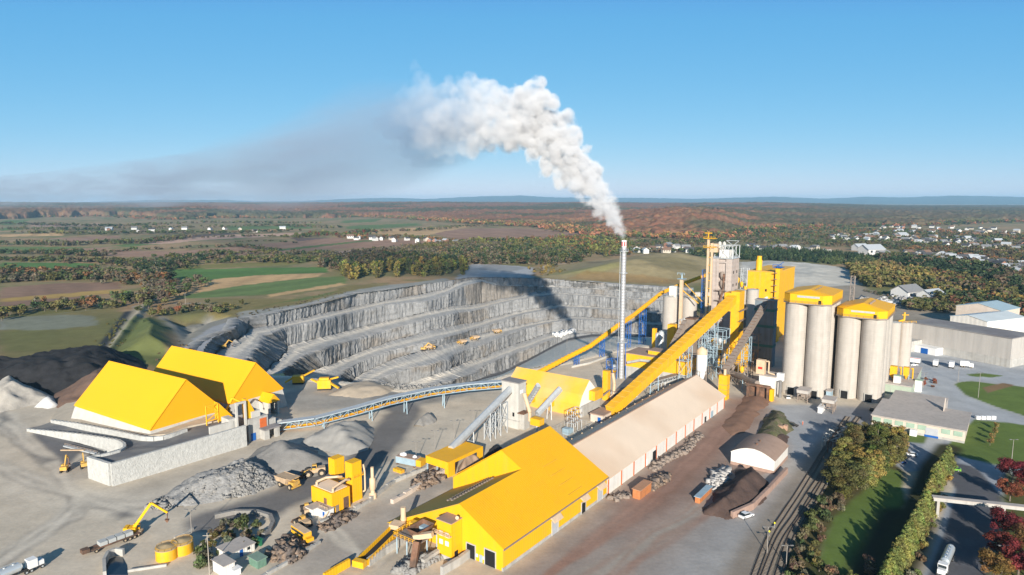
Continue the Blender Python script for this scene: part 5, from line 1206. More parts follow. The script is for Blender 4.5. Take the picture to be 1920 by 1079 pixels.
# lower mint-green block with yellow equipment on its roof, next to the silos
t, P, a, b, zt = box_px('packing_building', 'lower green-banded block with yellow filters on its flat roof next to the right silos', 'building', 1708, 745, 727, 1652, 1727, mat('mint_wall', (.36, .42, .33), rough=.8, var=.12, sc=.3), FLATROOF)
opening(t, P, 'f', .8, 1.3, .1, 2.4)
for u in (4, 9, 14): opening(t, P, 'f', u, .3, 0, 3.2, m=CONC, name='pilaster')
for s, u, w2, h2, m2, nm, lb in ((8, 8, 3.2, 7.5, YPL, 'roof_filter', 'taller yellow filter hopper standing on the green-banded block'), (14, 3, 2.6, 6.5, YPL, 'roof_filter', 'smaller yellow filter with pipes on the rear of the green-banded block')):
    q = off(P, s, u, zt+.5); tt = thing(nm, q, lb, 'filter'); bx(q, w2, w2, q[2]+2, q[2]+h2).build('housing', m2, tt)
    MB().lathe(off(q, w2/2, w2/2, q[2]), [(.3, 0), (w2*.5, 2)], 12).build('cone', m2, tt)
    mb = MB(); [mb.bar(off(q, i*w2, j*w2, q[2]), off(q, i*w2, j*w2, q[2]+2.5), .2) for i in (0, 1) for j in (0, 1)]; mb.build('leg_frame', LBLUE, tt)
    pipe('pipe', [off(q, w2+.5, -.8, q[2]+h2-1), off(q, w2+1.5, -1.5, q[2]+h2-1), off(q, w2+1.5, -1.5, q[2])], .35, YPL, tt)
for s, u, lb in ((3, 5.5, 'front of two pale roof cabins on the green-banded block'), (13, -3.4, 'rear of two pale roof cabins by the green-banded block')):
    q = off(P, s, u, zt+.5 if u > 0 else 0); tt = thing('roof_cabin', q, lb, 'cabin', 'pale cabins'); bx(q, 3.4, 3.2, q[2], q[2]+3.6 if u > 0 else 6).build('wall', WHW, tt); bx(off(q, -.1, -.1), 3.6, 3.4, q[2]+3.6 if u > 0 else 6, q[2]+3.9 if u > 0 else 6.3).build('roof', MINT, tt)
# ================================================================== long grey shed and metal-roofed halls at far right
P = G(1893, 690); dR = Vector((G(1700, 652)[0]-P[0], G(1700, 652)[1]-P[1])).normalized(); LR = lenpx(P, (dR.x, dR.y), 1700, 0); dQ = Vector((-dR.y, dR.x)); dQ = dQ if dQ.y > 0 else -dQ; zt = ZT(P[1], 636)
t = thing('grey_shed', P, 'very long plain grey shed wall at the right edge behind parked trucks', 'warehouse')
MB().prism([oq(0, 0), oq(LR, 0), oq(LR, 26), oq(0, 26)], 5, zt).build('wall', CLAD, t); MB().prism([oq(-.1, -.1), oq(LR, -.1), oq(LR, 26), oq(-.1, 26)], 0, 5).build('lower_wall', CONC, t)
MB().prism([oq(-.4, -.4), oq(LR+.4, -.4), oq(LR+.4, 26.4), oq(-.4, 26.4)], zt, zt+.5).build('roof', GREYROOF, t)
MB().prism([oq(LR*.62, -8), oq(LR*.84, -8), oq(LR*.84, -.11), oq(LR*.62, -.11)], 0, 4.6).build('loading_dock', WHP, t)
MB().prism([oq(LR*.70, -8.2), oq(LR*.77, -8.2), oq(LR*.77, -8.01), oq(LR*.70, -8.01)], .1, 3.6).build('dock_door', BLUE, t)
MB().prism([oq(LR*.84+.1, -12), oq(LR, -12), oq(LR, -.12), oq(LR*.84+.1, -.12)], 0, 7.2).build('side_block', CONC, t)
for i, (px_, row_, top_, pl, a_, w3, rows_, lb) in enumerate([(1876, 622, 584, 1793, 30, 30, 571, 'large hall with a blue-grey metal roof and cream walls at the far right'), (1848, 640, 604, 1782, 26, 22, 593, 'lower white metal-roofed hall in front of the blue-grey roofed one')]):
    Pq = cor(px_, row_); zt_ = ZT(Pq[1], top_); zr_ = ZT(Pq[1]+10, rows_); dd = Vector((G(pl, row_-12)[0]-Pq[0], G(pl, row_-12)[1]-Pq[1])).normalized(); w4 = lenpx(Pq, (dd.x, dd.y), pl, zt_); ee = Vector((-dd.y, dd.x)); ee = ee if ee.y > 0 else -ee
    t = thing('metal_hall', Pq, lb, 'hall'); dr = ((ee.x, ee.y), (dd.x, dd.y))
    gable_wall(Pq, a_+20*i, w4, 0, zt_, zr_, dirs=dr).build('wall', STONEW if i == 0 else WHW, t); gable_roof(Pq, a_+20*i, w4, zt_+.05, zr_+.05, over=.4, th=.3, dirs=dr).build('roof', mat('metal_roof%d' % i, (.36, .46, .50) if i == 0 else (.58, .62, .62), rough=.45, var=.06, sc=.1, ribs=.2, ribw=2), t)
Pq = G(1560, 757)
# ================================================================== twin tower plant on the left of the yard
P = G(623.3, 966)
t = thing('twin_tower_plant', P, 'yellow plant with two square towers and pipes in the middle of the yard', 'industrial building')
b0, a0_ = lenpx(P, BX, 585, 0), lenpx(P, AX, 657, 0); zb = ZT(P[1], 927)
bx(P, a0_, b0, 0, zb).build('wall', YEL, t); bx(off(P, .6, .6), a0_-1.2, b0-1.2, zb, zb+.2).build('roof', BEIGE, t)
for i, (px_, rb, rt, pl, pr) in enumerate([(629.5, 932, 862.5, 618, 647.5), (662, 943, 870, 649, 679.5)]):
    Q = G(px_, rb); zz = ZT(Q[1], rt); b1, a1_ = lenpx(Q, BX, pl, 0), lenpx(Q, AX, pr, 0)
    tw = bx(Q, a1_, b1, 0 if i else zb+.3, zz).build('tower', YEL, t)
    for k_ in range(3): bx(off(Q, -.06, -.06), a1_+.12, b1+.12, zz-2.8-k_*2.6, zz-2.65-k_*2.6).build('seam', YPL, tw, local=False)
    if i: Qt = Q; zq = zz
for k_, (s, u) in enumerate(((1.2, .8), (1.2, b0-1.4))):
    pipe('pipe', [off(P, s, u, zb-.3), off(P, s, u, zb+1.4), off(P, s+3, u-(.0 if k_ == 0 else 1), zb+2.0), off(P, a0_-.6, 1.2 if k_ == 0 else b0*.5, zb+2.2), off(P, a0_+1, 1.4 if k_ == 0 else b0*.5, zb+1.6)], .42, PEACH, t)
pipe('downpipe', [off(Qt, 4.4, -.5, zq-1.5), off(Qt, 4.6, -.9, zq-4), off(Qt, 4.6, -.9, 3), off(Qt, 4.2, -.4, 2.5)], .3, PEACH, t)
MB().prism(rect(off(Qt, -.2, -.9), 4.6, .85), zq-5, zq-4.85).rail([off(Qt, -.2, -.9, zq-4.9), off(Qt, 4.4, -.9, zq-4.9)], .9, .1, 1.4).build('walkway', YPL, t)
MB().lathe(off(Qt, 6.4, -2.6, 0), [(1.3, 0), (1.3, 1.8), (.7, 2), (.75, 3), (1.05, 3.4), (1.05, 7), (.55, 7.3), (.55, 11)], 16).build('exhaust_stack', PEACH, t)
for s, w2, h2, m2 in ((1.4, 1.2, 2.5, BROWNST), (4.6, 2.0, 4.0, RUSTM)): opening(t, P, 'r', s, w2, .1, h2, m=m2, name='door')
opening(t, P, 'f', 2.6, 1.4, 2.4, 2.4, m=RUSTM, name='window'); opening(t, P, 'f', .3, 1.4, .1, 2.2, m=DARK, name='doorway')
mb = MB().prism(rect(off(P, -2.2, -.4), 2.1, 4), 2.2, 2.35); mb.rail([off(P, -2.2, -.4, 2.3), off(P, -2.2, 3.6, 2.3)], 1, .1, 1.2); mb.bar(off(P, -2.2, -.6, 2.2), off(P, -5, -.9, 0), .9, .15); mb.build('stair', PEACH, t)
Q = G(611, 974); t = thing('site_cabin', Q, 'low white cabin with a blue door at the foot of the twin tower plant', 'cabin')
bx(Q, 3.2, 7, 0, 2.6).build('wall', WHP, t); bx(off(Q, -.2, -.2), 3.6, 7.4, 2.6, 2.8).build('roof', FLATROOF, t); opening(t, Q, 'f', .5, 1.0, .1, 2.1, m=BLUE, name='door')
Q = G(586, 972); t = thing('site_cabin', Q, 'smaller grey-roofed shed left of the low white cabin', 'cabin'); bx(off(Q, 0, 0), 4, 3.5, 0, 2.8).build('wall', WHW, t); bx(off(Q, -.2, -.2), 4.4, 3.9, 2.8, 3.0).build('roof', FLATROOF, t)
# ================================================================== open yellow shed
P = G(840.5, 896); b_, a_ = lenpx(P, BX, 799, 0), 20; zt = ZT(P[1], 867.5)
t = thing('open_shed', P, 'open-sided yellow shed sheltering a brown pile at the end of the grey conveyor', 'shed')
bx(P, a_, b_, zt-.5, zt).build('roof', YROOF, t)
bx(off(P, -.12, 0), .1, b_, zt-2.8, zt-.02).build('fascia', YEL, t); bx(off(P, 0, -.12), 3.6, .1, 0, zt-.02, bx(off(P, a_-3.6, -.12), 3.6, .1, 0, zt-.02, bx(off(P, 3.6, -.12), a_-7.2, .1, zt-1.2, zt-.02))).build('side_wall', YEL, t)
bx(off(P, -.1, 0), .2, 1.6, 0, zt-2.85).build('corner_wall', YEL, t)
for s, u in ((.2, b_-.6), (a_/2, b_-.6), (a_-.6, b_-.6), (.2, b_/2)): bx(off(P, s, u), .4, .4, 0, zt-.52).build('post', LBLUE, t)
bx(off(P, 1, b_-.5), a_-2, .3, 0, 1.8).build('rear_wall', RUSTM, t)
Q = G(862, 862); 
# light blue skip with bags and yellow pallets
Q = G(779, 878); dd = Vector((G(730, 868)[0]-Q[0], G(730, 868)[1]-Q[1])).normalized(); t = thing('mobile_feeder', Q, 'light blue mobile feeder box with white bags on top in the yard', 'machine')
def qd(s, u): return (Q[0]+dd.x*s+(-dd.y if -dd.y*0+dd.x*1 > 99 else dd.y)*u, Q[1]+dd.y*s+(-dd.x)*u)
MB().prism([qd(0, 0), qd(9, 0), qd(9, 4), qd(0, 4)], .6, 3.1).build('body', LBLUE, t); MB().prism([qd(-2.2, .3), qd(-.02, .3), qd(-.02, 3.7), qd(-2.2, 3.7)], .6, 3.0).build('end_box', YPL, t)
MB().prism([qd(.1, .1), qd(8.9, .1), qd(8.9, 3.9), qd(.1, 3.9)], 3.1, 3.3).build('lid', BRROOF, t)
for s, r in ((6.5, 1.2), (7.4, .9), (1.5, .9)): MB().lathe((*qd(s, 2), 3.25), [(r, 0), (r*.95, r*.5), (r*.5, r*.85), (.1, r)], 10).build('bag', WHP, t)
for s in (.5, 8): MB().prism([qd(s, -.1), qd(s+.6, -.1), qd(s+.6, 4.1), qd(s, 4.1)], 0, .6).build('leg', RUSTM, t)
Q = G(752, 889); t = thing('pallet_stack', Q, 'stack of orange-yellow pallets beside the light blue feeder', 'pallets')
mb = MB(); [bx(off(Q, 0, i*1.5), 1.8, 1.3, .02+j*.4, .32+j*.4, mb) for i in range(3) for j in range(3)]; mb.build('pallets', YPL, t)
# ================================================================== heaps
def heap(name, label, pts, h, m, run=None, seed=0, ridge=None, cat='pile', res=1.2, rough=.5, gul=.0, z0=-.05, peakrow=None):
    """pts: foot outline in photo pixels on the ground"""
    W = np.array([G(a, b, 0)[:2] for a, b in pts]); x0, y0 = W.min(0); x1, y1 = W.max(0)
    nx, ny = max(8, int((x1-x0)/res)), max(8, int((y1-y0)/res)); Xg, Yg = np.meshgrid(np.linspace(x0, x1, nx), np.linspace(y0, y1, ny))
    wx = Xg+(fbm(Xg/7+seed, Yg/7, 3)-.5)*4; wy = Yg+(fbm(Xg/7, Yg/7+seed+9, 3)-.5)*4
    ins = inpoly(wx, wy, W); d = np.where(ins, segdist(wx, wy, [tuple(p) for p in W], True), 0)
    dm = d.max(); run = run or dm; t_ = np.clip(d/run, 0, 1); prof_ = np.where(t_ < .85, t_, .85+(t_-.85)*.5)/.925
    Zg = h*prof_*(1+rough*(fbm(Xg/8+seed, Yg/8, 4)-.5)) + rough*.5*(vnoise(Xg/.9+seed, Yg/.9)-.5)*np.clip(d, 0, 1)
    if gul:
        gx, gy = np.gradient(d); an = np.arctan2(gx, gy); Zg += gul*(vnoise((Xg*np.cos(an+1.57)+Yg*np.sin(an+1.57))/1.3, Xg*0)-.5)*np.sin(np.pi*np.clip(t_, 0, 1))
    Zg = np.where(ins, Zg+z0, -.6)
    qx, qy = ins, 0; cell = ins[:-1, :-1] | ins[1:, 1:] | ins[:-1, 1:] | ins[1:, :-1]
    o = grid_mesh(name, np.stack([Xg, Yg, Zg], -1), m, smooth=True, keep=cell)
    return tag(o, label, cat)
COAL = mat('coal', (.022, .022, .024), rough=.9, var=.35, sc=.25, bump=.15, bsc=1.5)
LIME = mat('limestone_heap', (.46, .42, .36), rough=.95, var=.16, sc=.3, col2=(.36, .33, .29), bump=.15, bsc=1.5)
GREYH = mat('grey_heap', (.235, .222, .205), rough=.95, var=.14, sc=.3, bump=.15, bsc=1.5)
BROWNH = mat('brown_heap', (.15, .095, .07), rough=.95, var=.2, sc=.25, bump=.15, bsc=1.5)
ORE = mat('ore_heap', (.085, .055, .045), rough=.95, var=.25, sc=.3, bump=.15, bsc=1.5)
heap('coal_heap', 'long black coal heap with ridged sides at the left edge', [(-120,735),(-60,700),(60,690),(200,668),(262,672),(275,690),(255,715),(215,735),(120,742),(40,748),(-40,752)], 12.5, COAL, run=24, seed=2, gul=1.5)
heap('brown_heap', 'rounded reddish brown heap behind the nearer yellow hall', [(92,748),(130,722),(200,702),(260,706),(280,740),(210,762),(140,768),(100,765)], 10, BROWNH, run=20, seed=5)
heap('limestone_heap', 'pale cream limestone heap at the left edge in front of the coal', [(-60,770),(-30,735),(30,720),(62,715),(90,738),(112,752),(40,765),(0,775)], 11, LIME, run=17, seed=8, gul=.7)
heap('white_heap', 'small white sand heap right of the cream limestone heap', [(62,765),(82,752),(106,755),(112,761),(90,767)], 4, mat('white_sand', (.62, .6, .57), rough=.95, var=.08, sc=.5), seed=3)
heap('gravel_heap', 'smooth grey gravel heap behind the haul truck', [(455,868),(480,842),(520,835),(580,838),(626,862),(628,878),(590,895),(520,897),(470,890)], 8.5, GREYH, run=17, seed=11, gul=.5)
heap('gravel_heap', 'lighter grey gravel heap nearer the conveyor', [(560,836),(590,812),(640,800),(700,803),(706,816),(690,842),(650,856),(600,845),(575,842)], 8, mat('light_gravel_heap', (.31, .295, .27), rough=.95, var=.14, sc=.3), run=14, seed=13, rough=.9)
heap('rubble_heap', 'low rough mound of broken rock in the yard left of the haul truck', [(300,935),(350,905),(420,880),(470,868),(515,885),(525,905),(470,928),(400,942),(330,950)], 5, mat('rock_rubble', (.27, .262, .25), rough=.95, var=.3, sc=.8, bump=.3, bsc=1.2), run=9, seed=15, rough=1.4, res=.7)
heap('shed_heap', 'light brown heap inside the open yellow shed', [(850,893),(858,872),(890,862),(905,872),(880,890)], 5.5, mat('tan_heap', (.34, .24, .17), rough=.95, var=.15, sc=.5), run=5, seed=4, res=.6)
heap('dark_heap', 'dark heap between the yellow open shed and the conveyor', [(905,860),(915,842),(945,838),(950,850),(925,868)], 4.5, COAL, run=6, seed=6, res=.7)
heap('ore_heap', 'dark brown ore heap beside the barrel-roofed store', [(1318,955),(1350,915),(1382,882),(1412,884),(1442,905),(1436,935),(1400,962),(1360,975),(1322,968)], 7.5, ORE, run=11, seed=9, gul=.6, res=.7)
heap('ore_heap', 'small dark ore heap behind the barrel-roofed store', [(1440,828),(1462,815),(1482,822),(1478,838)], 3, ORE, seed=19, res=.6)
heap('sand_heap', 'tan sand heap between the conveyor and the quarry rim', [(615,742),(650,722),(700,716),(745,728),(730,740),(680,748)], 3.2, mat('tan_sand', (.40, .33, .25), rough=.95, var=.12, sc=.3), seed=21, run=9)
heap('spoil_heap', 'small grey spoil heap on the pale yard below the conveyor', [(775,800),(790,785),(812,780),(818,790),(800,800)], 3.4, GREYH, seed=22, res=.6)
heap('scrub_bank', 'scrubby brown bank at the left end of the red haul ramp', [(1405,845),(1425,800),(1445,770),(1470,775),(1488,800),(1470,830),(1440,850)], 4.2, mat('scrub_bank', (.17, .14, .085), rough=.95, var=.35, sc=.8, col2=(.11, .115, .05), bump=.4, bsc=1.5), seed=25, run=7, rough=1.0)
heap('red_ramp', 'reddish earth ramp leading to the brown steel hopper', [(1350,800),(1380,762),(1398,742),(1438,742),(1446,752),(1420,785),(1395,812),(1370,818)], 1.8, mat('red_earth', (.235, .135, .09), rough=.95, var=.15, sc=.3), seed=27, run=9, rough=.3)
heap('rock_heap', 'loaded rock heap in the pit behind the mining shovel', [(560,1079)]*3+[(561,1079)], .01, GREYH) if False else None
# ================================================================== vehicles and machines (built once each at the origin, nose along +x)
MACH = mat('machine_yellow', (.62, .36, .07), rough=.65, var=.15, sc=1, dirt=(.38, .28, .18), streak=.5)
DUSTY = mat('dusty_tan', (.46, .33, .21), rough=.85, var=.15, sc=1)
TYRE = mat('tyre', (.035, .033, .032), rough=.9, var=.2, sc=2)
RIMM = mat('wheel_rim', (.42, .33, .22), rough=.6, var=.1, sc=2)
def place(o, px, py, ang, z=0.0, label=None, group=None, s=1.0):
    x, y, _ = G(px, py, z); o.location = (x, y, z); o.rotation_euler = (0, 0, ang); o.scale = (s, s, s)
    if label: o['label'] = label
    if group: o['group'] = group
    return o
def dirpx(p0, p1, z=0.0):
    a, b = G(*p0, z), G(*p1, z); return math.atan2(b[1]-a[1], b[0]-a[0])
def wheel(parent, x, y, r, w, rim=RIMM):
    t = MB().cyl((x, y-w/2, r), (x, y+w/2, r), r, n=16, sm=False).build('wheel', TYRE, parent)
    MB().cyl((x, y-w/2-.03, r), (x, y+w/2+.03, r), r*.5, n=12, sm=False).build('rim', rim, t, local=False); return t
def bb(mb, x0, x1, y0, y1, z0, z1): return mb.prism([(x0, y0), (x1, y0), (x1, y1), (x0, y1)], z0, z1)
def haul_truck():
    t = thing('haul_truck', (0, 0, 0), '', 'dump truck')
    v = [(-4.6, -2.3, 2.3), (1.0, -2.3, 2.0), (1.0, 2.3, 2.0), (-4.6, 2.3, 2.3), (-5.6, -2.5, 4.4), (1.9, -2.5, 4.5), (1.9, 2.5, 4.5), (-5.6, 2.5, 4.4)]
    MB().add(v, [(3, 2, 1, 0), (0, 1, 5, 4), (1, 2, 6, 5), (2, 3, 7, 6)]).add([(-5.5, -2.3, 4.2), (1.8, -2.3, 4.2), (1.8, 2.3, 4.2), (-5.5, 2.3, 4.2)], [(0, 1, 2, 3)]).build('dump_body', DUSTY, t)
    mb = bb(MB(), 1.8, 4.4, -2.4, 2.4, 4.5, 4.7); bb(mb, 1.85, 2.0, -2.4, 2.4, 2, 4.5); mb.build('canopy', DUSTY, t)
    mb = bb(MB(), -3.8, 4.6, -1.1, 1.1, 1.1, 1.9); bb(mb, 2.2, 4.9, -1.7, 1.7, 1.9, 3.2); bb(mb, 4.5, 5.0, -2.2, 2.2, .9, 1.5); mb.build('chassis', MACH, t)
    c = bb(MB(), 2.4, 4.2, .2, 1.9, 3.2, 4.4).build('cab', MACH, t); bb(MB(), 2.6, 4.25, .15, 1.95, 3.6, 4.2).build('window', GLASSD, c)
    for x, y, w in ((3.4, -1.9, .8), (3.4, 1.9, .8), (-2.4, -1.75, 1.3), (-2.4, 1.75, 1.3)): wheel(t, x, y, 1.25, w)
    return t
def loader():
    t = thing('wheel_loader', (0, 0, 0), '', 'wheel loader')
    mb = bb(MB(), -4.2, -.6, -1.3, 1.3, 1.5, 3.1); bb(mb, -.6, 1.8, -1.0, 1.0, 1.3, 2.4); mb.build('body', DUSTY, t)
    c = bb(MB(), -1.2, .4, -.8, .8, 2.45, 4.2).build('cab', MACH, t); bb(MB(), -1.0, .45, -.85, .85, 3.1, 3.9).build('window', GLASSD, c)
    MB().bar((.8, -.7, 2.3), (3.8, -.7, 1.2), .3, .5).bar((.8, .7, 2.3), (3.8, .7, 1.2), .3, .5).build('lift_arm', MACH, t)
    MB().add([(3.7, -2, .3), (5.6, -2, .2), (3.9, -2, 2.0), (3.7, 2, .3), (5.6, 2, .2), (3.9, 2, 2.0)], [(0, 1, 4, 3), (0, 3, 5, 2), (0, 2, 1), (3, 4, 5)]).build('bucket', RUSTM, t)
    for x in (-2.8, 1.9):
        for y in (-1.7, 1.7): wheel(t, x, y, 1.35, 1.0)
    return t
def excavator(m, arm=((0, 0, 2.3), (3.6, 0, 6.4), (6.6, 0, 4.2), (6.3, 0, 1.6)), tracks=True):
    t = thing('excavator', (0, 0, 0), '', 'excavator')
    if tracks:
        for y in (-1.35, 1.35): bb(MB(), -2.3, 2.3, y-.35, y+.35, 0, .95).build('track', TYRE, t)
        bb(MB(), -1, 1, -1, 1, .6, 1.1).build('undercarriage', DUSTY, t)
    else:
        bb(MB(), -2.4, 2.4, -1.0, 1.0, .7, 1.4).build('undercarriage', DUSTY, t)
        for x in (-1.7, 1.7):
            for y in (-1.2, 1.2): wheel(t, x, y, .6, .5)
    mb = bb(MB(), -2.7, .9, -1.35, 1.35, 1.4, 2.7); bb(mb, -2.7, -1.6, -1.3, 1.3, 2.7, 2.95); mb.build('body', m, t)
    c = bb(MB(), -.2, 1.5, .35, 1.35, 1.4, 3.3).build('cab', m, t); bb(MB(), 0, 1.55, .3, 1.4, 2.2, 3.1).build('window', GLASSD, c)
    MB().bar(arm[0], arm[1], .5, .8).build('boom', m, t); MB().bar(arm[1], arm[2], .4, .6).build('arm', m, t); 
    q = Vector(arm[3]); MB().bar(arm[2], arm[3], .22, .3).add([(q.x-.6, -.6, q.z), (q.x+.6, -.6, q.z-.2), (q.x+.1, -.6, q.z-1.1), (q.x-.6, .6, q.z), (q.x+.6, .6, q.z-.2), (q.x+.1, .6, q.z-1.1)], [(0, 1, 2), (5, 4, 3), (0, 3, 4, 1), (1, 4, 5, 2), (2, 5, 3, 0)]).build('bucket', RUSTM, t)
    return t
TANKM = mat('polished_tank', (.62, .66, .68), rough=.3, var=.05, sc=1, metal=.5)
def tanker():
    t = thing('tanker_truck', (0, 0, 0), '', 'tanker truck')
    mb = MB(); mb.cyl((-11.5, 0, 2.5), (-1.0, 0, 2.5), 1.25, n=18); mb.cyl((-12.1, 0, 2.5), (-11.5, 0, 2.5), .7, 1.25, n=18); mb.cyl((-1.0, 0, 2.5), (-.4, 0, 2.5), 1.25, .7, n=18); mb.build('tank', TANKM, t)
    for i in range(5): MB().cyl((-10.6+i*2.1, 0, 3.6), (-10.6+i*2.1, 0, 3.95), .35, n=10).build('manhole', STEEL, t)
    MB().rail([(-11, .5, 3.7), (-1.5, .5, 3.7)], .3, .06, 2).build('top_rail', STEEL, t)
    bb(bb(MB(), -11.5, -1.5, -.5, .5, .9, 1.3), -1, 4.2, -.5, .5, .8, 1.1).build('chassis', TYRE, t)
    c = bb(bb(MB(), .9, 3.0, -1.2, 1.2, 1.1, 3.4), 3.0, 4.6, -1.0, 1.0, 1.0, 2.3).build('cab', WHP, t); bb(MB(), 2.6, 3.06, -1.05, 1.05, 2.3, 3.1).build('windscreen', GLASSD, c)
    for x in (-10.4, -9.1, -7.8, .2, 1.4, 4.0):
        for y in (-1.0, 1.0): wheel(t, x, y, .52, .5, STEEL)
    return t
def car(col, nm='car'):
    t = thing(nm, (0, 0, 0), '', 'car'); m = mat(col[0], col[1], rough=.3, var=.03, sc=1, spec=.5)
    v = [(x, y, z) for x, z in ((-2.2, .35), (2.2, .35), (2.25, .8), (1.2, .95), (-2.2, .98)) for y in (-.88, .88)]
    MB().add([(x, -.88, z) for x, z in ((-2.2, .3), (2.2, .3), (2.25, .75), (1.1, .95), (-2.2, 1.0))]+[(x, .88, z) for x, z in ((-2.2, .3), (2.2, .3), (2.25, .75), (1.1, .95), (-2.2, 1.0))], [(0, 1, 2, 3, 4), (9, 8, 7, 6, 5), (0, 5, 6, 1), (1, 6, 7, 2), (2, 7, 8, 3), (3, 8, 9, 4), (4, 9, 5, 0)]).build('body', m, t)
    k = [(-1.9, .98), (1.05, .94), (.3, 1.45), (-1.3, 1.48)]
    MB().add([(x, -.8, z) for x, z in k]+[(x, .8, z) for x, z in k], [(0, 1, 2, 3), (7, 6, 5, 4), (1, 5, 6, 2), (0, 3, 7, 4)]).build('window', GLASSD, t); bb(MB(), -1.3, .3, -.76, .76, 1.46, 1.52).build('roof', m, t)
    for x in (-1.4, 1.4):
        for y in (-.8, .8): wheel(t, x, y, .33, .24, STEEL)
    return t
ht = haul_truck(); HT = [ht]+[copy_tree(ht) for _ in range(4)]
place(HT[0], 541, 913, dirpx((520, 898), (560, 912)), label='dusty haul truck with an empty body in the yard beside the rubble heap', group='haul trucks', s=.88)
zq = -49
for o, (px_, py_), a, lb in zip(HT[1:], ((808, 655), (866, 644), (891, 637), (934, 625)), (0.5, 3.6, 3.5, .5), ('haul truck being loaded beside the mining shovel in the pit', 'haul truck just right of the loading place in the pit', 'third haul truck from the left on the pit road', 'rightmost haul truck on the pit road')): place(o, px_, py_, a, zq, lb, 'haul trucks'); o.location = Vector(QP(px_, py_))+Vector((0, 0, .3))
ld = loader(); place(ld, 588, 892, dirpx((600, 888), (560, 893)), label='dusty wheel loader parked against the grey gravel heap behind the haul truck', s=1.0)
ld2 = copy_tree(ld); place(ld2, 575, 962, 2.0, label='wheel loader among parked machines left of the twin tower plant', s=.8)
ld3 = copy_tree(ld); place(ld3, 567, 986, 2.4, label='second wheel loader parked just above the yellow bus', s=.8)
ex = excavator(MACH); place(ex, 122, 884, dirpx((122, 884), (140, 860)), label='small yellow excavator standing left of the white wall end', s=.8)
ex2 = copy_tree(ex); place(ex2, 158, 877, 2.2, label='yellow machine tucked against the short end of the white wall', s=.75)
ex3 = copy_tree(ex); place(ex3, 796, 658, .2, zq, 'mining shovel working at the heap in the pit', s=1.15); ex3.location = Vector(QP(796, 658))+Vector((0, 0, .3))
ex4 = copy_tree(ex); place(ex4, 425, 655, .8, LV[2]+.3, 'small yellow excavator on the haul road behind the farther hall', s=.9); ex4.location = Vector(QP(425, 655))+Vector((0, 0, .4))
mh = excavator(YEL, ((0, 0, 2.4), (5.6, 0, 10.2), (10.2, 0, 6.6), (10.0, 0, 4.4)), False); mh.name = 'material_handler'; place(mh, 252, 1003, dirpx((252, 1003), (290, 1000)), label='yellow wheeled material handler with a long raised arm beside the flatbed', s=.95); mh['category'] = 'material handler'
mh2 = excavator(YEL, ((0, 0, 2.4), (3.0, 0, 8.2), (7.2, 0, 6.0), (7.8, 0, 3.2)), False); mh2.name = 'material_handler'; mh2['category'] = 'material handler'; place(mh2, 425, 778, .1, 7.7, 'yellow material handler with a bent arm on the terrace by the hopper', s=.9)
# flatbed with white bags
t = thing('flatbed_trailer', (0, 0, 0), '', 'trailer'); bb(MB(), -7, 6, -1.3, 1.3, 1.0, 1.35).build('bed', RUSTM, t)
for i in range(4): bb(MB(), -5.2+i*2.3, -3.2+i*2.3, -1.15, 1.15, 1.37, 2.5).build('bag_stack', mat('grey_bag', (.42, .43, .42), rough=.8, var=.1, sc=1), t)
for x in (-5.5, -4.2, -2.9, 4.8):
    for y in (-1.1, 1.1): wheel(t, x, y, .55, .45)
bb(MB(), 6.3, 8.2, -1.0, 1.0, .8, 1.9).build('tow_hitch', RUSTM, t)
place(t, 212, 1022, dirpx((244, 1010), (185, 1032)), label='flatbed trailer loaded with grey sacks in front of the material handler')
tk = tanker(); TK = [tk, copy_tree(tk)]
place(TK[0], 1769, 1071, dirpx((1783, 1040), (1768, 1075)), label='polished tanker truck with a white cab on the road below the pipe bridge', s=.92)
place(TK[1], 45, 1076, dirpx((0, 1085), (60, 1060)), label='dusty tanker truck cut by the bottom left corner')
# bus
t = thing('yellow_bus', (0, 0, 0), '', 'bus'); bb(MB(), -5, 3.2, -1.25, 1.25, .7, 3.1).build('body', YPL, t); bb(MB(), 3.2, 4.8, -1.1, 1.1, .7, 1.8).build('bonnet', YPL, t)
bb(MB(), -4.7, 2.6, -1.29, 1.29, 1.9, 2.7).build('window_band', GLASSD, t); bb(MB(), -4.9, 3.1, -1.15, 1.15, 3.1, 3.2).build('roof', PEACH, t)
for x in (-3.3, 3.4):
    for y in (-1.1, 1.1): wheel(t, x, y, .5, .35)
place(t, 568, 1010, dirpx((555, 1000), (582, 1018)), label='old yellow bus parked below the wheel loaders', s=.95)
# cars and vans
cars = {'w': car(('white_car_paint', (.75, .75, .75))), 'k': car(('black_car_paint', (.015, .016, .02))), 'g': car(('green_car_paint', (.18, .42, .05))), 'b': car(('blue_car_paint', (.03, .08, .25))), 's': car(('silver_car_paint', (.45, .46, .48)))}
first = dict(cars)
def put_car(c, px, py, a, label, s=1.05, group=None):
    o = first.pop(c) if c in first else copy_tree(cars[c]); place(o, px, py, a, label=label, s=s, group=group)
put_car('w', 1399, 970, dirpx((1390, 972), (1408, 966)), 'white pickup-sized car by the low end of the ore pile wall', 1.15)
put_car('k', 1486, 799, dirpx((1473, 795), (1494, 800)), 'black car parked behind the barrel-roofed store'); put_car('w', 1478, 747, 1.2, 'white car at the foot of the front left big silo')
put_car('g', 1788, 882, 2.6, 'bright green car half hidden behind the cedar row'); put_car('k', 1692, 858, 2.7, 'black car parked by the poplar clump'); put_car('b', 1686, 868, 2.7, 'dark blue car parked nearest the long lawn'); put_car('w', 1708, 855, 2.7, 'white car beside the black car by the poplar clump')
put_car('k', 1635, 770, 1.0, 'dark car in the shade beside the flat-roofed office'); put_car('w', 1713, 686, .1, 'white car in front of the long white trailer')
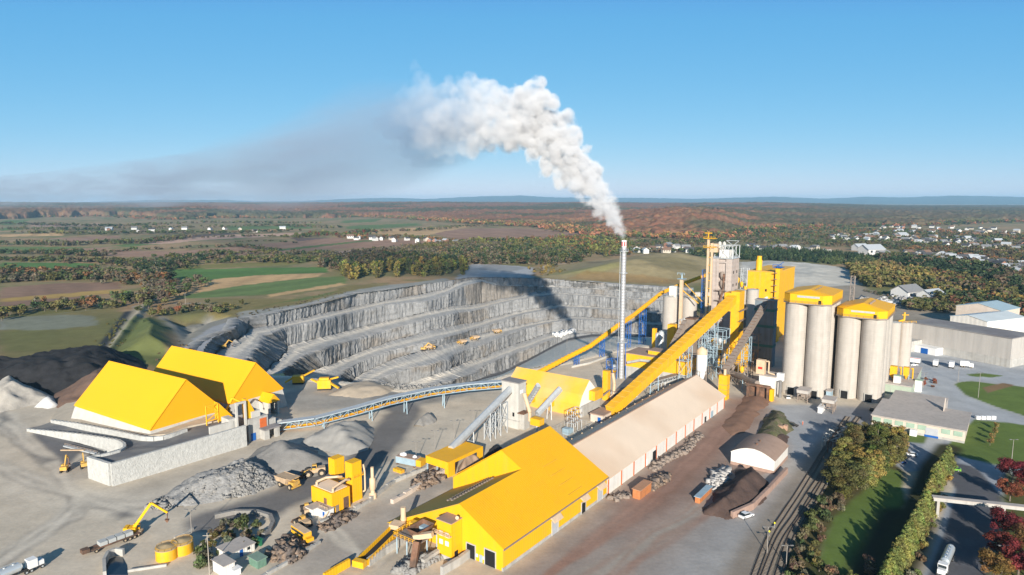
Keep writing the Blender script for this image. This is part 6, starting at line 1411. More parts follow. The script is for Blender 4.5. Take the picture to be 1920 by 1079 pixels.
for i, (px_, py_) in enumerate(((1915, 678), (1921, 668), (1913, 655), (1908, 645), (1917, 637), (1912, 627), (1903, 612))): put_car('wksbwsk'[i], px_, py_, 2.9, ['silver', 'white', 'black', 'blue', 'white', 'silver', 'black'][i]*0+'%s car in the car park at the right edge, %s' % ({'w': 'white', 'k': 'black', 's': 'silver', 'b': 'blue'}['wksbwsk'[i]], ('nearest', 'second nearest', 'third nearest', 'fourth nearest', 'fifth nearest', 'second farthest', 'farthest')[i]), group='cars in the car park')
# white trailers and box trucks by the grey shed
def trailer(px, py, px2, py2, L, label, m=WHP, cab=False, stripe=False):
    t = thing('box_trailer' if not cab else 'box_truck', (0, 0, 0), label, 'trailer' if not cab else 'truck'); bb(MB(), -L/2, L/2, -1.25, 1.25, 1.1, 3.9).build('box', m, t)
    if stripe: bb(MB(), -L/2, L/2, -1.28, 1.28, 3.6, 3.85).build('stripe', REDP, t)
    if cab: c = bb(MB(), L/2+.2, L/2+2.2, -1.15, 1.15, .6, 2.9).build('cab', WHP, t); bb(MB(), L/2+1.6, L/2+2.25, -1.0, 1.0, 1.8, 2.6).build('windscreen', GLASSD, c)
    for x in (-L/2+1, -L/2+2.2, L/2-1.2 if not cab else L/2+1.2):
        for y in (-1.05, 1.05): wheel(t, x, y, .5, .4)
    place(t, px, py, dirpx((px, py), (px2, py2)))
trailer(1697, 680, 1725, 684, 16, 'long white trailer with a red stripe behind the silo group', stripe=True); trailer(1754, 687, 1757, 680, 6, 'white box truck near the blue dock door', cab=True); trailer(1784, 690, 1787, 683, 6, 'white box truck with a blue crate beside it', cab=True); trailer(1808, 689, 1818, 690, 4.5, 'small white van at the end of the row before the grey shed', cab=True)
for i in range(4):
    px_ = 1833+i*9.5; t = thing('white_bale', G(px_, 786-.6*(3-i)), ['leftmost', 'second from the left', 'second from the right', 'rightmost'][i]+' of four white wrapped blocks behind the office lawn', 'block', 'white wrapped blocks'); P = G(px_, 786); bb(MB(), P[0]-1, P[0]+1, P[1]-.7, P[1]+.7, 0, 1.5).build('block', WHP, t); bb(MB(), P[0]-1.02, P[0]+1.02, P[1]-.1, P[1]+.1, 0, 1.53).build('strap', STEEL, t)
# ------------------------------------------------------------------ yellow crushing plant by the pit rim
P = G(595, 733); t = thing('mobile_crusher', P, 'yellow mobile crusher with two conveyor booms by the pit rim', 'crusher'); dC = Vector((1, .12)).normalized()
def cq(s, u, z): return (P[0]+dC.x*s-dC.y*u, P[1]+dC.y*s+dC.x*u, z)
MB().prism([cq(a, b, 0)[:2] for a, b in ((0, 0), (7, 0), (7, 4), (0, 4))], .9, 5.4).build('body', YPL, t); MB().prism([cq(a, b, 0)[:2] for a, b in ((1, .6), (6, .6), (6, 3.4), (1, 3.4))], 5.4, 6.6).build('engine_cover', YPL, t)
for a, b in ((7, 2), (-.2, 2)): pass
MB().bar(cq(6, 1, 4.2), cq(11.5, -2, 1.6), 1.2, .7).build('discharge_boom', YPL, t); MB().bar(cq(5, 3, 5), cq(10.5, 4.5, 6.0), 1.1, .7).build('upper_boom', YPL, t); MB().bar(cq(0, 2, 4), cq(-3.6, 3.4, 5.6), 1.2, .7).build('feed_boom', YPL, t)
for b in (.2, 3.2): MB().bar(cq(0, b+.4, .5), cq(7, b+.4, .5), .8, .9).build('track', TYRE, t)
P = G(548, 722); t = thing('mobile_screen', P, 'second yellow machine in the shade of the farther hall by the rim', 'crusher')
MB().prism([cq(a, b, 0)[:2] for a, b in ((0, 0), (6, 0), (6, 4), (0, 4))], 1, 4.6).build('body', YPL, t); MB().bar(cq(5, 2, 4), cq(11, 6, 6.4), 1.1, .6).build('boom', YPL, t); MB().bar(cq(0, 2, 3.4), cq(-4, 1, 1.2), 1.4, .8).build('feed_boom', YPL, t)
for b in (.2, 3.2): MB().bar(cq(0, b+.4, .5), cq(6, b+.4, .5), .8, .9).build('track', TYRE, t)
# old conveyor lying by the wall
t = thing('idle_conveyor', G(150, 845), 'idle grey conveyor and frame lying beside the lower block wall', 'conveyor'); a0, a1 = Vector(G(122, 836, .8)), Vector(G(183, 851, 1.0)); MB().bar(a0, a1, 1.6, .5).build('belt_frame', STEEL, t); MB().rail([a0, a1], 1.0, .15, 2).build('rail', BROWNST, t)
P = G(140, 848); MB().bar(Vector(P)+Vector((-6, 1, .5)), Vector(P)+Vector((5, -1.5, 1.5)), 1.0, .4).build('side_frame', DUSTY, t)
# ------------------------------------------------------------------ huts, containers, tanks around the bottom
def hut(name, label, cat, px, row, pl, pr, rt, m, mr, door=None):
    t, P, a, b, zt = box_px(name, label, cat, px, row, rt, pl, pr, m, mr, roof_th=.2)
    if door: opening(t, P, 'r', a*.4, .9, .1, 2, m=door, name='door'); opening(t, P, 'r', a*.7, .8, 1.1, .8, m=GLASSD, name='window')
    return t
hut('site_cabin', 'long white site cabin with blue-trimmed ends behind the thicket', 'cabin', 431, 1054, 408, 478, 1040, WHW, FLATROOF, BLUE); hut('site_cabin', 'square white hut with a flat roof at the bottom edge', 'cabin', 421, 1084, 399, 441, 1063, WHW, FLATROOF, WHP); hut('small_kiosk', 'small pale electric cabinet beside the square white hut', 'cabinet', 440, 1082, 433, 452, 1071, WHP, WHP)
hut('shipping_container', 'faded green container near the site huts', 'container', 484, 1068, 467, 500, 1053, mat('green_container', (.13, .23, .17), rough=.7, var=.12, sc=1, ribs=.4, ribw=.4), mat('green_container_roof', (.2, .28, .22), rough=.8, var=.1, sc=1)); hut('waste_bin', 'small dark green bin at the end of the long site cabin', 'bin', 488, 1025, 480, 492, 1014, mat('green_bin', (.02, .14, .07), rough=.6), mat('green_bin', (.02, .14, .07)))
hut('shipping_container', 'orange container with a yellow end near the long shed', 'container', 1200, 938, 1186, 1221, 921, mat('orange_container', (.50, .19, .07), rough=.8, var=.15, sc=1, ribs=.4, ribw=.4, dirt=(.3, .14, .08), streak=.5), mat('orange_container_roof', (.45, .24, .14), rough=.8, var=.15, sc=1)); hut('shipping_container', 'narrow orange-yellow container at the left end of the dark ore heap', 'container', 1312, 945, 1303, 1334, 934, mat('orange_container', (.5, .19, .07)), LBLUE)
for px_, row_, lb in ((313.5, 1046, 'front of two squat yellow tanks with dusty tops'), (342.5, 1035, 'rear of two squat yellow tanks with dusty tops')):
    Pq = G(px_, row_); t = thing('storage_tank', Pq, lb, 'tank', 'squat yellow tanks'); MB().lathe(Pq, [(2.9, 0), (2.9, 3.1)], 28).build('shell', YPL, t); MB().lathe(Pq, [(3.0, 3.1), (3.0, 3.25), (.3, 3.9)], 28, False).build('roof', mat('dusty_top', (.42, .31, .17), rough=.9, var=.12, sc=1), t)
    MB().rail([(Pq[0]+2.8*math.cos(i*.628), Pq[1]+2.8*math.sin(i*.628), 3.2) for i in range(11)], .6, .06, 3).build('railing', YPL, t)
Pq = G(299, 1051); t = thing('pump_box', Pq, 'small blue pump box left of the yellow tanks', 'box'); bx(Pq, 1.6, 1.6, 0, 1.8).build('box', BLUE, t); bx(off(Pq, -.1, -.1), 1.8, 1.8, 1.8, 1.9).build('lid', LBLUE, t)
# curved concrete basin in the corner and round bund
def wall_line(name, label, pts, th, h, m, cat='wall', z=-.2, step=None):
    V = [G(*p) for p in pts]; mb = MB()
    for a, b in zip(V[:-1], V[1:]):
        n = max(1, int(math.hypot(b[0]-a[0], b[1]-a[1])/(step or 1e9)))
        for i in range(n):
            p = Vector(a).lerp(Vector(b), i/n); q = Vector(a).lerp(Vector(b), (i+.96 if step else i+1.02)/n); hh = h*(random.Random(i*7+int(a[0]*3)).uniform(.8, 1.15) if step else 1)
            mb.bar((p.x, p.y, z+hh/2), (q.x, q.y, z+hh/2), th, hh)
    return tag(mb.build(name, m), label, cat)
wall_line('basin_wall', 'curved pale concrete basin wall at the bottom left', [(197, 1085), (196, 1060), (203, 1046), (216, 1040), (232, 1042)], .8, 2.2, CONC)
Pq = [(198,1079),(199,1062),(205,1049),(216,1044),(230,1046),(238,1060),(240,1079)]
tag(MB().prism(gaz(Pq), .02, .06).build('basin_water', mat('dark_water', (.015, .025, .035), rough=.15, var=.1, sc=.2, spec=.6)), kind='structure')
wall_line('concrete_kerb', 'pale concrete kerb running below the yellow tanks', [(240, 1073), (280, 1067), (312, 1062)], .5, .9, CONC); wall_line('concrete_kerb', 'short pale kerb above the yellow tanks', [(327, 1011), (345, 1003), (362, 994)], .5, .9, CONC)
wall_line('round_bund', 'rounded low bund of dark tyres around the grey apron in the yard', [(403, 972), (440, 964), (480, 964), (507, 972), (512, 985), (505, 1000), (494, 1008)], 1.2, 1.6, GREYH, 'bund')
wall_line('block_barrier', 'long row of pale concrete blocks between the yard road and the twin tower plant', [(600, 985), (632, 972), (665, 958), (694, 940), (740, 905), (800, 880), (818, 870)], 1.0, 1.5, CONC, 'barrier', step=2.4)
wall_line('block_barrier', 'second row of broken concrete blocks beside the low warehouse roof', [(735, 945), (770, 925), (800, 905), (850, 880)], 1.3, 1.7, STONEW, 'barrier', step=2.6)
wall_line('block_barrier', 'row of grey blocks along the lower yard road near the bus', [(480, 1090), (520, 1068), (560, 1045), (600, 1018)], .9, 1.1, CONC, 'barrier', step=2.6)
wall_line('bunker_wall', 'reddish concrete wall along the right side of the dark ore pile', [(1372, 972), (1410, 955), (1440, 925), (1474, 888)], 1.0, 2.4, mat('reddish_concrete', (.36, .24, .19)), 'wall')
wall_line('bunker_wall', 'pale wall of the rubble bunker below the warehouse towers', [(793, 1062), (810, 1050), (838, 1032)], 1.2, 2.2, CONC, 'wall'); wall_line('bunker_wall', 'long low bunker wall beside the yellow feed conveyor', [(690, 1062), (720, 1040), (757, 1018)], 1.2, 2.4, CONC, 'wall'); wall_line('bunker_wall', 'wide low concrete ramp wall at the warehouse corner', [(828, 1079), (860, 1060), (880, 1045)], 1.0, 2.6, CONC, 'wall')
wall_line('yellow_barrier', 'yellow steel barrier at the bottom edge left of the feed conveyor', [(608, 1090), (632, 1075), (655, 1062)], .8, 2.4, YEL, 'barrier')
# ------------------------------------------------------------------ broken rock and scrap: one heap each
def rubble(name, label, poly, n, s0, s1, m, seed, stretch=1.0, zmax=1.6):
    r = np.random.RandomState(seed); P = np.array(gaz(poly)); x0, y0 = P.min(0); x1, y1 = P.max(0)
    xs, ys = r.uniform(x0, x1, n*9), r.uniform(y0, y1, n*9); k = inpoly(xs, ys, P); xs, ys = xs[k][:n], ys[k][:n]; d = segdist(xs, ys, [tuple(p) for p in P], True); n = len(xs)
    cube = np.array([(x, y, z) for x in (-1, 1) for y in (-1, 1) for z in (-1, 1)], float); fq = np.array([(0, 1, 3, 2), (4, 6, 7, 5), (0, 4, 5, 1), (2, 3, 7, 6), (0, 2, 6, 4), (1, 5, 7, 3)])
    V = cube[None]*(1+r.uniform(-.45, .3, (n, 8, 3))); s = r.uniform(s0, s1, (n, 1, 1))*np.where(r.rand(n, 1, 1) < .12, 1.7, 1); V = V*s*.5; V[:, :, 0] *= stretch
    a = r.uniform(0, 6.28, n); e = r.uniform(-.6, .6, n); ca, sa, ce, se = np.cos(a)[:, None], np.sin(a)[:, None], np.cos(e)[:, None], np.sin(e)[:, None]
    X_, Y_, Z_ = V[..., 0], V[..., 1], V[..., 2]; X2 = X_*ce-Z_*se; Z2 = X_*se+Z_*ce
    Q = np.stack([X2*ca-Y_*sa+xs[:, None], X2*sa+Y_*ca+ys[:, None], Z2+(np.clip(d/3, 0, 1)*zmax*r.uniform(.1, 1, n) if zmax < 3 else np.clip(d/8, 0, 1)*zmax*r.uniform(.86, 1.04, n))[:, None]+.1], -1)
    Fc = (fq[None]+np.arange(n)[:, None, None]*8).reshape(-1, 4); col = np.repeat(np.array([(1, 1, 1)])*r.uniform(.6, 1.35, (n, 1)), 8, 0)
    me = raw_mesh(name, Q.reshape(-1, 3), Fc, m); return tag(fin(name, me), label, 'rubble', kind='stuff')
ROCK = mat('broken_rock', (.25, .24, .225), rough=.95, var=.3, sc=1.2); SCRAP = mat('scrap', (.24, .17, .12), rough=.9, var=.45, sc=1.0, col2=(.12, .10, .09)); BOUL = mat('tan_boulder', (.25, .20, .165), rough=.95, var=.25, sc=1)
rubble('rock_rubble', 'grey boulders strewn over the rough rubble mound', [(330,930),(400,895),(470,872),(515,888),(522,905),(465,930),(400,940),(340,948)], 3400, .2, .9, ROCK, 1, zmax=5.4)
rubble('rock_rubble', 'boulders scattered at the left foot of the rubble mound', [(270,955),(300,935),(350,928),(360,945),(300,958)], 120, .3, 1.1, ROCK, 2, zmax=.4)
rubble('scrap_pile', 'scrap timber and metal pile near the bus', [(505,1048),(520,1025),(545,1012),(568,1022),(572,1040),(540,1058)], 420, .4, 1.0, SCRAP, 3, 3.2, 2.4); rubble('scrap_pile', 'long scrap pile beside the lower yard road', [(598,990),(620,972),(650,962),(668,968),(640,985),(610,998)], 380, .3, .9, SCRAP, 4, 2.6, 1.5)
rubble('scrap_pile', 'scrap and timber pile beside the open yellow shed', [(770,905),(790,892),(820,890),(835,898),(800,915),(775,920)], 360, .3, .9, SCRAP, 5, 2.8, 1.6); rubble('rock_rubble', 'pale rubble in the bunker below the vent tower', [(735,1075),(760,1050),(800,1040),(830,1045),(800,1062),(770,1079)], 420, .4, 1.5, ROCK, 6, 1.2, 1.6)
rubble('scrap_pile', 'boulders and scrap along the foot of the long shed', [(1230,885),(1255,865),(1290,850),(1318,818),(1308,815),(1270,845),(1240,862),(1215,880)], 420, .3, 1.1, BOUL, 7, 1.6, 1.3); rubble('scrap_pile', 'scrap heap between the long shed and the red yard', [(1205,912),(1230,895),(1260,888),(1240,912),(1222,922)], 240, .3, 1.2, SCRAP, 8, 2.0, 1.8)
rubble('scrap_pile', 'brown boulders next to the orange container', [(1140,935),(1175,925),(1185,930),(1160,942)], 40, .8, 1.7, BOUL, 9, 1.2, .6); rubble('scrap_pile', 'scrap beside the dark ore heap', [(1325,905),(1345,885),(1370,878),(1365,900),(1340,918)], 160, .4, 1.3, mat('grey_scrap', (.42, .40, .38), rough=.8, var=.4, sc=1), 10, 2.0, 1.5)
rubble('rock_rubble', 'row of boulders along the pit rim', [(690,714),(750,724),(850,722),(900,716),(850,726),(750,732),(690,722)], 200, .4, 1.2, ROCK, 11, 1, .4); rubble('parked_scrap', 'clutter of scrap vehicles and containers in the yard beyond the silos', [(1640,562),(1700,548),(1745,560),(1735,572),(1660,576),(1600,560)], 150, 1.5, 4, mat('mixed_scrap', (.24, .22, .2), rough=.7, var=.6, sc=.2, col2=(.5, .5, .5)), 12, 1.5, .8)
rubble('white_bags', 'white heaps of bags on the pit floor by the dark ramp', [(1025,628),(1050,622),(1080,620),(1105,623),(1080,627),(1040,632)], 60, 2, 4, WHP, 13, 1.8, .5).location = Vector(QP(1060, 625))-Vector(G(1060, 625, 0))
# ------------------------------------------------------------------ light poles and utility poles
def lamp(px, row, h, label, group, two=True):
    P = G(px, row); t = thing('street_lamp', P, label, 'lamp post', group); mb = MB().cyl(P, (P[0], P[1], h), .13, .08, n=8); mb.build('pole', mat('pole_metal', (.30, .27, .24), rough=.7, var=.1, sc=1), t)
    for s in ((-1, 1) if two else (1,)): MB().bar((P[0], P[1], h), (P[0]+s*1.3, P[1], h+.1), .08).bar((P[0]+s*.8, P[1], h+.12), (P[0]+s*1.7, P[1], h+.12), .45, .16).build('lamp_head', DCONC, t)
for i, (px_, row_) in enumerate(((780.5, 866), (816, 844), (852, 824), (887, 803))): lamp(px_, row_, 8, ['nearest', 'second nearest', 'second farthest', 'farthest'][i]+' of the yard lamp posts beside the sloping grey conveyor', 'yard lamp posts by the conveyor')
for px_, row_, h, lb in ((360, 1010, 9, 'lamp post left of the thicket by the yellow tanks'), (1834, 746, 13, 'tall lamp post on the round lawn'), (1796, 716, 9, 'lamp post on the left edge of the round lawn'), (1731, 727, 8, 'lamp post at the corner of the green-banded block'), (1897, 862, 8, 'lamp post on the office lawn near the crimson maples'), (1878, 1076, 8, 'lamp post among the corner maples'), (1474, 1062, 6, 'lamp post at the lower end of the railway'), (1063, 657, 10, 'lamp post on the slope above the dark pit ramp'), (1438, 1038, 8, 'lamp post beside the lower gravel road')): lamp(px_, row_, h, lb, None, True)
for px_, row_, h, lb in ((67, 582, 11, 'wooden utility pole by the left country road'), (167, 575, 11, 'wooden utility pole in the middle of the country road'), (260, 570, 11, 'wooden utility pole near the causeway top'), (348, 570, 11, 'wooden utility pole at the quarry corner'), (393, 1078, 12, 'bare wooden pole beside the thicket at the bottom'), (1034, 497, 12, 'pale pole by the dirt track above the pit'), (1790, 430, 30, 'tall thin mast in the town')):
    P = G(px_, row_); t = thing('utility_pole', P, lb, 'pole'); MB().cyl((P[0], P[1], -2), (P[0], P[1], h), .16, .1, n=8).build('pole', mat('weathered_wood', (.36, .32, .27), rough=.9, var=.1, sc=1), t); MB().bar((P[0]-1.2, P[1], h-.8), (P[0]+1.2, P[1], h-.8), .14).build('crossarm', mat('weathered_wood', (.36, .32, .27)), t)
# ------------------------------------------------------------------ railway
def curve_pts(pts, n=60):
    P = np.array([G(*p)[:2] for p in pts]); out = []
    for i in range(len(P)-1):
        p0, p1, p2, p3 = P[max(i-1, 0)], P[i], P[i+1], P[min(i+2, len(P)-1)]
        for t in np.linspace(0, 1, n//(len(P)-1), endpoint=False): out.append(.5*((2*p1)+(-p0+p2)*t+(2*p0-5*p1+4*p2-p3)*t*t+(-p0+3*p1-3*p2+p3)*t**3))
    return np.array(out+[P[-1]])
def railway(label, pts):
    C_ = curve_pts(pts); t = thing('railway_track', (C_[0][0], C_[0][1], 0), label, 'railway track'); tg = np.gradient(C_, axis=0); tg /= np.linalg.norm(tg, axis=1, keepdims=True); nn = np.stack([-tg[:, 1], tg[:, 0]], -1)
    for s in (-.75, .75):
        mb = MB(); L = C_+nn*s
        for a, b in zip(L[:-1], L[1:]): mb.bar((*a, .26), (*b, .26), .13, .2)
        mb.build('rail', mat('rail_steel', (.11, .075, .055), rough=.7, var=.2, sc=2), t)
    mb = MB(); s = np.concatenate([[0], np.cumsum(np.linalg.norm(np.diff(C_, axis=0), axis=1))])
    for d in np.arange(0, s[-1], .75):
        p = np.array([np.interp(d, s, C_[:, 0]), np.interp(d, s, C_[:, 1])]); q = np.array([np.interp(d, s, nn[:, 0]), np.interp(d, s, nn[:, 1])]); mb.bar((*(p-q*1.3), .08), (*(p+q*1.3), .08), .25, .14)
    tag(mb.build('sleepers', mat('sleeper_wood', (.20, .17, .14), rough=.9, var=.25, sc=1), t), kind='stuff')
railway('left railway track curving down beside the gravel road', [(1590, 782), (1556, 830), (1522, 885), (1494, 930), (1470, 966), (1443, 1010), (1410, 1095)])
railway('middle railway track joining the left track at the bottom', [(1610, 782), (1573, 832), (1548, 880), (1518, 925), (1490, 970), (1460, 1015), (1428, 1095)])
railway('right railway track beside the shrubs', [(1560, 880), (1535, 925), (1507, 968), (1482, 1010), (1455, 1095)])
for px_, row_, lb in ((1551, 911, 'small yellow railway marker at the top of the shrubs'), (1452, 990, 'yellow railway marker beside the lower track'), (1442, 1006, 'lower yellow railway marker beside the gravel road')):
    P = G(px_, row_); t = thing('rail_marker', P, lb, 'marker'); MB().cyl(P, (P[0], P[1], 1.4), .06, n=6).build('post', STEEL, t); MB().lathe(P, [(.1, 1.3), (.32, 1.55), (.1, 1.9)], 10).build('head', mat('signal_yellow', (.75, .72, .02), rough=.5), t)
# rusty catenary-like pipe rack over the tracks
t = thing('loading_rack', G(1562, 812), 'rusty lattice loading rack with white triangular brackets above the tracks', 'rack'); a0, a1 = Vector(G(1553, 829, 4.5)), Vector(G(1577, 800, 4.5)); mb = MB(); mb.bar(a0, a1, .6, .6)
for k_ in range(5): p = a0.lerp(a1, k_/4); mb.bar((p.x, p.y, 0), p, .3)
mb.build('frame', RUSTM, t)
for k_ in range(4):
    p = a0.lerp(a1, (k_+.4)/4)
    for s in (-1, 1): q = p+Vector((s*2.6, -s*.8, 1.2)); MB().bar(p, q, .25).bar(q, (q.x, q.y, q.z-1.8), .25).bar(p, (q.x, q.y, q.z-1.8), .2).bar((q.x, q.y, q.z-1.8), (q.x, q.y, .1), .18).build('bracket', CONCW, t)
# ------------------------------------------------------------------ concrete pipe bridge over the access road
B0, B1 = Vector(G(1748, 968, 0)), Vector(G(1935, 990, 0)); t = thing('pipe_bridge', B0, 'pale concrete pipe bridge crossing above the access road between cedars and maples', 'bridge'); H_ = 6.6
MB().bar((B0.x-.6, B0.y, H_), (B1.x, B1.y, H_), 2.2, .35).build('deck', FLATROOF, t); MB().bar((B0.x-.6, B0.y-.9, H_-.6), (B1.x, B1.y-.9, H_-.6), .35, .8).build('beam', CONC, t); MB().bar((B0.x-.6, B0.y+.9, H_-.6), (B1.x, B1.y+.9, H_-.6), .35, .8).build('beam', CONC, t)
for f, w_ in ((.04, 1.0), (.70, 1.0), (.97, 1.0)): p = B0.lerp(B1, f); bb(MB(), p.x-.45, p.x+.45, p.y-.6, p.y+.6, 0, H_-1.02).build('pier', CONC, t)
for i in range(14): p = B0.lerp(B1, (i+.5)/14); bb(MB(), p.x-.2, p.x+.2, p.y-.7, p.y+.7, H_-1.0, H_-.7).build('cross_beam', DCONC, t)
# ------------------------------------------------------------------ loading canopies and the limestone hopper below the silos
for px_, row_, lb in ((1513, 757, 'left of two small steel loading canopies in front of the big silos'), (1561, 776, 'right of two small steel loading canopies in front of the big silos')):
    P = G(px_, row_); t = thing('loading_canopy', P, lb, 'canopy', 'loading canopies'); a, b = 7, 4.6
    mb = MB(); [mb.bar(off(P, s, u, 0), off(P, s, u, 4.8), .3) for s in (0, a/2, a) for u in (0, b)]; [mb.bar(off(P, s, 0, z), off(P, s, b, z), .25) for s in (0, a/2, a) for z in (2.2, 4.6)]; [mb.bar(off(P, 0, u, z), off(P, a, u, z), .25) for u in (0, b) for z in (2.2, 4.6)]; [mb.bar(off(P, s, 0, 0), off(P, s+a/2, 0, 2.2), .18) for s in (0, a/2)]; mb.build('frame', BROWNST, t)
    bx(off(P, -.4, -.4), a+.8, b+.8, 4.8, 6.2).build('upper_box', CLAD, t); bx(off(P, -.6, -.6), a+1.2, b+1.2, 6.2, 6.45).build('roof', FLATROOF, t); bx(off(P, 1, 1.2), 2, 2, 2.6, 4.5).build('hopper', BROWNST, t)
hut('small_kiosk', 'white booth beside the right loading canopy', 'booth', 1541, 776, 1533, 1547, 766, WHP, WHP); hut('small_kiosk', 'light blue lean-to between the two big silo groups', 'lean-to', 1557, 752, 1548, 1561, 735, LBLUE, FLATROOF)
t, P, a, b, zt = box_px('hopper_building', 'white and cream hopper building with red marks left of the big silos', 'building', 1452, 744, 709, 1422, 1462, WHW, FLATROOF)
q = off(P, 1, 6); bx(q, 3.2, 4.2, zt+.5, zt+8).build('filter_housing', PEACH, t); bx(off(q, -.06, 1.0), .05, 2.2, zt+3.2, zt+4.4).build('red_marking', REDP, t); pipe('pipe', [off(q, 1.5, -.4, zt+7.4), off(q, 1.5, -1.8, zt+7.6), off(q, 1.5, -1.8, zt+1.5), off(q, 1.5, -5, zt+1.0)], .4, PEACH, t)
bx(off(P, 2, -3.2), 3, 3.1, zt-2, zt+2).build('side_box', WHP, t); MB().cyl(off(P, 0, -2.6, 0), off(P, 0, -2.6, zt-1), .8, n=14).build('column', DCONC, t)
P = G(1441, 752); t = thing('steel_hopper', P, 'wide rusty brown steel receiving hopper at the top of the red ramp', 'hopper'); b = lenpx(P, BX, 1399, 0)
bx(P, 1.2, 1.2, 0, 6.4, bx(off(P, 0, b-1.2), 1.2, 1.2, 0, 6.4, bx(off(P, 0, b/2-.6), 1.2, 1.2, 0, 6.4))).build('post', RUSTM, t); bx(off(P, -.15, -.4), 1.5, b+.8, 6.4, 7.5).build('beam', RUSTM, t); bx(off(P, 2.2, .2), 4, b-.4, 0, 5.4).build('bin', RUSTM, t); bx(off(P, -.5, -2.0), 3.0, 1.6, 0, 6).build('end_post', YEL, t)
# haul road gate of the barrel store etc.: crates
for i, (px_, row_) in enumerate(((1459, 811), (1467, 812), (1475, 811))): P = G(px_, row_); t = thing('brick_pallet', P, ['left', 'middle', 'right'][i]+' of three tall brick-coloured pallets behind the barrel store', 'pallet', 'brick pallets'); bx(P, 2, 1.5, .15, 2.9).build('load', mat('brick_load', (.42, .27, .19), rough=.9, var=.2, sc=2), t); bx(P, 2.05, 1.55, 0, .15).build('base', SCRAP, t)
P = G(1505, 797); t = thing('person', P, 'distant worker in orange standing on the gravel road above the railway', 'person')
bm_v = MB().lathe(P, [(.10, 0), (.13, .45), (.20, .85), (.17, 1.05), (.24, 1.38), (.10, 1.5), (.07, 1.54), (.115, 1.62), (.12, 1.7), (.05, 1.8)], 10); bm_v.build('body', mat('orange_workwear', (.62, .14, .05), rough=.8), t); MB().lathe(P, [(.14, 1.68), (.14, 1.76), (.04, 1.85)], 10).build('helmet', WHP, t)
# ================================================================== vegetation
LEAF = bpy.data.materials.new('foliage'); LEAF.use_nodes = True
def _leaf():
    t = LEAF.node_tree; N, L = t.nodes, t.links; N.clear()
    out = N.new('ShaderNodeOutputMaterial'); d = N.new('ShaderNodeBsdfDiffuse'); tr = N.new('ShaderNodeBsdfTranslucent'); mx = N.new('ShaderNodeMixShader'); mx.inputs[0].default_value = .22
    a = N.new('ShaderNodeAttribute'); a.attribute_name = 'Col'; oi = N.new('ShaderNodeObjectInfo')
    m1 = N.new('ShaderNodeMix'); m1.data_type = 'RGBA'; m1.blend_type = 'MULTIPLY'; m1.inputs[0].default_value = 1
    L.new(a.outputs['Color'], m1.inputs[6]); L.new(oi.outputs['Color'], m1.inputs[7])
    geo = N.new('ShaderNodeNewGeometry'); n = N.new('ShaderNodeTexNoise'); n.inputs['Scale'].default_value = 1.3; n.inputs['Detail'].default_value = 3
    L.new(geo.outputs['Position'], n.inputs['Vector']); r = N.new('ShaderNodeMapRange'); r.inputs[1].default_value = .3; r.inputs[2].default_value = .7; r.inputs[3].default_value = .7; r.inputs[4].default_value = 1.35
    L.new(n.outputs[0], r.inputs[0]); s = N.new('ShaderNodeVectorMath'); s.operation = 'SCALE'; L.new(m1.outputs[2], s.inputs[0]); L.new(r.outputs[0], s.inputs['Scale'])
    L.new(s.outputs[0], d.inputs[0]); L.new(s.outputs[0], tr.inputs[0]); L.new(d.outputs[0], mx.inputs[1]); L.new(tr.outputs[0], mx.inputs[2]); L.new(mx.outputs[0], out.inputs[0])
_leaf()
BARK = mat('bark', (.16, .13, .10), rough=.9, var=.3, sc=2)
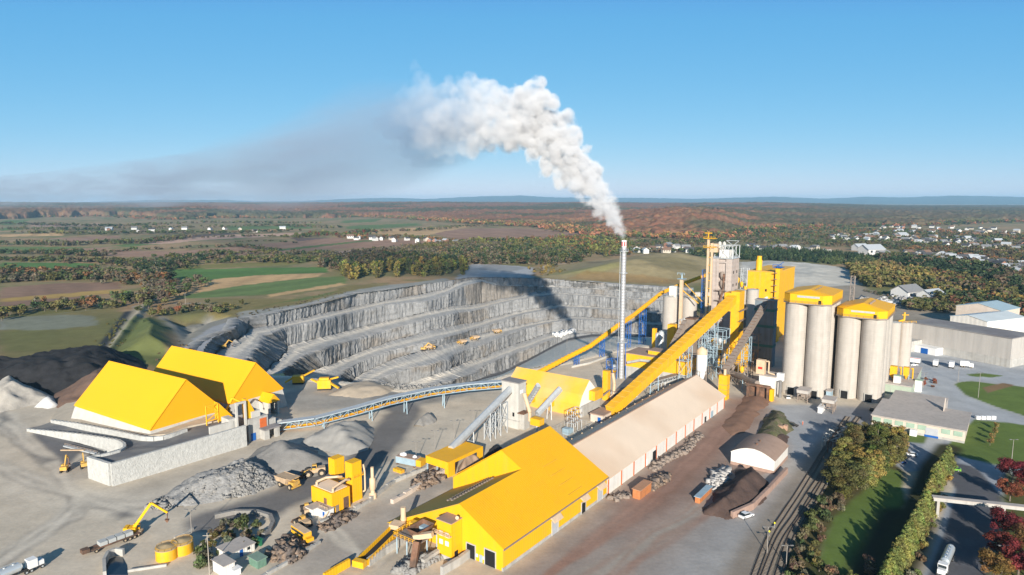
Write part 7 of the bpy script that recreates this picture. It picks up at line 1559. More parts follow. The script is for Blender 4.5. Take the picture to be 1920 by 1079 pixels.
def crown(kind, n, seed, leaf=.05):
    """leaf quads around clumps, in a tree of height 1; returns verts (n*4,3), colours (n*4,3)"""
    r = np.random.RandomState(seed)
    if kind in ('broad', 'maple'):
        k = 20 if kind == 'broad' else 34
        cz = r.uniform(.38, .84, k); rad_ = (.30 if kind == 'broad' else .34)*np.sqrt(np.clip(1-((cz-.58)/.42)**2, .1, 1)); an = r.uniform(0, 6.28, k); rr = rad_*np.sqrt(r.uniform(0, 1, k))
        c = np.stack([rr*np.cos(an), rr*np.sin(an), cz], -1); cr = r.uniform(.07, .16, k)*(1 if kind == 'broad' else .9)
    elif kind == 'poplar':
        k = 26; cz = np.linspace(.10, .93, k); rr = .12*np.sqrt(np.clip(1-((cz-.5)/.55)**2, .08, 1)); an = r.uniform(0, 6.28, k)
        c = np.stack([rr*np.cos(an), rr*np.sin(an), cz], -1); cr = r.uniform(.06, .115, k)*np.clip(1.3-cz*.6, .5, 1.2)
    elif kind == 'conifer':
        k = 20; cz = np.linspace(.1, .97, k); an = np.arange(k)*2.4; rr = (1-cz)*.17; c = np.stack([rr*np.cos(an), rr*np.sin(an), cz], -1); cr = (1-cz)*.15+.018
    elif kind == 'cedar':
        k = 26; cz = np.linspace(.06, .95, k); an = np.arange(k)*2.4+r.uniform(0, .6, k); rr = (1.02-cz)**.7*.20; c = np.stack([rr*np.cos(an), rr*np.sin(an), cz], -1); cr = (1.05-cz)**.7*.13+.01
    else:                                       # shrub
        k = 8; an = r.uniform(0, 6.28, k); rr = r.uniform(0, .42, k); c = np.stack([rr*np.cos(an), rr*np.sin(an), r.uniform(.25, .72, k)], -1); cr = r.uniform(.2, .32, k)
    w = cr**2; ci = r.choice(k, n, p=w/w.sum()); d = r.normal(size=(n, 3)); d[:, 2] = d[:, 2]*.8+.25; d /= np.linalg.norm(d, axis=1, keepdims=True)
    p = c[ci]+d*cr[ci][:, None]*r.uniform(.6, 1.12, (n, 1))
    if kind in ('conifer', 'cedar'): p[:, 2] -= .03*np.hypot(p[:, 0], p[:, 1])*6*.3
    nn = d+r.normal(size=(n, 3))*.45; nn /= np.linalg.norm(nn, axis=1, keepdims=True)
    a = np.cross(nn, r.normal(size=(n, 3))); a /= np.linalg.norm(a, axis=1, keepdims=True); b = np.cross(nn, a)
    s = leaf*r.uniform(.6, 1.4, (n, 1)); 
    V = np.stack([p-a*s-b*s*.6, p+a*s-b*s*.6, p+a*s*.8+b*s*.7, p-a*s*.7+b*s*.8], 1)
    cl = r.uniform(.72, 1.3, k)[ci][:, None]*r.uniform(.85, 1.15, (n, 1)); hue = r.normal(size=(k, 3))*.07+1
    col = np.clip(cl*hue[ci], 0, 3)
    return V.reshape(-1, 3).astype(np.float32), np.repeat(col, 4, 0).astype(np.float32)
def quads(n): return np.arange(n*4, dtype=np.int32).reshape(-1, 4)
TREE_N = {'broad': 'broadleaf_tree', 'maple': 'maple_tree', 'poplar': 'poplar_tree', 'conifer': 'conifer_tree', 'cedar': 'cedar_tree', 'shrub': 'shrub'}
PROTO = {}
def tree_mesh(kind, lod, var):
    key = (kind, lod, var)
    if key not in PROTO:
        n = {2: 5200, 1: 900, 0: 260}[lod]; n = int(n*(.5 if kind == 'shrub' else 1)); lf = {2: .0155, 1: .034, 0: .055}[lod]*(2.3 if kind == 'shrub' else 1)*(.8 if kind in ('poplar', 'conifer') else 1)
        V, Cc_ = crown(kind, n, 100*var+sum(map(ord, kind)), lf)
        cm = raw_mesh('crown', V, quads(n), LEAF, att=Cc_)
        tb = MB(); rs = random.Random(var*7)
        if kind == 'shrub':
            for i in range(4): tb.cyl((0, 0, 0), (rs.uniform(-.3, .3), rs.uniform(-.3, .3), .45), .03, .012, n=5)
        else:
            zt_ = {'broad': .62, 'maple': .6, 'poplar': .85, 'conifer': .9, 'cedar': .8}[kind]; tr_ = .028 if kind in ('broad', 'maple') else .016
            tb.cyl((0, 0, 0), (0, 0, zt_), tr_, tr_*.35, n=7)
            for i in range(9):
                z = zt_*rs.uniform(.35, .9); an = rs.uniform(0, 6.28); l = {'broad': .26, 'maple': .27, 'poplar': .12}.get(kind, .08); tb.cyl((0, 0, z), (l*math.cos(an), l*math.sin(an), z+l*.7), tr_*.4, tr_*.12, n=5)
        me = bpy.data.meshes.new('trunk'); me.from_pydata(tb.v, [], tb.f); me.materials.append(BARK); me.update()
        PROTO[key] = (cm, me)
    return PROTO[key]
NTREE = [0]
def tree(x, y, h, kind, col, label, group, lod=1, wid=1.0, z=None, rs=random.Random(1)):
    cm, tm = tree_mesh(kind, lod, rs.randrange(3)); NTREE[0] += 1
    t = empty(TREE_N[kind], (x, y, GZ(x, y)-.05 if z is None else z), rs.uniform(0, 6.28), label, 'tree' if kind != 'shrub' else 'shrub', group)
    t.scale = (h*wid, h*wid, h)
    tr = fin('trunk' if kind != 'shrub' else 'stem', tm, t); c = fin('crown' if kind != 'shrub' else 'foliage', cm, t)
    k = rs.uniform(.82, 1.2); k *= 1.25; c.color = (col[0]*k*rs.uniform(.9, 1.1), col[1]*k*rs.uniform(.93, 1.07), col[2]*k, 1)
    return t
OLV = (.115, .108, .042); YGR = (.16, .155, .05); DGR = (.042, .060, .032); MGR = (.078, .095, .040); BRN = (.125, .092, .058); ORA = (.19, .10, .048); REDM = (.115, .026, .028); GLD = (.24, .175, .055); GBR = (.118, .102, .07)
rs = random.Random(11)
def lerp2(a, b, t): return (a[0]+(b[0]-a[0])*t, a[1]+(b[1]-a[1])*t)
# cedar row along the access road
for (pa, pb, n, lb, h) in (((1778, 872), (1741, 938), 9, 'cedar in the clipped row beyond the concrete pipe bridge', 8.0), ((1737, 962), (1652, 1125), 17, 'cedar in the dense row this side of the concrete pipe bridge', 8.5)):
    A0, B0 = G(*pa), G(*pb)
    for i in range(n):
        x, y = lerp2(A0, B0, (i+.5)/n)[:2]; tree(x+rs.uniform(-.3, .3), y+rs.uniform(-.3, .3), h*rs.uniform(.88, 1.1), 'cedar', (.175, .185, .06), lb, lb.replace('cedar', 'cedars'), 2, 1.15)
def scatter(poly, n, seed, px=True):
    r = random.Random(seed); P = gaz(poly) if px else poly; xs = [p[0] for p in P]; ys = [p[1] for p in P]; out = []
    best = lambda x, y: min([((x-a)**2+(y-b)**2) for a, b in out] or [1e9])
    while len(out) < n:
        c = []
        for _ in range(6):
            for _t in range(60):
                x, y = r.uniform(min(xs), max(xs)), r.uniform(min(ys), max(ys))
                if inpoly(np.array([x]), np.array([y]), P)[0]: c.append((x, y)); break
        out.append(max(c, key=lambda p: best(*p)))
    return out
for x, y in scatter([(1572,872),(1595,842),(1640,832),(1680,838),(1692,872),(1665,895),(1628,915),(1590,940),(1568,930)], 34, 3):
    tree(x, y, rs.uniform(8.5, 13), rs.choice(['poplar', 'poplar', 'poplar', 'broad']), rs.choice([YGR, OLV, OLV, (.095, .115, .035), GLD]), 'poplar in the tall green and gold clump beside the railway', 'poplars in the clump beside the railway', 2, 1.7)
for x, y in scatter([(1530,940),(1570,935),(1585,950),(1550,985),(1530,1040),(1520,1110),(1470,1110),(1500,1020)], 30, 5):
    tree(x, y, rs.uniform(1.8, 3.8), 'shrub', rs.choice([BRN, OLV, GBR, MGR, BRN]), 'low brown-green shrub between the railway and the long lawn', 'shrubs between the railway and the lawn', 1, .95)
for x, y in scatter([(1765,880),(1790,880),(1775,935),(1752,1000),(1720,1110),(1690,1110),(1735,990)], 20, 6):
    tree(x, y, rs.uniform(1.6, 3.4), 'shrub', rs.choice([OLV, GBR, GLD, BRN]), 'shrub along the road side of the cedar row', 'shrubs on the road side of the cedar row', 1, .9)
for x, y in scatter([(1540,1062),(1600,1090),(1640,1060),(1640,1110),(1480,1110)], 8, 7):
    tree(x, y, rs.uniform(3, 5), 'broad', rs.choice([OLV, YGR, BRN]), 'tree at the bottom edge below the long lawn', 'trees at the bottom edge below the long lawn', 1, 1.3)
for px_, py_, h, c_, lb in ((1898, 905, 9.5, REDM, 'crimson maple beyond the right end of the concrete pipe bridge'), (1893, 940, 8.0, (.17, .06, .03), 'red and green maple just beyond the concrete pipe bridge'), (1930, 925, 9, REDM, 'crimson maple at the right edge beyond the pipe bridge'),
    (1882, 1012, 9.5, REDM, 'topmost crimson maple this side of the concrete pipe bridge'), (1878, 1052, 9, (.14, .032, .028), 'second crimson maple below the pipe bridge'), (1908, 1085, 10, (.15, .036, .03), 'largest crimson maple in the bottom right corner'), (1862, 1092, 8.5, (.13, .09, .03), 'olive and red maple left of the corner maples'), (1925, 1040, 9, (.13, .07, .03), 'olive-brown maple at the right edge below the pipe bridge'), (1950, 1100, 10, REDM, 'crimson maple cut by the bottom right corner')):
    x, y, _ = G(px_, py_); tree(x, y, h, 'maple', c_, lb, None, 2, 1.25)
for i, (px_, py_) in enumerate(((1869, 806), (1864, 816), (1861, 826), (1856, 836))):
    x, y, _ = G(px_, py_); tree(x, y, 3.6, 'broad', (.17, .13, .05), ['farthest', 'second farthest', 'second nearest', 'nearest'][i]+' of four small tan trees on the lawn by the office building', 'small trees on the office lawn', 1, 1.0)
for x, y in scatter([(1728,722),(1733,712),(1750,713),(1758,722),(1752,727),(1735,727)], 7, 8):
    tree(x, y, rs.uniform(1.5, 2.4), 'shrub', rs.choice([(.20, .06, .04), (.16, .075, .05)]), 'reddish shrub in the bed behind the office building', 'reddish shrubs behind the office building', 1, 1)
for x, y in scatter([(372,1040),(395,1000),(420,985),(450,985),(490,988),(500,1005),(470,1030),(425,1035),(400,1075),(370,1079)], 26, 9):
    tree(x, y, rs.uniform(1.6, 4.2), rs.choice(['shrub', 'shrub', 'broad']), rs.choice([MGR, OLV, GBR, BRN]), 'bush in the thicket between the yellow tanks and the site huts', 'bushes by the yellow tanks', 1, 1)
# line of trees beyond the left field and around the pit corner
for x, y in scatter([(0,592),(60,575),(140,570),(225,562),(300,548),(310,562),(240,575),(150,584),(60,588),(0,604)], 58, 10):
    tree(x, y, rs.uniform(6, 12), rs.choice(['broad', 'broad', 'poplar', 'shrub']), rs.choice([OLV, GBR, BRN, YGR, MGR, ORA, DGR]), 'autumn tree in the hedgerow along the country road at left', 'trees along the country road at left', 0, 1.25)
for x, y in scatter([(255,556),(300,540),(380,528),(392,535),(330,560),(300,580),(262,580)], 26, 12):
    tree(x, y, rs.uniform(8, 14), 'broad', rs.choice([GBR, OLV, MGR, BRN, GBR]), 'grey-brown tree in the thicket between the tan and green fields', 'trees in the thicket between the fields', 0, 1.4)
for px_, py_, h, k_, c_, lb in ((285, 596, 9, 'broad', OLV, 'olive tree at the top of the rocky causeway'), (332, 590, 9, 'broad', (.19, .085, .05), 'rust-coloured tree near the quarry corner'), (300, 588, 9, 'poplar', ORA, 'orange tree near the top of the rocky causeway'), (262, 588, 8, 'broad', MGR, 'green tree left of the causeway top'), (395, 585, 7, 'shrub', GBR, 'big grey bush on the slope above the quarry'), (408, 588, 7, 'shrub', OLV, 'second big bush on the slope above the quarry'), (274, 612, 6, 'broad', MGR, 'lone green tree on the grassy embankment')):
    x, y, _ = G(px_, py_); tree(x, y, h, k_, c_, lb, None, 1, 1.3)
# tall aspens at the edge of the wood behind the pit
for x, y in scatter([(640,528),(720,522),(800,520),(868,517),(880,505),(800,503),(720,505),(640,512)], 66, 14):
    tree(x, y, rs.uniform(13, 21), 'poplar', rs.choice([YGR, (.19, .17, .05), OLV, GLD, MGR]), 'tall yellow-green aspen at the edge of the wood behind the pit', 'aspens at the edge of the wood behind the pit', 0, 1.25)
# ------------------------------------------------------------------ woods and hedgerows that read as masses
def mass(name, label, sets, seed):
    """sets: (points(px,py) polygon or polyline, count, height range, palette, kinds, width or None)"""
    r = np.random.RandomState(seed); VV = []; CC = []
    for pts, n, (h0, h1), pal, kinds, wd in sets:
        W = np.array([G(a, b, 0)[:2] for a, b in pts])
        if wd is None:
            x0, y0 = W.min(0); x1, y1 = W.max(0); m = int(n*6+200)
            xs, ys = r.uniform(x0, x1, m), r.uniform(y0, y1, m); k = inpoly(xs, ys, W)
            if k.sum() < n: xs = np.concatenate([xs]+[r.uniform(x0, x1, m*8)]); ys = np.concatenate([ys]+[r.uniform(y0, y1, m*8)]); k = inpoly(xs, ys, W)
            xs, ys = xs[k][:n], ys[k][:n]
        else:
            sg = np.linalg.norm(np.diff(W, axis=0), axis=1); cs = np.concatenate([[0], np.cumsum(sg)]); s = r.uniform(0, cs[-1], n)
            xs = np.interp(s, cs, W[:, 0])+r.normal(0, wd, n); ys = np.interp(s, cs, W[:, 1])+r.normal(0, wd, n)
        n = len(xs); far_ = W[:, 1].mean() > 1300
        which = r.randint(0, len(kinds), n); clump = (fbm(xs/90+seed, ys/90, 3)*len(pal)*2.2-len(pal)*.6).astype(int)
        pi = np.where(r.rand(n) < .55, np.clip(clump, 0, len(pal)-1), r.randint(0, len(pal), n))
        for ki, kd in enumerate(kinds):
            for v in range(3):
                sel = (which == ki) & (np.arange(n) % 3 == v); m = sel.sum()
                if not m: continue
                nq = 34 if far_ else 80
                V, Cq = crown(kd, nq, 500+v*10+ki, (.13 if far_ else .085)*(1.7 if kd == 'shrub' else 1)*(.75 if kd in ('conifer', 'poplar') else 1))
                h = r.uniform(h0, h1, m)*(.5 if kd == 'shrub' else 1); wdt = h*r.uniform(1.1, 1.6, m)*(.8 if kd in ('conifer', 'poplar') else 1); a = r.uniform(0, 6.28, m); ca, sa = np.cos(a), np.sin(a)
                X_ = V[None, :, 0]*ca[:, None]-V[None, :, 1]*sa[:, None]; Y_ = V[None, :, 0]*sa[:, None]+V[None, :, 1]*ca[:, None]
                zg = -(np.hypot(xs[sel], ys[sel])/1000)**2*.0675
                if ys[sel].mean() < 1600 and W[:, 1].min() > 700: zg = zg+0
                Q = np.stack([X_*wdt[:, None]+xs[sel][:, None], Y_*wdt[:, None]+ys[sel][:, None], V[None, :, 2]*h[:, None]+zg[:, None]], -1)
                tint = np.array(pal)[pi[sel]]*r.uniform(.95, 1.5, (m, 1)); Cx = tint[:, None, :]*Cq[None]
                VV.append(Q.reshape(-1, 3)); CC.append(Cx.reshape(-1, 3))
    V = np.concatenate(VV); Cq = np.concatenate(CC); me = raw_mesh(name, V, quads(len(V)//4), LEAF, att=Cq)
    o = fin(name, me); return tag(o, label, 'woodland', kind='stuff')
HG = [GBR, OLV, MGR, BRN, DGR]; WD = [DGR, MGR, OLV, BRN, ORA]; CN = [DGR, DGR, (.024, .042, .02), MGR]; AU = [OLV, BRN, OLV, GLD, (.15, .075, .045)]
mass('hedgerow', 'hedgerows and thickets between the farm fields', [
    ([(0,513),(60,522),(140,516),(185,520),(240,525),(300,532)], 520, (8, 14), HG+[ORA], ['broad', 'broad', 'conifer', 'shrub'], 12),
    ([(0,530),(80,526),(200,522)], 200, (7, 12), HG, ['broad', 'shrub'], 6),
    ([(0,488),(80,490),(190,493),(290,496),(400,493),(480,489),(560,492),(640,486)], 420, (6, 11), HG, ['broad', 'shrub'], 12),
    ([(190,500),(260,498),(300,510),(350,500)], 110, (6, 10), HG, ['broad', 'shrub'], 9),
    ([(280,512),(300,522),(295,540)], 60, (6, 12), [DGR, GBR], ['broad'], 9),
    ([(0,460),(60,458),(120,461),(200,456),(260,457),(350,446)], 300, (7, 13), HG, ['broad', 'poplar'], 14),
    ([(0,479),(60,476),(120,478),(190,482)], 120, (6, 12), HG, ['broad'], 9), ([(110,472),(200,474),(240,470),(340,466),(440,462),(520,470)], 170, (5, 9), HG, ['broad', 'shrub'], 6),
    ([(300,505),(400,478),(500,476),(600,478),(640,484)], 240, (6, 12), HG, ['broad', 'shrub'], 10),
    ([(300,484),(420,488),(520,486),(640,490)], 200, (6, 12), HG, ['broad', 'shrub'], 12),
    ([(40,438),(180,440),(320,438),(440,438),(560,434)], 260, (7, 13), HG, ['broad'], 20), ([(0,430),(150,432),(330,428),(520,424),(640,428)], 300, (7, 14), HG, ['broad', 'conifer'], 25),
    ([(0,420),(200,426),(400,418),(600,420)], 300, (8, 14), HG, ['broad'], 40), ([(370,448),(460,444),(560,446)], 60, (5, 9), HG, ['broad'], 8), ([(430,455),(500,452),(560,456)], 30, (5, 9), HG, ['shrub'], 6),
    ([(660,436),(780,434),(830,430),(860,426),(960,424)], 150, (7, 13), HG, ['broad'], 14), ([(640,445),(700,448),(760,446),(860,455)], 130, (8, 13), WD, ['broad', 'conifer'], 8),
    ([(560,446),(600,440),(650,444),(700,436)], 130, (9, 15), [DGR, MGR, OLV, (.16, .04, .03)], ['broad', 'conifer'], 20),
    ([(0,640),(60,650),(130,640),(190,650)], 0, (2, 3), HG, ['shrub'], 4),
    ([(440,596),(500,582),(600,560),(640,548)], 60, (1.5, 3.2), [GBR, OLV], ['shrub'], 5), ([(230,600),(215,620),(190,655)], 40, (2, 3.6), [OLV, MGR], ['shrub'], 2.5), ([(318,640),(330,670),(340,690)], 60, (2, 4), [GBR, BRN], ['shrub'], 4.5), ([(225,650),(245,625),(262,605)], 50, (2, 4.5), [OLV, MGR, BRN], ['shrub'], 3),
    ([(300,590),(345,580),(400,575),(420,582)], 60, (3, 7), HG, ['broad', 'shrub'], 8)], 21)
mass('woodland', 'dark mixed woodland behind the quarry', [
    ([(590,500),(700,486),(790,478),(870,472),(960,464),(1040,470),(1100,478),(1090,492),(1040,500),(990,497),(880,498),(870,506),(800,504),(700,508),(640,512)], 1500, (9, 16), [DGR, GBR, BRN, DGR, MGR, OLV], ['broad', 'poplar', 'conifer'], None),
    ([(590,486),(700,474),(800,462),(870,458),(960,462),(870,474),(790,480),(700,488),(600,498)], 500, (9, 14), [GBR, GBR, BRN, OLV], ['broad'], None),
    ([(860,458),(900,452),(1000,450),(1100,446),(1180,450),(1200,470),(1180,480),(1100,484),(1040,474),(960,466),(880,466)], 900, (8, 14), [MGR, OLV, OLV, YGR, DGR, ORA], ['broad', 'poplar'], None),
    ([(1090,520),(1240,530),(1330,527),(1240,524),(1100,514)], 130, (2, 4), [ORA, GLD, OLV], ['shrub'], None), ([(990,505),(1040,500),(1060,510),(1030,520),(1000,515)], 60, (3, 6), [OLV, GLD, BRN], ['shrub', 'broad'], None)], 22)
mass('woodland', 'woods with dark conifers and gold poplars around the town at right', [
    ([(1350,470),(1420,466),(1560,476),(1640,486),(1650,500),(1560,498),(1500,492),(1400,490),(1340,484)], 1000, (9, 13), CN, ['conifer'], None),
    ([(1640,486),(1740,492),(1830,500),(1900,520),(1960,560),(1900,560),(1830,530),(1760,520),(1660,505)], 700, (10, 16), CN+[BRN], ['conifer', 'broad'], None),
    ([(1590,505),(1640,502),(1740,512),(1760,540),(1700,545),(1625,540),(1605,528)], 330, (10, 15), [GLD, YGR, OLV, (.20, .15, .06)], ['poplar', 'broad'], None),
    ([(1740,515),(1830,530),(1900,560),(1960,590),(1900,600),(1820,585),(1760,575),(1740,545)], 520, (8, 14), AU+[MGR, DGR], ['broad', 'conifer'], None),
    ([(1690,572),(1760,568),(1810,580),(1790,590),(1710,585)], 90, (6, 9), [MGR, OLV, BRN], ['broad'], None),
    ([(1180,462),(1300,462),(1360,456),(1560,462),(1700,470),(1960,480),(1960,470),(1700,455),(1400,448),(1200,452)], 1250, (7, 10), [MGR, DGR, OLV, GBR, BRN], ['broad', 'conifer'], None),
    ([(1400,446),(1560,448),(1700,456),(1960,470),(1960,440),(1700,432),(1500,428),(1380,432)], 1700, (7, 11), [DGR, MGR, OLV, ORA, BRN, DGR], ['broad', 'conifer'], None),
    ([(1660,478),(1760,484),(1960,500),(1960,540),(1900,520),(1820,505),(1700,492)], 420, (6, 10), [MGR, OLV, GBR, BRN, DGR], ['broad'], None),
    ([(1690,466),(1800,470),(1960,480),(1960,545),(1880,522),(1790,500),(1690,492)], 650, (7, 11), [MGR, OLV, GBR, BRN, DGR, ORA], ['broad', 'conifer'], None), ([(1540,442),(1700,436),(1960,446),(1960,478),(1800,468),(1640,460),(1540,458)], 800, (7, 11), [MGR, DGR, OLV, GBR, BRN], ['broad', 'conifer'], None),
    ([(1290,470),(1340,468),(1350,482),(1300,484)], 60, (7, 11), [DGR, OLV], ['broad'], None), ([(1180,474),(1320,472)], 60, (6, 10), HG, ['broad'], 8),
    ([(1620,545),(1740,560),(1700,566),(1630,556)], 40, (3, 6), HG, ['shrub'], None), ([(1830,600),(1960,606),(1960,615),(1860,606)], 50, (6, 9), AU, ['broad'], None)], 23)
AUT2 = [(.26, .12, .07), (.20, .10, .06), (.15, .11, .06), (.28, .15, .07), OLV]
def shift(ps, d): return [(a, b+d) for a, b in ps]
lowL = [(-60,411),(130,407),(220,406),(330,412),(420,408),(520,410),(640,408)]; lowM = [(640,408),(700,407),(830,414),(900,420),(1000,424),(1090,432),(1140,443),(1200,446),(1330,447)]; lowR = [(1330,447),(1360,440),(1400,430),(1480,427),(1600,426),(1740,422),(1800,418),(2000,416)]
mass('woodland', 'edge of the autumn forest where it meets the fields', [(lowL, 900, (11, 19), [DGR, MGR]+AUT2, ['broad', 'conifer'], 60), (lowM, 1500, (11, 19), AUT2+[MGR], ['broad'], 45), (shift(lowM, -3), 1200, (13, 20), AUT2, ['broad'], 60), (lowR, 900, (11, 18), [DGR, MGR, OLV]+AUT2[:2], ['broad', 'conifer'], 60)], 24)
# ------------------------------------------------------------------ forested ridges towards the horizon
ang = np.radians(np.arange(-48, 48, .065)); r_ = [1780.0]
while r_[-1] < 14000: r_.append(r_[-1]*1.0045)
A_, R_ = np.meshgrid(ang, np.array(r_)); Xf, Yf = R_*np.sin(A_), R_*np.cos(A_)
low = [(-300,412),(0,411),(130,407),(220,406),(330,412),(420,408),(520,410),(640,408),(700,407),(830,414),(900,420),(1000,424),(1090,432),(1140,443),(1200,446),(1330,447),(1360,440),(1400,430),(1480,427),(1600,426),(1740,422),(1800,418),(1920,416),(2300,414)]
edge = np.array([G(a, b)[:2] for a, b in low]); ea = np.arctan2(edge[:, 0], edge[:, 1]); er = np.hypot(edge[:, 0], edge[:, 1]); o_ = np.argsort(ea)
Er = np.interp(A_, ea[o_], er[o_])*(1+.10*(fbm(A_*60, A_*0, 3)-.5)); dE = R_-Er
pxf = 960+1240*np.tan(A_)/.99
bump = (5+11*vnoise(Xf/12, Yf/15)+8*vnoise(Xf/37, Yf/37))*sstep(0, 70, dE)*(.6+.8*fbm(Xf/60, Yf/60, 2))
Er2 = 0; hill = 62*sstep(3000, 8000, R_)*(.72+.5*fbm(A_*9+3, R_/5000, 3)) + 42*np.exp(-((pxf-1290)/125)**2)*sstep(0, 900, dE)*(1-sstep(1200, 3500, dE)) + 20*sstep(100, 1500, dE)*(fbm(Xf/900, Yf/900, 3))
hill *= 1-.55*sstep(1450, 1700, pxf)
Zf = hill+bump*sstep(0, 15, dE)-(R_/1000)**2*.0675
opening_ = fbm(Xf/700+5, Yf/500, 4)
clear = (opening_ > .66) & (R_ < 5200); Zf = np.where(clear, hill+.5-(R_/1000)**2*.0675, Zf)
Zf = np.where(dE < 0, -(R_/1000)**2*.0675-3, Zf)
nz1 = fbm(Xf/16, Yf/16, 2)[..., None]; nz2 = fbm(Xf/600+9, Yf/420, 4)[..., None]; nz3 = vnoise(Xf/12+77, Yf/12)[..., None]
R1 = np.array([.30, .125, .075]); R2 = np.array([.20, .135, .085]); R3 = np.array([.085, .10, .055]); R4 = np.array([.36, .18, .08])
Cf = R1*(1-nz3)+R2*nz3; Cf = Cf+(R4-Cf)*sstep(.62, .8, nz1)*.8; g_ = np.clip(sstep(.5, .62, nz2)+.75*sstep(1380, 1600, pxf)[..., None]+.35*(1-sstep(200, 500, pxf))[..., None], 0, 1); Cf = Cf+(R3*(.7+.6*nz1)-Cf)*g_*.8
Cf = np.where(clear[..., None], np.array([.13, .10, .05]), Cf); Cf *= 1.2
kf = (dE[:-1, :-1] > -25)
o = grid_mesh('forest_ridge', np.stack([Xf, Yf, Zf], -1), LEAF, att=Cf.reshape(-1, 3), keep=kf)
tag(o, 'endless red and brown autumn forest rolling to the horizon', 'forest', kind='stuff')
# distant blue hills
ang = np.radians(np.arange(-55, 55, .12)); prof_ = [(-600,383),(0,384),(180,381),(300,378),(420,377.5),(470,380),(560,380),(640,376),(735,373.5),(800,376),(900,371),(980,369.5),(1040,373),(1130,374),(1230,374),(1300,376),(1380,374),(1450,372),(1540,376),(1620,373),(1700,374),(1780,371.5),(1850,372.5),(1920,374),(2100,372),(2600,375)]
px_ = 960+1240*np.tan(np.clip(ang, -1.2, 1.2))/.99; top = np.interp(px_, [p[0] for p in prof_], [p[1] for p in prof_])-2.2-1.2*(fbm(ang*90, ang*0, 3)-.5)
rowsH = []
for k_, (rr, f_) in enumerate(((19000, 0), (21500, .45), (24500, .85), (26000, 1), (28000, .6), (30000, 0))):
    zc = CAMZ+26000*np.tan((378.2-top)/1240); zz = -90+(zc+90)*f_*(1 if f_ in (0, 1) else 1-.25*fbm(ang*60+k_, ang*0, 3)); rowsH.append(np.stack([rr*np.sin(ang), rr*np.cos(ang), zz], -1))
o = grid_mesh('hills', np.stack(rowsH, 0), mat('hill_forest', (.06, .06, .04), rough=1, var=.2, sc=.0008), smooth=True); tag(o, kind='structure')
# ================================================================== houses
HW = [mat('white_siding', (.58, .57, .55), rough=.7, var=.05, sc=.5), mat('beige_siding', (.50, .44, .36), rough=.7, var=.05, sc=.5), mat('brick_wall', (.30, .15, .10), rough=.8, var=.1, sc=.5)]
HR = [mat('dark_shingle', (.07, .07, .075), rough=.85, var=.15, sc=.5), mat('grey_shingle', (.22, .22, .225), rough=.85, var=.1, sc=.5), mat('white_metal_roof', (.42, .44, .46), rough=.5, var=.05, sc=.5), mat('brown_shingle', (.19, .12, .085), rough=.85, var=.12, sc=.5)]
HP = {}
def house(x, y, rz, wi, ri, label, group, sc=1.0, name='house', z=None):
    key = (wi, ri)
    t = empty(name, (x, y, -(math.hypot(x, y)/1000)**2*.0675+2.2*(1 if y > 900 else 0) if z is None else z), rz, label, 'house' if name == 'house' else 'barn', group); t.scale = (sc, sc, sc*(.85 if sc > 1.6 else 1))
    if key not in HP:
        P0 = (-6, -4, 0); mb = gable_wall((-6, -4), 12, 8, -3, 3.4, 6.2, dirs=((1, 0), (0, 1))); me = bpy.data.meshes.new('wall'); me.from_pydata(mb.v, [], mb.f); me.materials.append(HW[wi])
        mb = gable_roof((-6, -4), 12, 8, 3.4, 6.3, over=.5, th=.25, dirs=((1, 0), (0, 1))); mr = bpy.data.meshes.new('roof'); mr.from_pydata(mb.v, [], mb.f); mr.materials.append(HR[ri])
        ws = []
        for i in range(3):
            mb = MB()
            for sgn in (-1, 1): mb.prism([(-4.4+i*3.6, sgn*4.02-.04), (-3+i*3.6, sgn*4.02-.04), (-3+i*3.6, sgn*4.02+.04), (-4.4+i*3.6, sgn*4.02+.04)], 1.1, 2.5)
            mw = bpy.data.meshes.new('window'); mw.from_pydata(mb.v[:8], [], mb.f[:6]); mw.materials.append(GLASSD); ws.append(mw)
        HP[key] = (me, mr, ws)
    me, mr, ws = HP[key]; fin('wall', me, t); fin('roof', mr, t)
    if y < 1900:
        for mw in ws: fin('window', mw, t)
    return t
NH = 0
for poly, n, lb, gp, seed in (
    ([(1700,478),(1780,482),(1860,492),(1960,505),(1960,540),(1880,520),(1790,498),(1710,488)], 78, 'house among autumn trees in the near part of the town at right', 'houses in the near part of the town', 31),
    ([(1560,452),(1680,456),(1800,466),(1960,476),(1960,462),(1800,448),(1640,442),(1560,444)], 92, 'house among trees in the middle of the town at right', 'houses in the middle of the town', 32),
    ([(1640,436),(1780,440),(1960,452),(1960,436),(1800,426),(1660,424)], 52, 'distant house on the far side of the town', 'distant houses at the far side of the town', 33),
    ([(1395,464),(1540,468),(1560,474),(1400,471)], 18, 'house before the dark conifers right of the tallest tower', 'houses by the dark conifers', 34),
    ([(1185,471),(1215,468),(1255,462),(1300,468),(1300,474),(1190,476)], 15, 'house in the hamlet behind the chimney', 'houses in the hamlet behind the chimney', 35),
    ([(655,446),(720,449),(800,451),(868,457),(860,461),(760,454),(660,450)], 17, 'farmhouse on the road across the brown fields', 'farmhouses along the road across the fields', 36),
    ([(195,432),(290,434),(345,428),(500,432),(560,432),(480,436),(300,438),(200,435)], 9, 'scattered farmhouse far off among the left fields', 'scattered farmhouses at far left', 37),
    ([(1560,600),(1640,606),(1650,612),(1560,606)], 0, '', '', 38)):
    r = random.Random(seed)
    for x, y in (scatter(poly, n, seed) if n else []):
        w_i = r.choice([0, 0, 0, 1, 2]); r_i = r.choice([0, 0, 1, 2, 3]); cw = ['white', 'beige', 'brick'][w_i]; cr_ = ['dark', 'grey', 'white', 'brown'][r_i]
        house(x, y, r.choice([0, .6, 1.57, 2.2])+r.uniform(-.2, .2), w_i, r_i, '%s %s-roofed %s' % (cw, cr_, lb), gp+', %s with %s roofs' % (cw, cr_), r.uniform(.95, 1.45))
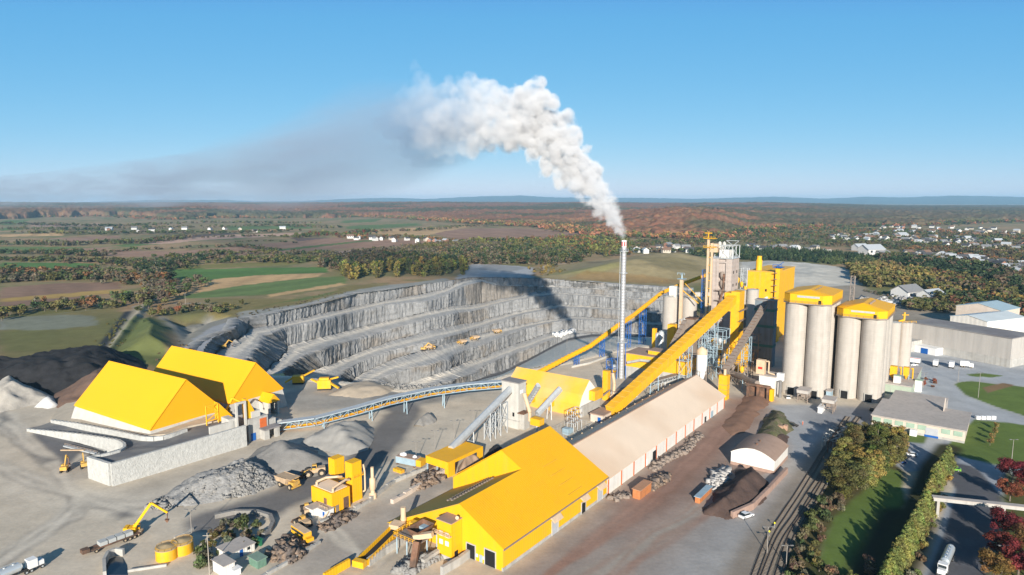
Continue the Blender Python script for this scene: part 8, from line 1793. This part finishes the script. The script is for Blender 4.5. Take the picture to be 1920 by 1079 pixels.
for px_, py_, sc, rz, ri, lb in ((1633, 478, 3.2, .3, 2, 'wide white commercial building at the near edge of the town'), (1612, 470, 2.2, .3, 2, 'white building with pale blue roof behind the wide commercial building'), (1655, 482, 1.8, .3, 1, 'smaller white building right of the wide commercial building'),
    (1700, 556, 2.3, .5, 1, 'blue-grey roofed building among trees beyond the scrap yard'), (1745, 562, 2.0, .5, 2, 'pale roofed building beyond the scrap yard, right of the blue-grey one'), (1740, 401, 4.5, .2, 2, 'far white building on the plain at right'), (1792, 409, 4, .2, 2, 'farther white building beside the town mast'), (385, 404, 3.2, 1.2, 2, 'far white farm building on the wooded plain'), (205, 432, 1.8, .2, 2, 'white barn far off on the left plain'), (285, 434, 1.6, .4, 0, 'dark-roofed barn far off on the left plain'), (346, 431, 1.5, .3, 1, 'grey barn among trees far off on the left plain'), (530, 430, 1.7, .3, 2, 'long white barn on the middle plain'), (252, 431, 1.5, .3, 1, 'small farm shed between the far left barns'), (1690, 446, 2.4, .3, 2, 'large pale building in the middle of the town')):
    x, y, _ = G(px_, py_); house(x, y, rz, 0, ri, lb, None, sc, 'barn')
# ================================================================== the steam plume
def plume():
    # spine in photo columns/rows at slowly growing distance; radius in metres
    sp = [(1169, 443, 368, 1.6), (1158, 425, 369, 4.0), (1140, 395, 371, 7.5), (1112, 355, 374, 10.5), (1078, 312, 379, 13), (1046, 278, 384, 15.5), (1018, 248, 390, 17.5), (985, 235, 396, 19), (950, 226, 402, 21), (905, 226, 410, 23), (865, 222, 418, 23), (830, 228, 426, 22), (795, 215, 434, 20), (775, 180, 440, 14)]
    C_ = [(Vector((XA(px, y, ZT(y, r_)), y, ZT(y, r_))), R) for px, r_, y, R in sp]
    rs = random.Random(4); sph = []
    for (a, Ra), (b, Rb) in zip(C_[:-1], C_[1:]):
        L = (b-a).length; n = max(2, int(L/(min(Ra, Rb)*.30)))
        for i in range(n):
            t = i/n; p = a.lerp(b, t); R = Ra+(Rb-Ra)*t
            sph.append((p, R*.66))
            for _ in range(6):
                d = Vector((rs.gauss(0, 1), rs.gauss(0, 1), rs.gauss(0, 1))).normalized(); r1 = R*rs.uniform(.18, .42); q = p+d*(R*rs.uniform(.50, .80)); sph.append((q, r1))
                for _ in range(5):
                    e = (d+Vector((rs.gauss(0, .8), rs.gauss(0, .8), rs.gauss(0, .8)))).normalized(); r2 = r1*rs.uniform(.25, .6); q2 = q+e*r1*rs.uniform(.75, 1.0); sph.append((q2, r2))
                    for _ in range(2):
                        g_ = (e+Vector((rs.gauss(0, .9), rs.gauss(0, .9), rs.gauss(0, .9)))).normalized(); sph.append((q2+g_*r2*rs.uniform(.8, 1.3), max(.7, r2*rs.uniform(.25, .5))))
    # extra lobes: the high puff at the bend and the ragged top at the end
    for px, r_, y, R in ((1000, 172, 386, 9), (1012, 195, 385, 11), (985, 195, 390, 11), (885, 172, 412, 11), (868, 168, 415, 9), (840, 175, 424, 9), (790, 150, 434, 8), (778, 128, 440, 5), (1055, 330, 380, 8), (880, 275, 410, 10), (840, 275, 420, 10), (800, 265, 430, 11), (935, 190, 400, 12), (955, 200, 398, 12), (905, 180, 408, 11), (1030, 205, 384, 5), (1008, 165, 385, 5), (1040, 225, 382, 6)):
        p = Vector((XA(px, y, ZT(y, r_)), y, ZT(y, r_)))
        sph.append((p, R*.8))
        for _ in range(14):
            e = Vector((rs.gauss(0, 1), rs.gauss(0, 1), rs.gauss(0, 1))).normalized(); sph.append((p+e*R*rs.uniform(.5, .9), R*rs.uniform(.2, .45)))
    me = bpy.data.meshes.new('steam_plume'); me.from_pydata([tuple(p) for p, r in sph], [], [])
    at_ = me.attributes.new('rad', 'FLOAT', 'POINT'); at_.data.foreach_set('value', [r for p, r in sph])
    o = fin('steam_plume', me); tag(o, 'thick white steam plume billowing from the chimney to the left', 'smoke', kind='stuff')
    ng = bpy.data.node_groups.new('plume', 'GeometryNodeTree'); ng.interface.new_socket('Geometry', in_out='INPUT', socket_type='NodeSocketGeometry'); ng.interface.new_socket('Geometry', in_out='OUTPUT', socket_type='NodeSocketGeometry')
    N, L = ng.nodes, ng.links; gi = N.new('NodeGroupInput'); go = N.new('NodeGroupOutput')
    m2p = N.new('GeometryNodeMeshToPoints'); na = N.new('GeometryNodeInputNamedAttribute'); na.data_type = 'FLOAT'; na.inputs['Name'].default_value = 'rad'
    p2v = N.new('GeometryNodePointsToVolume'); p2v.resolution_mode = 'VOXEL_SIZE'; p2v.inputs['Voxel Size'].default_value = .8; p2v.inputs['Density'].default_value = 1.0
    L.new(gi.outputs[0], m2p.inputs[0]); L.new(na.outputs[0], m2p.inputs['Radius']); L.new(m2p.outputs[0], p2v.inputs['Points']); L.new(na.outputs[0], p2v.inputs['Radius'])
    v2m = N.new('GeometryNodeVolumeToMesh'); v2m.resolution_mode = 'VOXEL_SIZE'; v2m.inputs['Voxel Size'].default_value = .8; v2m.inputs['Threshold'].default_value = .3
    sm = N.new('GeometryNodeSetMaterial'); L.new(p2v.outputs[0], sm.inputs[0]); L.new(sm.outputs[0], go.inputs[0])
    m = bpy.data.materials.new('steam'); m.use_nodes = True; t = m.node_tree; t.nodes.clear(); out = t.nodes.new('ShaderNodeOutputMaterial'); v = t.nodes.new('ShaderNodeVolumePrincipled')
    v.inputs['Color'].default_value = (.97, .97, .98, 1); v.inputs['Anisotropy'].default_value = -.1
    att = t.nodes.new('ShaderNodeAttribute'); att.attribute_name = 'density'; tc = t.nodes.new('ShaderNodeTexCoord'); nz = t.nodes.new('ShaderNodeTexNoise'); nz.inputs['Scale'].default_value = .13; nz.inputs['Detail'].default_value = 8; nz.inputs['Roughness'].default_value = .6
    t.links.new(tc.outputs['Object'], nz.inputs['Vector']); mr = t.nodes.new('ShaderNodeMapRange'); mr.inputs[1].default_value = .38; mr.inputs[2].default_value = .66; mr.inputs[3].default_value = 0; mr.inputs[4].default_value = 1
    t.links.new(nz.outputs[0], mr.inputs[0])
    # thins out with distance from the chimney
    sx = t.nodes.new('ShaderNodeSeparateXYZ'); t.links.new(tc.outputs['Object'], sx.inputs[0]); m4 = t.nodes.new('ShaderNodeMath'); m4.operation = 'MULTIPLY_ADD'; m4.inputs[1].default_value = 1/25; m4.inputs[2].default_value = -14/25; m5 = t.nodes.new('ShaderNodeMath'); m5.operation = 'MINIMUM'; m5.inputs[1].default_value = 0; m6 = t.nodes.new('ShaderNodeMath'); m6.operation = 'EXPONENT'; m3 = t.nodes.new('ShaderNodeMath'); m3.operation = 'MULTIPLY'; m3.inputs[1].default_value = .5
    t.links.new(m4.outputs[0], m5.inputs[0]); t.links.new(m5.outputs[0], m6.inputs[0]); t.links.new(m6.outputs[0], m3.inputs[0])
    t.links.new(sx.outputs[0], m4.inputs[0]); a1 = t.nodes.new('ShaderNodeMath'); a1.operation = 'MULTIPLY'; a2 = t.nodes.new('ShaderNodeMath'); a2.operation = 'MULTIPLY'
    t.links.new(att.outputs['Fac'], a1.inputs[0]); t.links.new(mr.outputs[0], a1.inputs[1]); t.links.new(a1.outputs[0], a2.inputs[0]); t.links.new(m3.outputs[0], a2.inputs[1]); t.links.new(a2.outputs[0], v.inputs['Density'])
    v.inputs['Density Attribute'].default_value = ''
    t.links.new(v.outputs[0], out.inputs['Volume']); m.cycles.volume_interpolation = 'LINEAR' if hasattr(m, 'cycles') else None
    sm.inputs['Material'].default_value = m; me.materials.append(m)
    mod = o.modifiers.new('plume', 'NODES'); mod.node_group = ng
    return C_
SPINE = plume()
def trail():
    sp = [(900, 222, 412, 15), (800, 236, 436, 23), (700, 268, 520, 30), (600, 300, 650, 32), (500, 322, 820, 33), (400, 335, 1050, 36), (250, 347, 1400, 42), (100, 357, 1900, 44), (-80, 364, 2600, 50)]
    C_ = [(Vector((XA(px, y, ZT(y, r_)), y, ZT(y, r_))), R) for px, r_, y, R in sp]; V = []; n = 14; bm = bmesh.new(); rings = []
    for i, (p, R) in enumerate(C_):
        d = (C_[min(i+1, len(C_)-1)][0]-C_[max(i-1, 0)][0]).normalized(); a, s, u = frame_at(p, d)
        R2 = R*1.9; rings.append([bm.verts.new(p+s*math.cos(6.2832*j/n)*R2*1.25+u*math.sin(6.2832*j/n)*R2*(1.0 if i < 5 else .62)) for j in range(n)])
    for a, b in zip(rings[:-1], rings[1:]):
        for j in range(n): bm.faces.new((a[j], a[(j+1) % n], b[(j+1) % n], b[j]))
    bm.faces.new(rings[0][::-1]); bm.faces.new(rings[-1]); bmesh.ops.recalc_face_normals(bm, faces=bm.faces); me = bpy.data.meshes.new('smoke_trail'); bm.to_mesh(me); bm.free()
    # distance from the spine is stored as an attribute-free formula: the trail is a straight-ish band, so use object-space segments in the shader
    m = bpy.data.materials.new('thin_smoke'); m.use_nodes = True; t = m.node_tree; N, L = t.nodes, t.links; N.clear(); out = N.new('ShaderNodeOutputMaterial'); v = N.new('ShaderNodeVolumePrincipled')
    v.inputs['Color'].default_value = (.52, .63, .77, 1); v.inputs['Anisotropy'].default_value = 0; geo = N.new('ShaderNodeNewGeometry')
    def vm(op, a, b=None):
        n_ = N.new('ShaderNodeVectorMath'); n_.operation = op
        for k_, q in enumerate((a, b)):
            if q is None: continue
            if isinstance(q, (tuple, Vector)): n_.inputs[k_].default_value = tuple(q)
            else: L.new(q, n_.inputs[k_])
        return n_
    def mt(op, a, b=None, c=None, clamp=False):
        n_ = N.new('ShaderNodeMath'); n_.operation = op; n_.use_clamp = clamp
        for k_, q in enumerate((a, b, c)):
            if q is None: continue
            if isinstance(q, (int, float)): n_.inputs[k_].default_value = q
            else: L.new(q, n_.inputs[k_])
        return n_.outputs[0]
    acc = None; segs = [(C_[i], C_[j]) for i, j in ((0, 2), (2, 4), (4, 6), (6, 8))]
    for (p, R0), (q, R1) in segs:               # capsule fall-off around four long segments of the spine
        d = q-p; ap = vm('SUBTRACT', geo.outputs['Position'], p); tt = mt('DIVIDE', vm('DOT_PRODUCT', ap.outputs[0], d).outputs['Value'], d.length_squared, clamp=True)
        sc_ = N.new('ShaderNodeVectorMath'); sc_.operation = 'SCALE'; sc_.inputs[0].default_value = tuple(d); L.new(tt, sc_.inputs['Scale'])
        dv = vm('SUBTRACT', ap.outputs[0], sc_.outputs[0]); ln = vm('LENGTH', dv.outputs[0]).outputs['Value']; rr = mt('MULTIPLY_ADD', tt, (R1-R0)*1.65, R0*1.65); f = mt('SUBTRACT', 1.0, mt('DIVIDE', ln, rr), clamp=True)
        f = mt('MULTIPLY', mt('POWER', f, 1.3), {0: 2.1, 1: 1.05, 2: .45, 3: .22}[len([0 for _s in segs[:[s_[0][0] for s_ in segs].index(p)]])]); acc = f if acc is None else mt('MAXIMUM', acc, f)
    dd = (C_[6][0]-C_[2][0]).normalized(); mp = N.new('ShaderNodeMapping'); mp.inputs['Rotation'].default_value = (0, 0, -math.atan2(dd.y, dd.x)); mp.vector_type = 'POINT'; L.new(geo.outputs['Position'], mp.inputs[0])
    m2 = N.new('ShaderNodeMapping'); m2.inputs['Scale'].default_value = (.005, .02, .06); L.new(mp.outputs[0], m2.inputs[0])
    nz = N.new('ShaderNodeTexNoise'); nz.inputs['Scale'].default_value = 1; nz.inputs['Detail'].default_value = 5; nz.inputs['Roughness'].default_value = .55; L.new(m2.outputs[0], nz.inputs['Vector'])
    mr = N.new('ShaderNodeMapRange'); mr.inputs[1].default_value = .34; mr.inputs[2].default_value = .66; mr.inputs[3].default_value = .15; mr.inputs[4].default_value = 1.5; L.new(nz.outputs[0], mr.inputs[0])
    L.new(mt('MULTIPLY', mt('MULTIPLY', acc, mr.outputs[0]), .022), v.inputs['Density']); L.new(v.outputs[0], out.inputs['Volume'])
    me.materials.append(m); o = fin('smoke_trail', me); tag(o, 'thin grey smoke drifting from the plume down to the left horizon', 'smoke', kind='stuff')
trail()
# ------------------------------------------------------------------ the air itself
mb = MB().prism([(-33000, -300), (33000, -300), (33000, 31000), (-33000, 31000)], -160, 330); o = mb.build('haze', None) if False else None
hz = bpy.data.materials.new('haze'); hz.use_nodes = True; t = hz.node_tree; t.nodes.clear(); out = t.nodes.new('ShaderNodeOutputMaterial'); v = t.nodes.new('ShaderNodeVolumePrincipled'); v.inputs['Color'].default_value = (.42, .73, 1, 1); v.inputs['Density'].default_value = 4.4e-5; v.inputs['Anisotropy'].default_value = 0
t.links.new(v.outputs[0], out.inputs['Volume']); o = mb.build('haze', hz); tag(o, 'pale blue autumn haze', 'haze', kind='stuff')
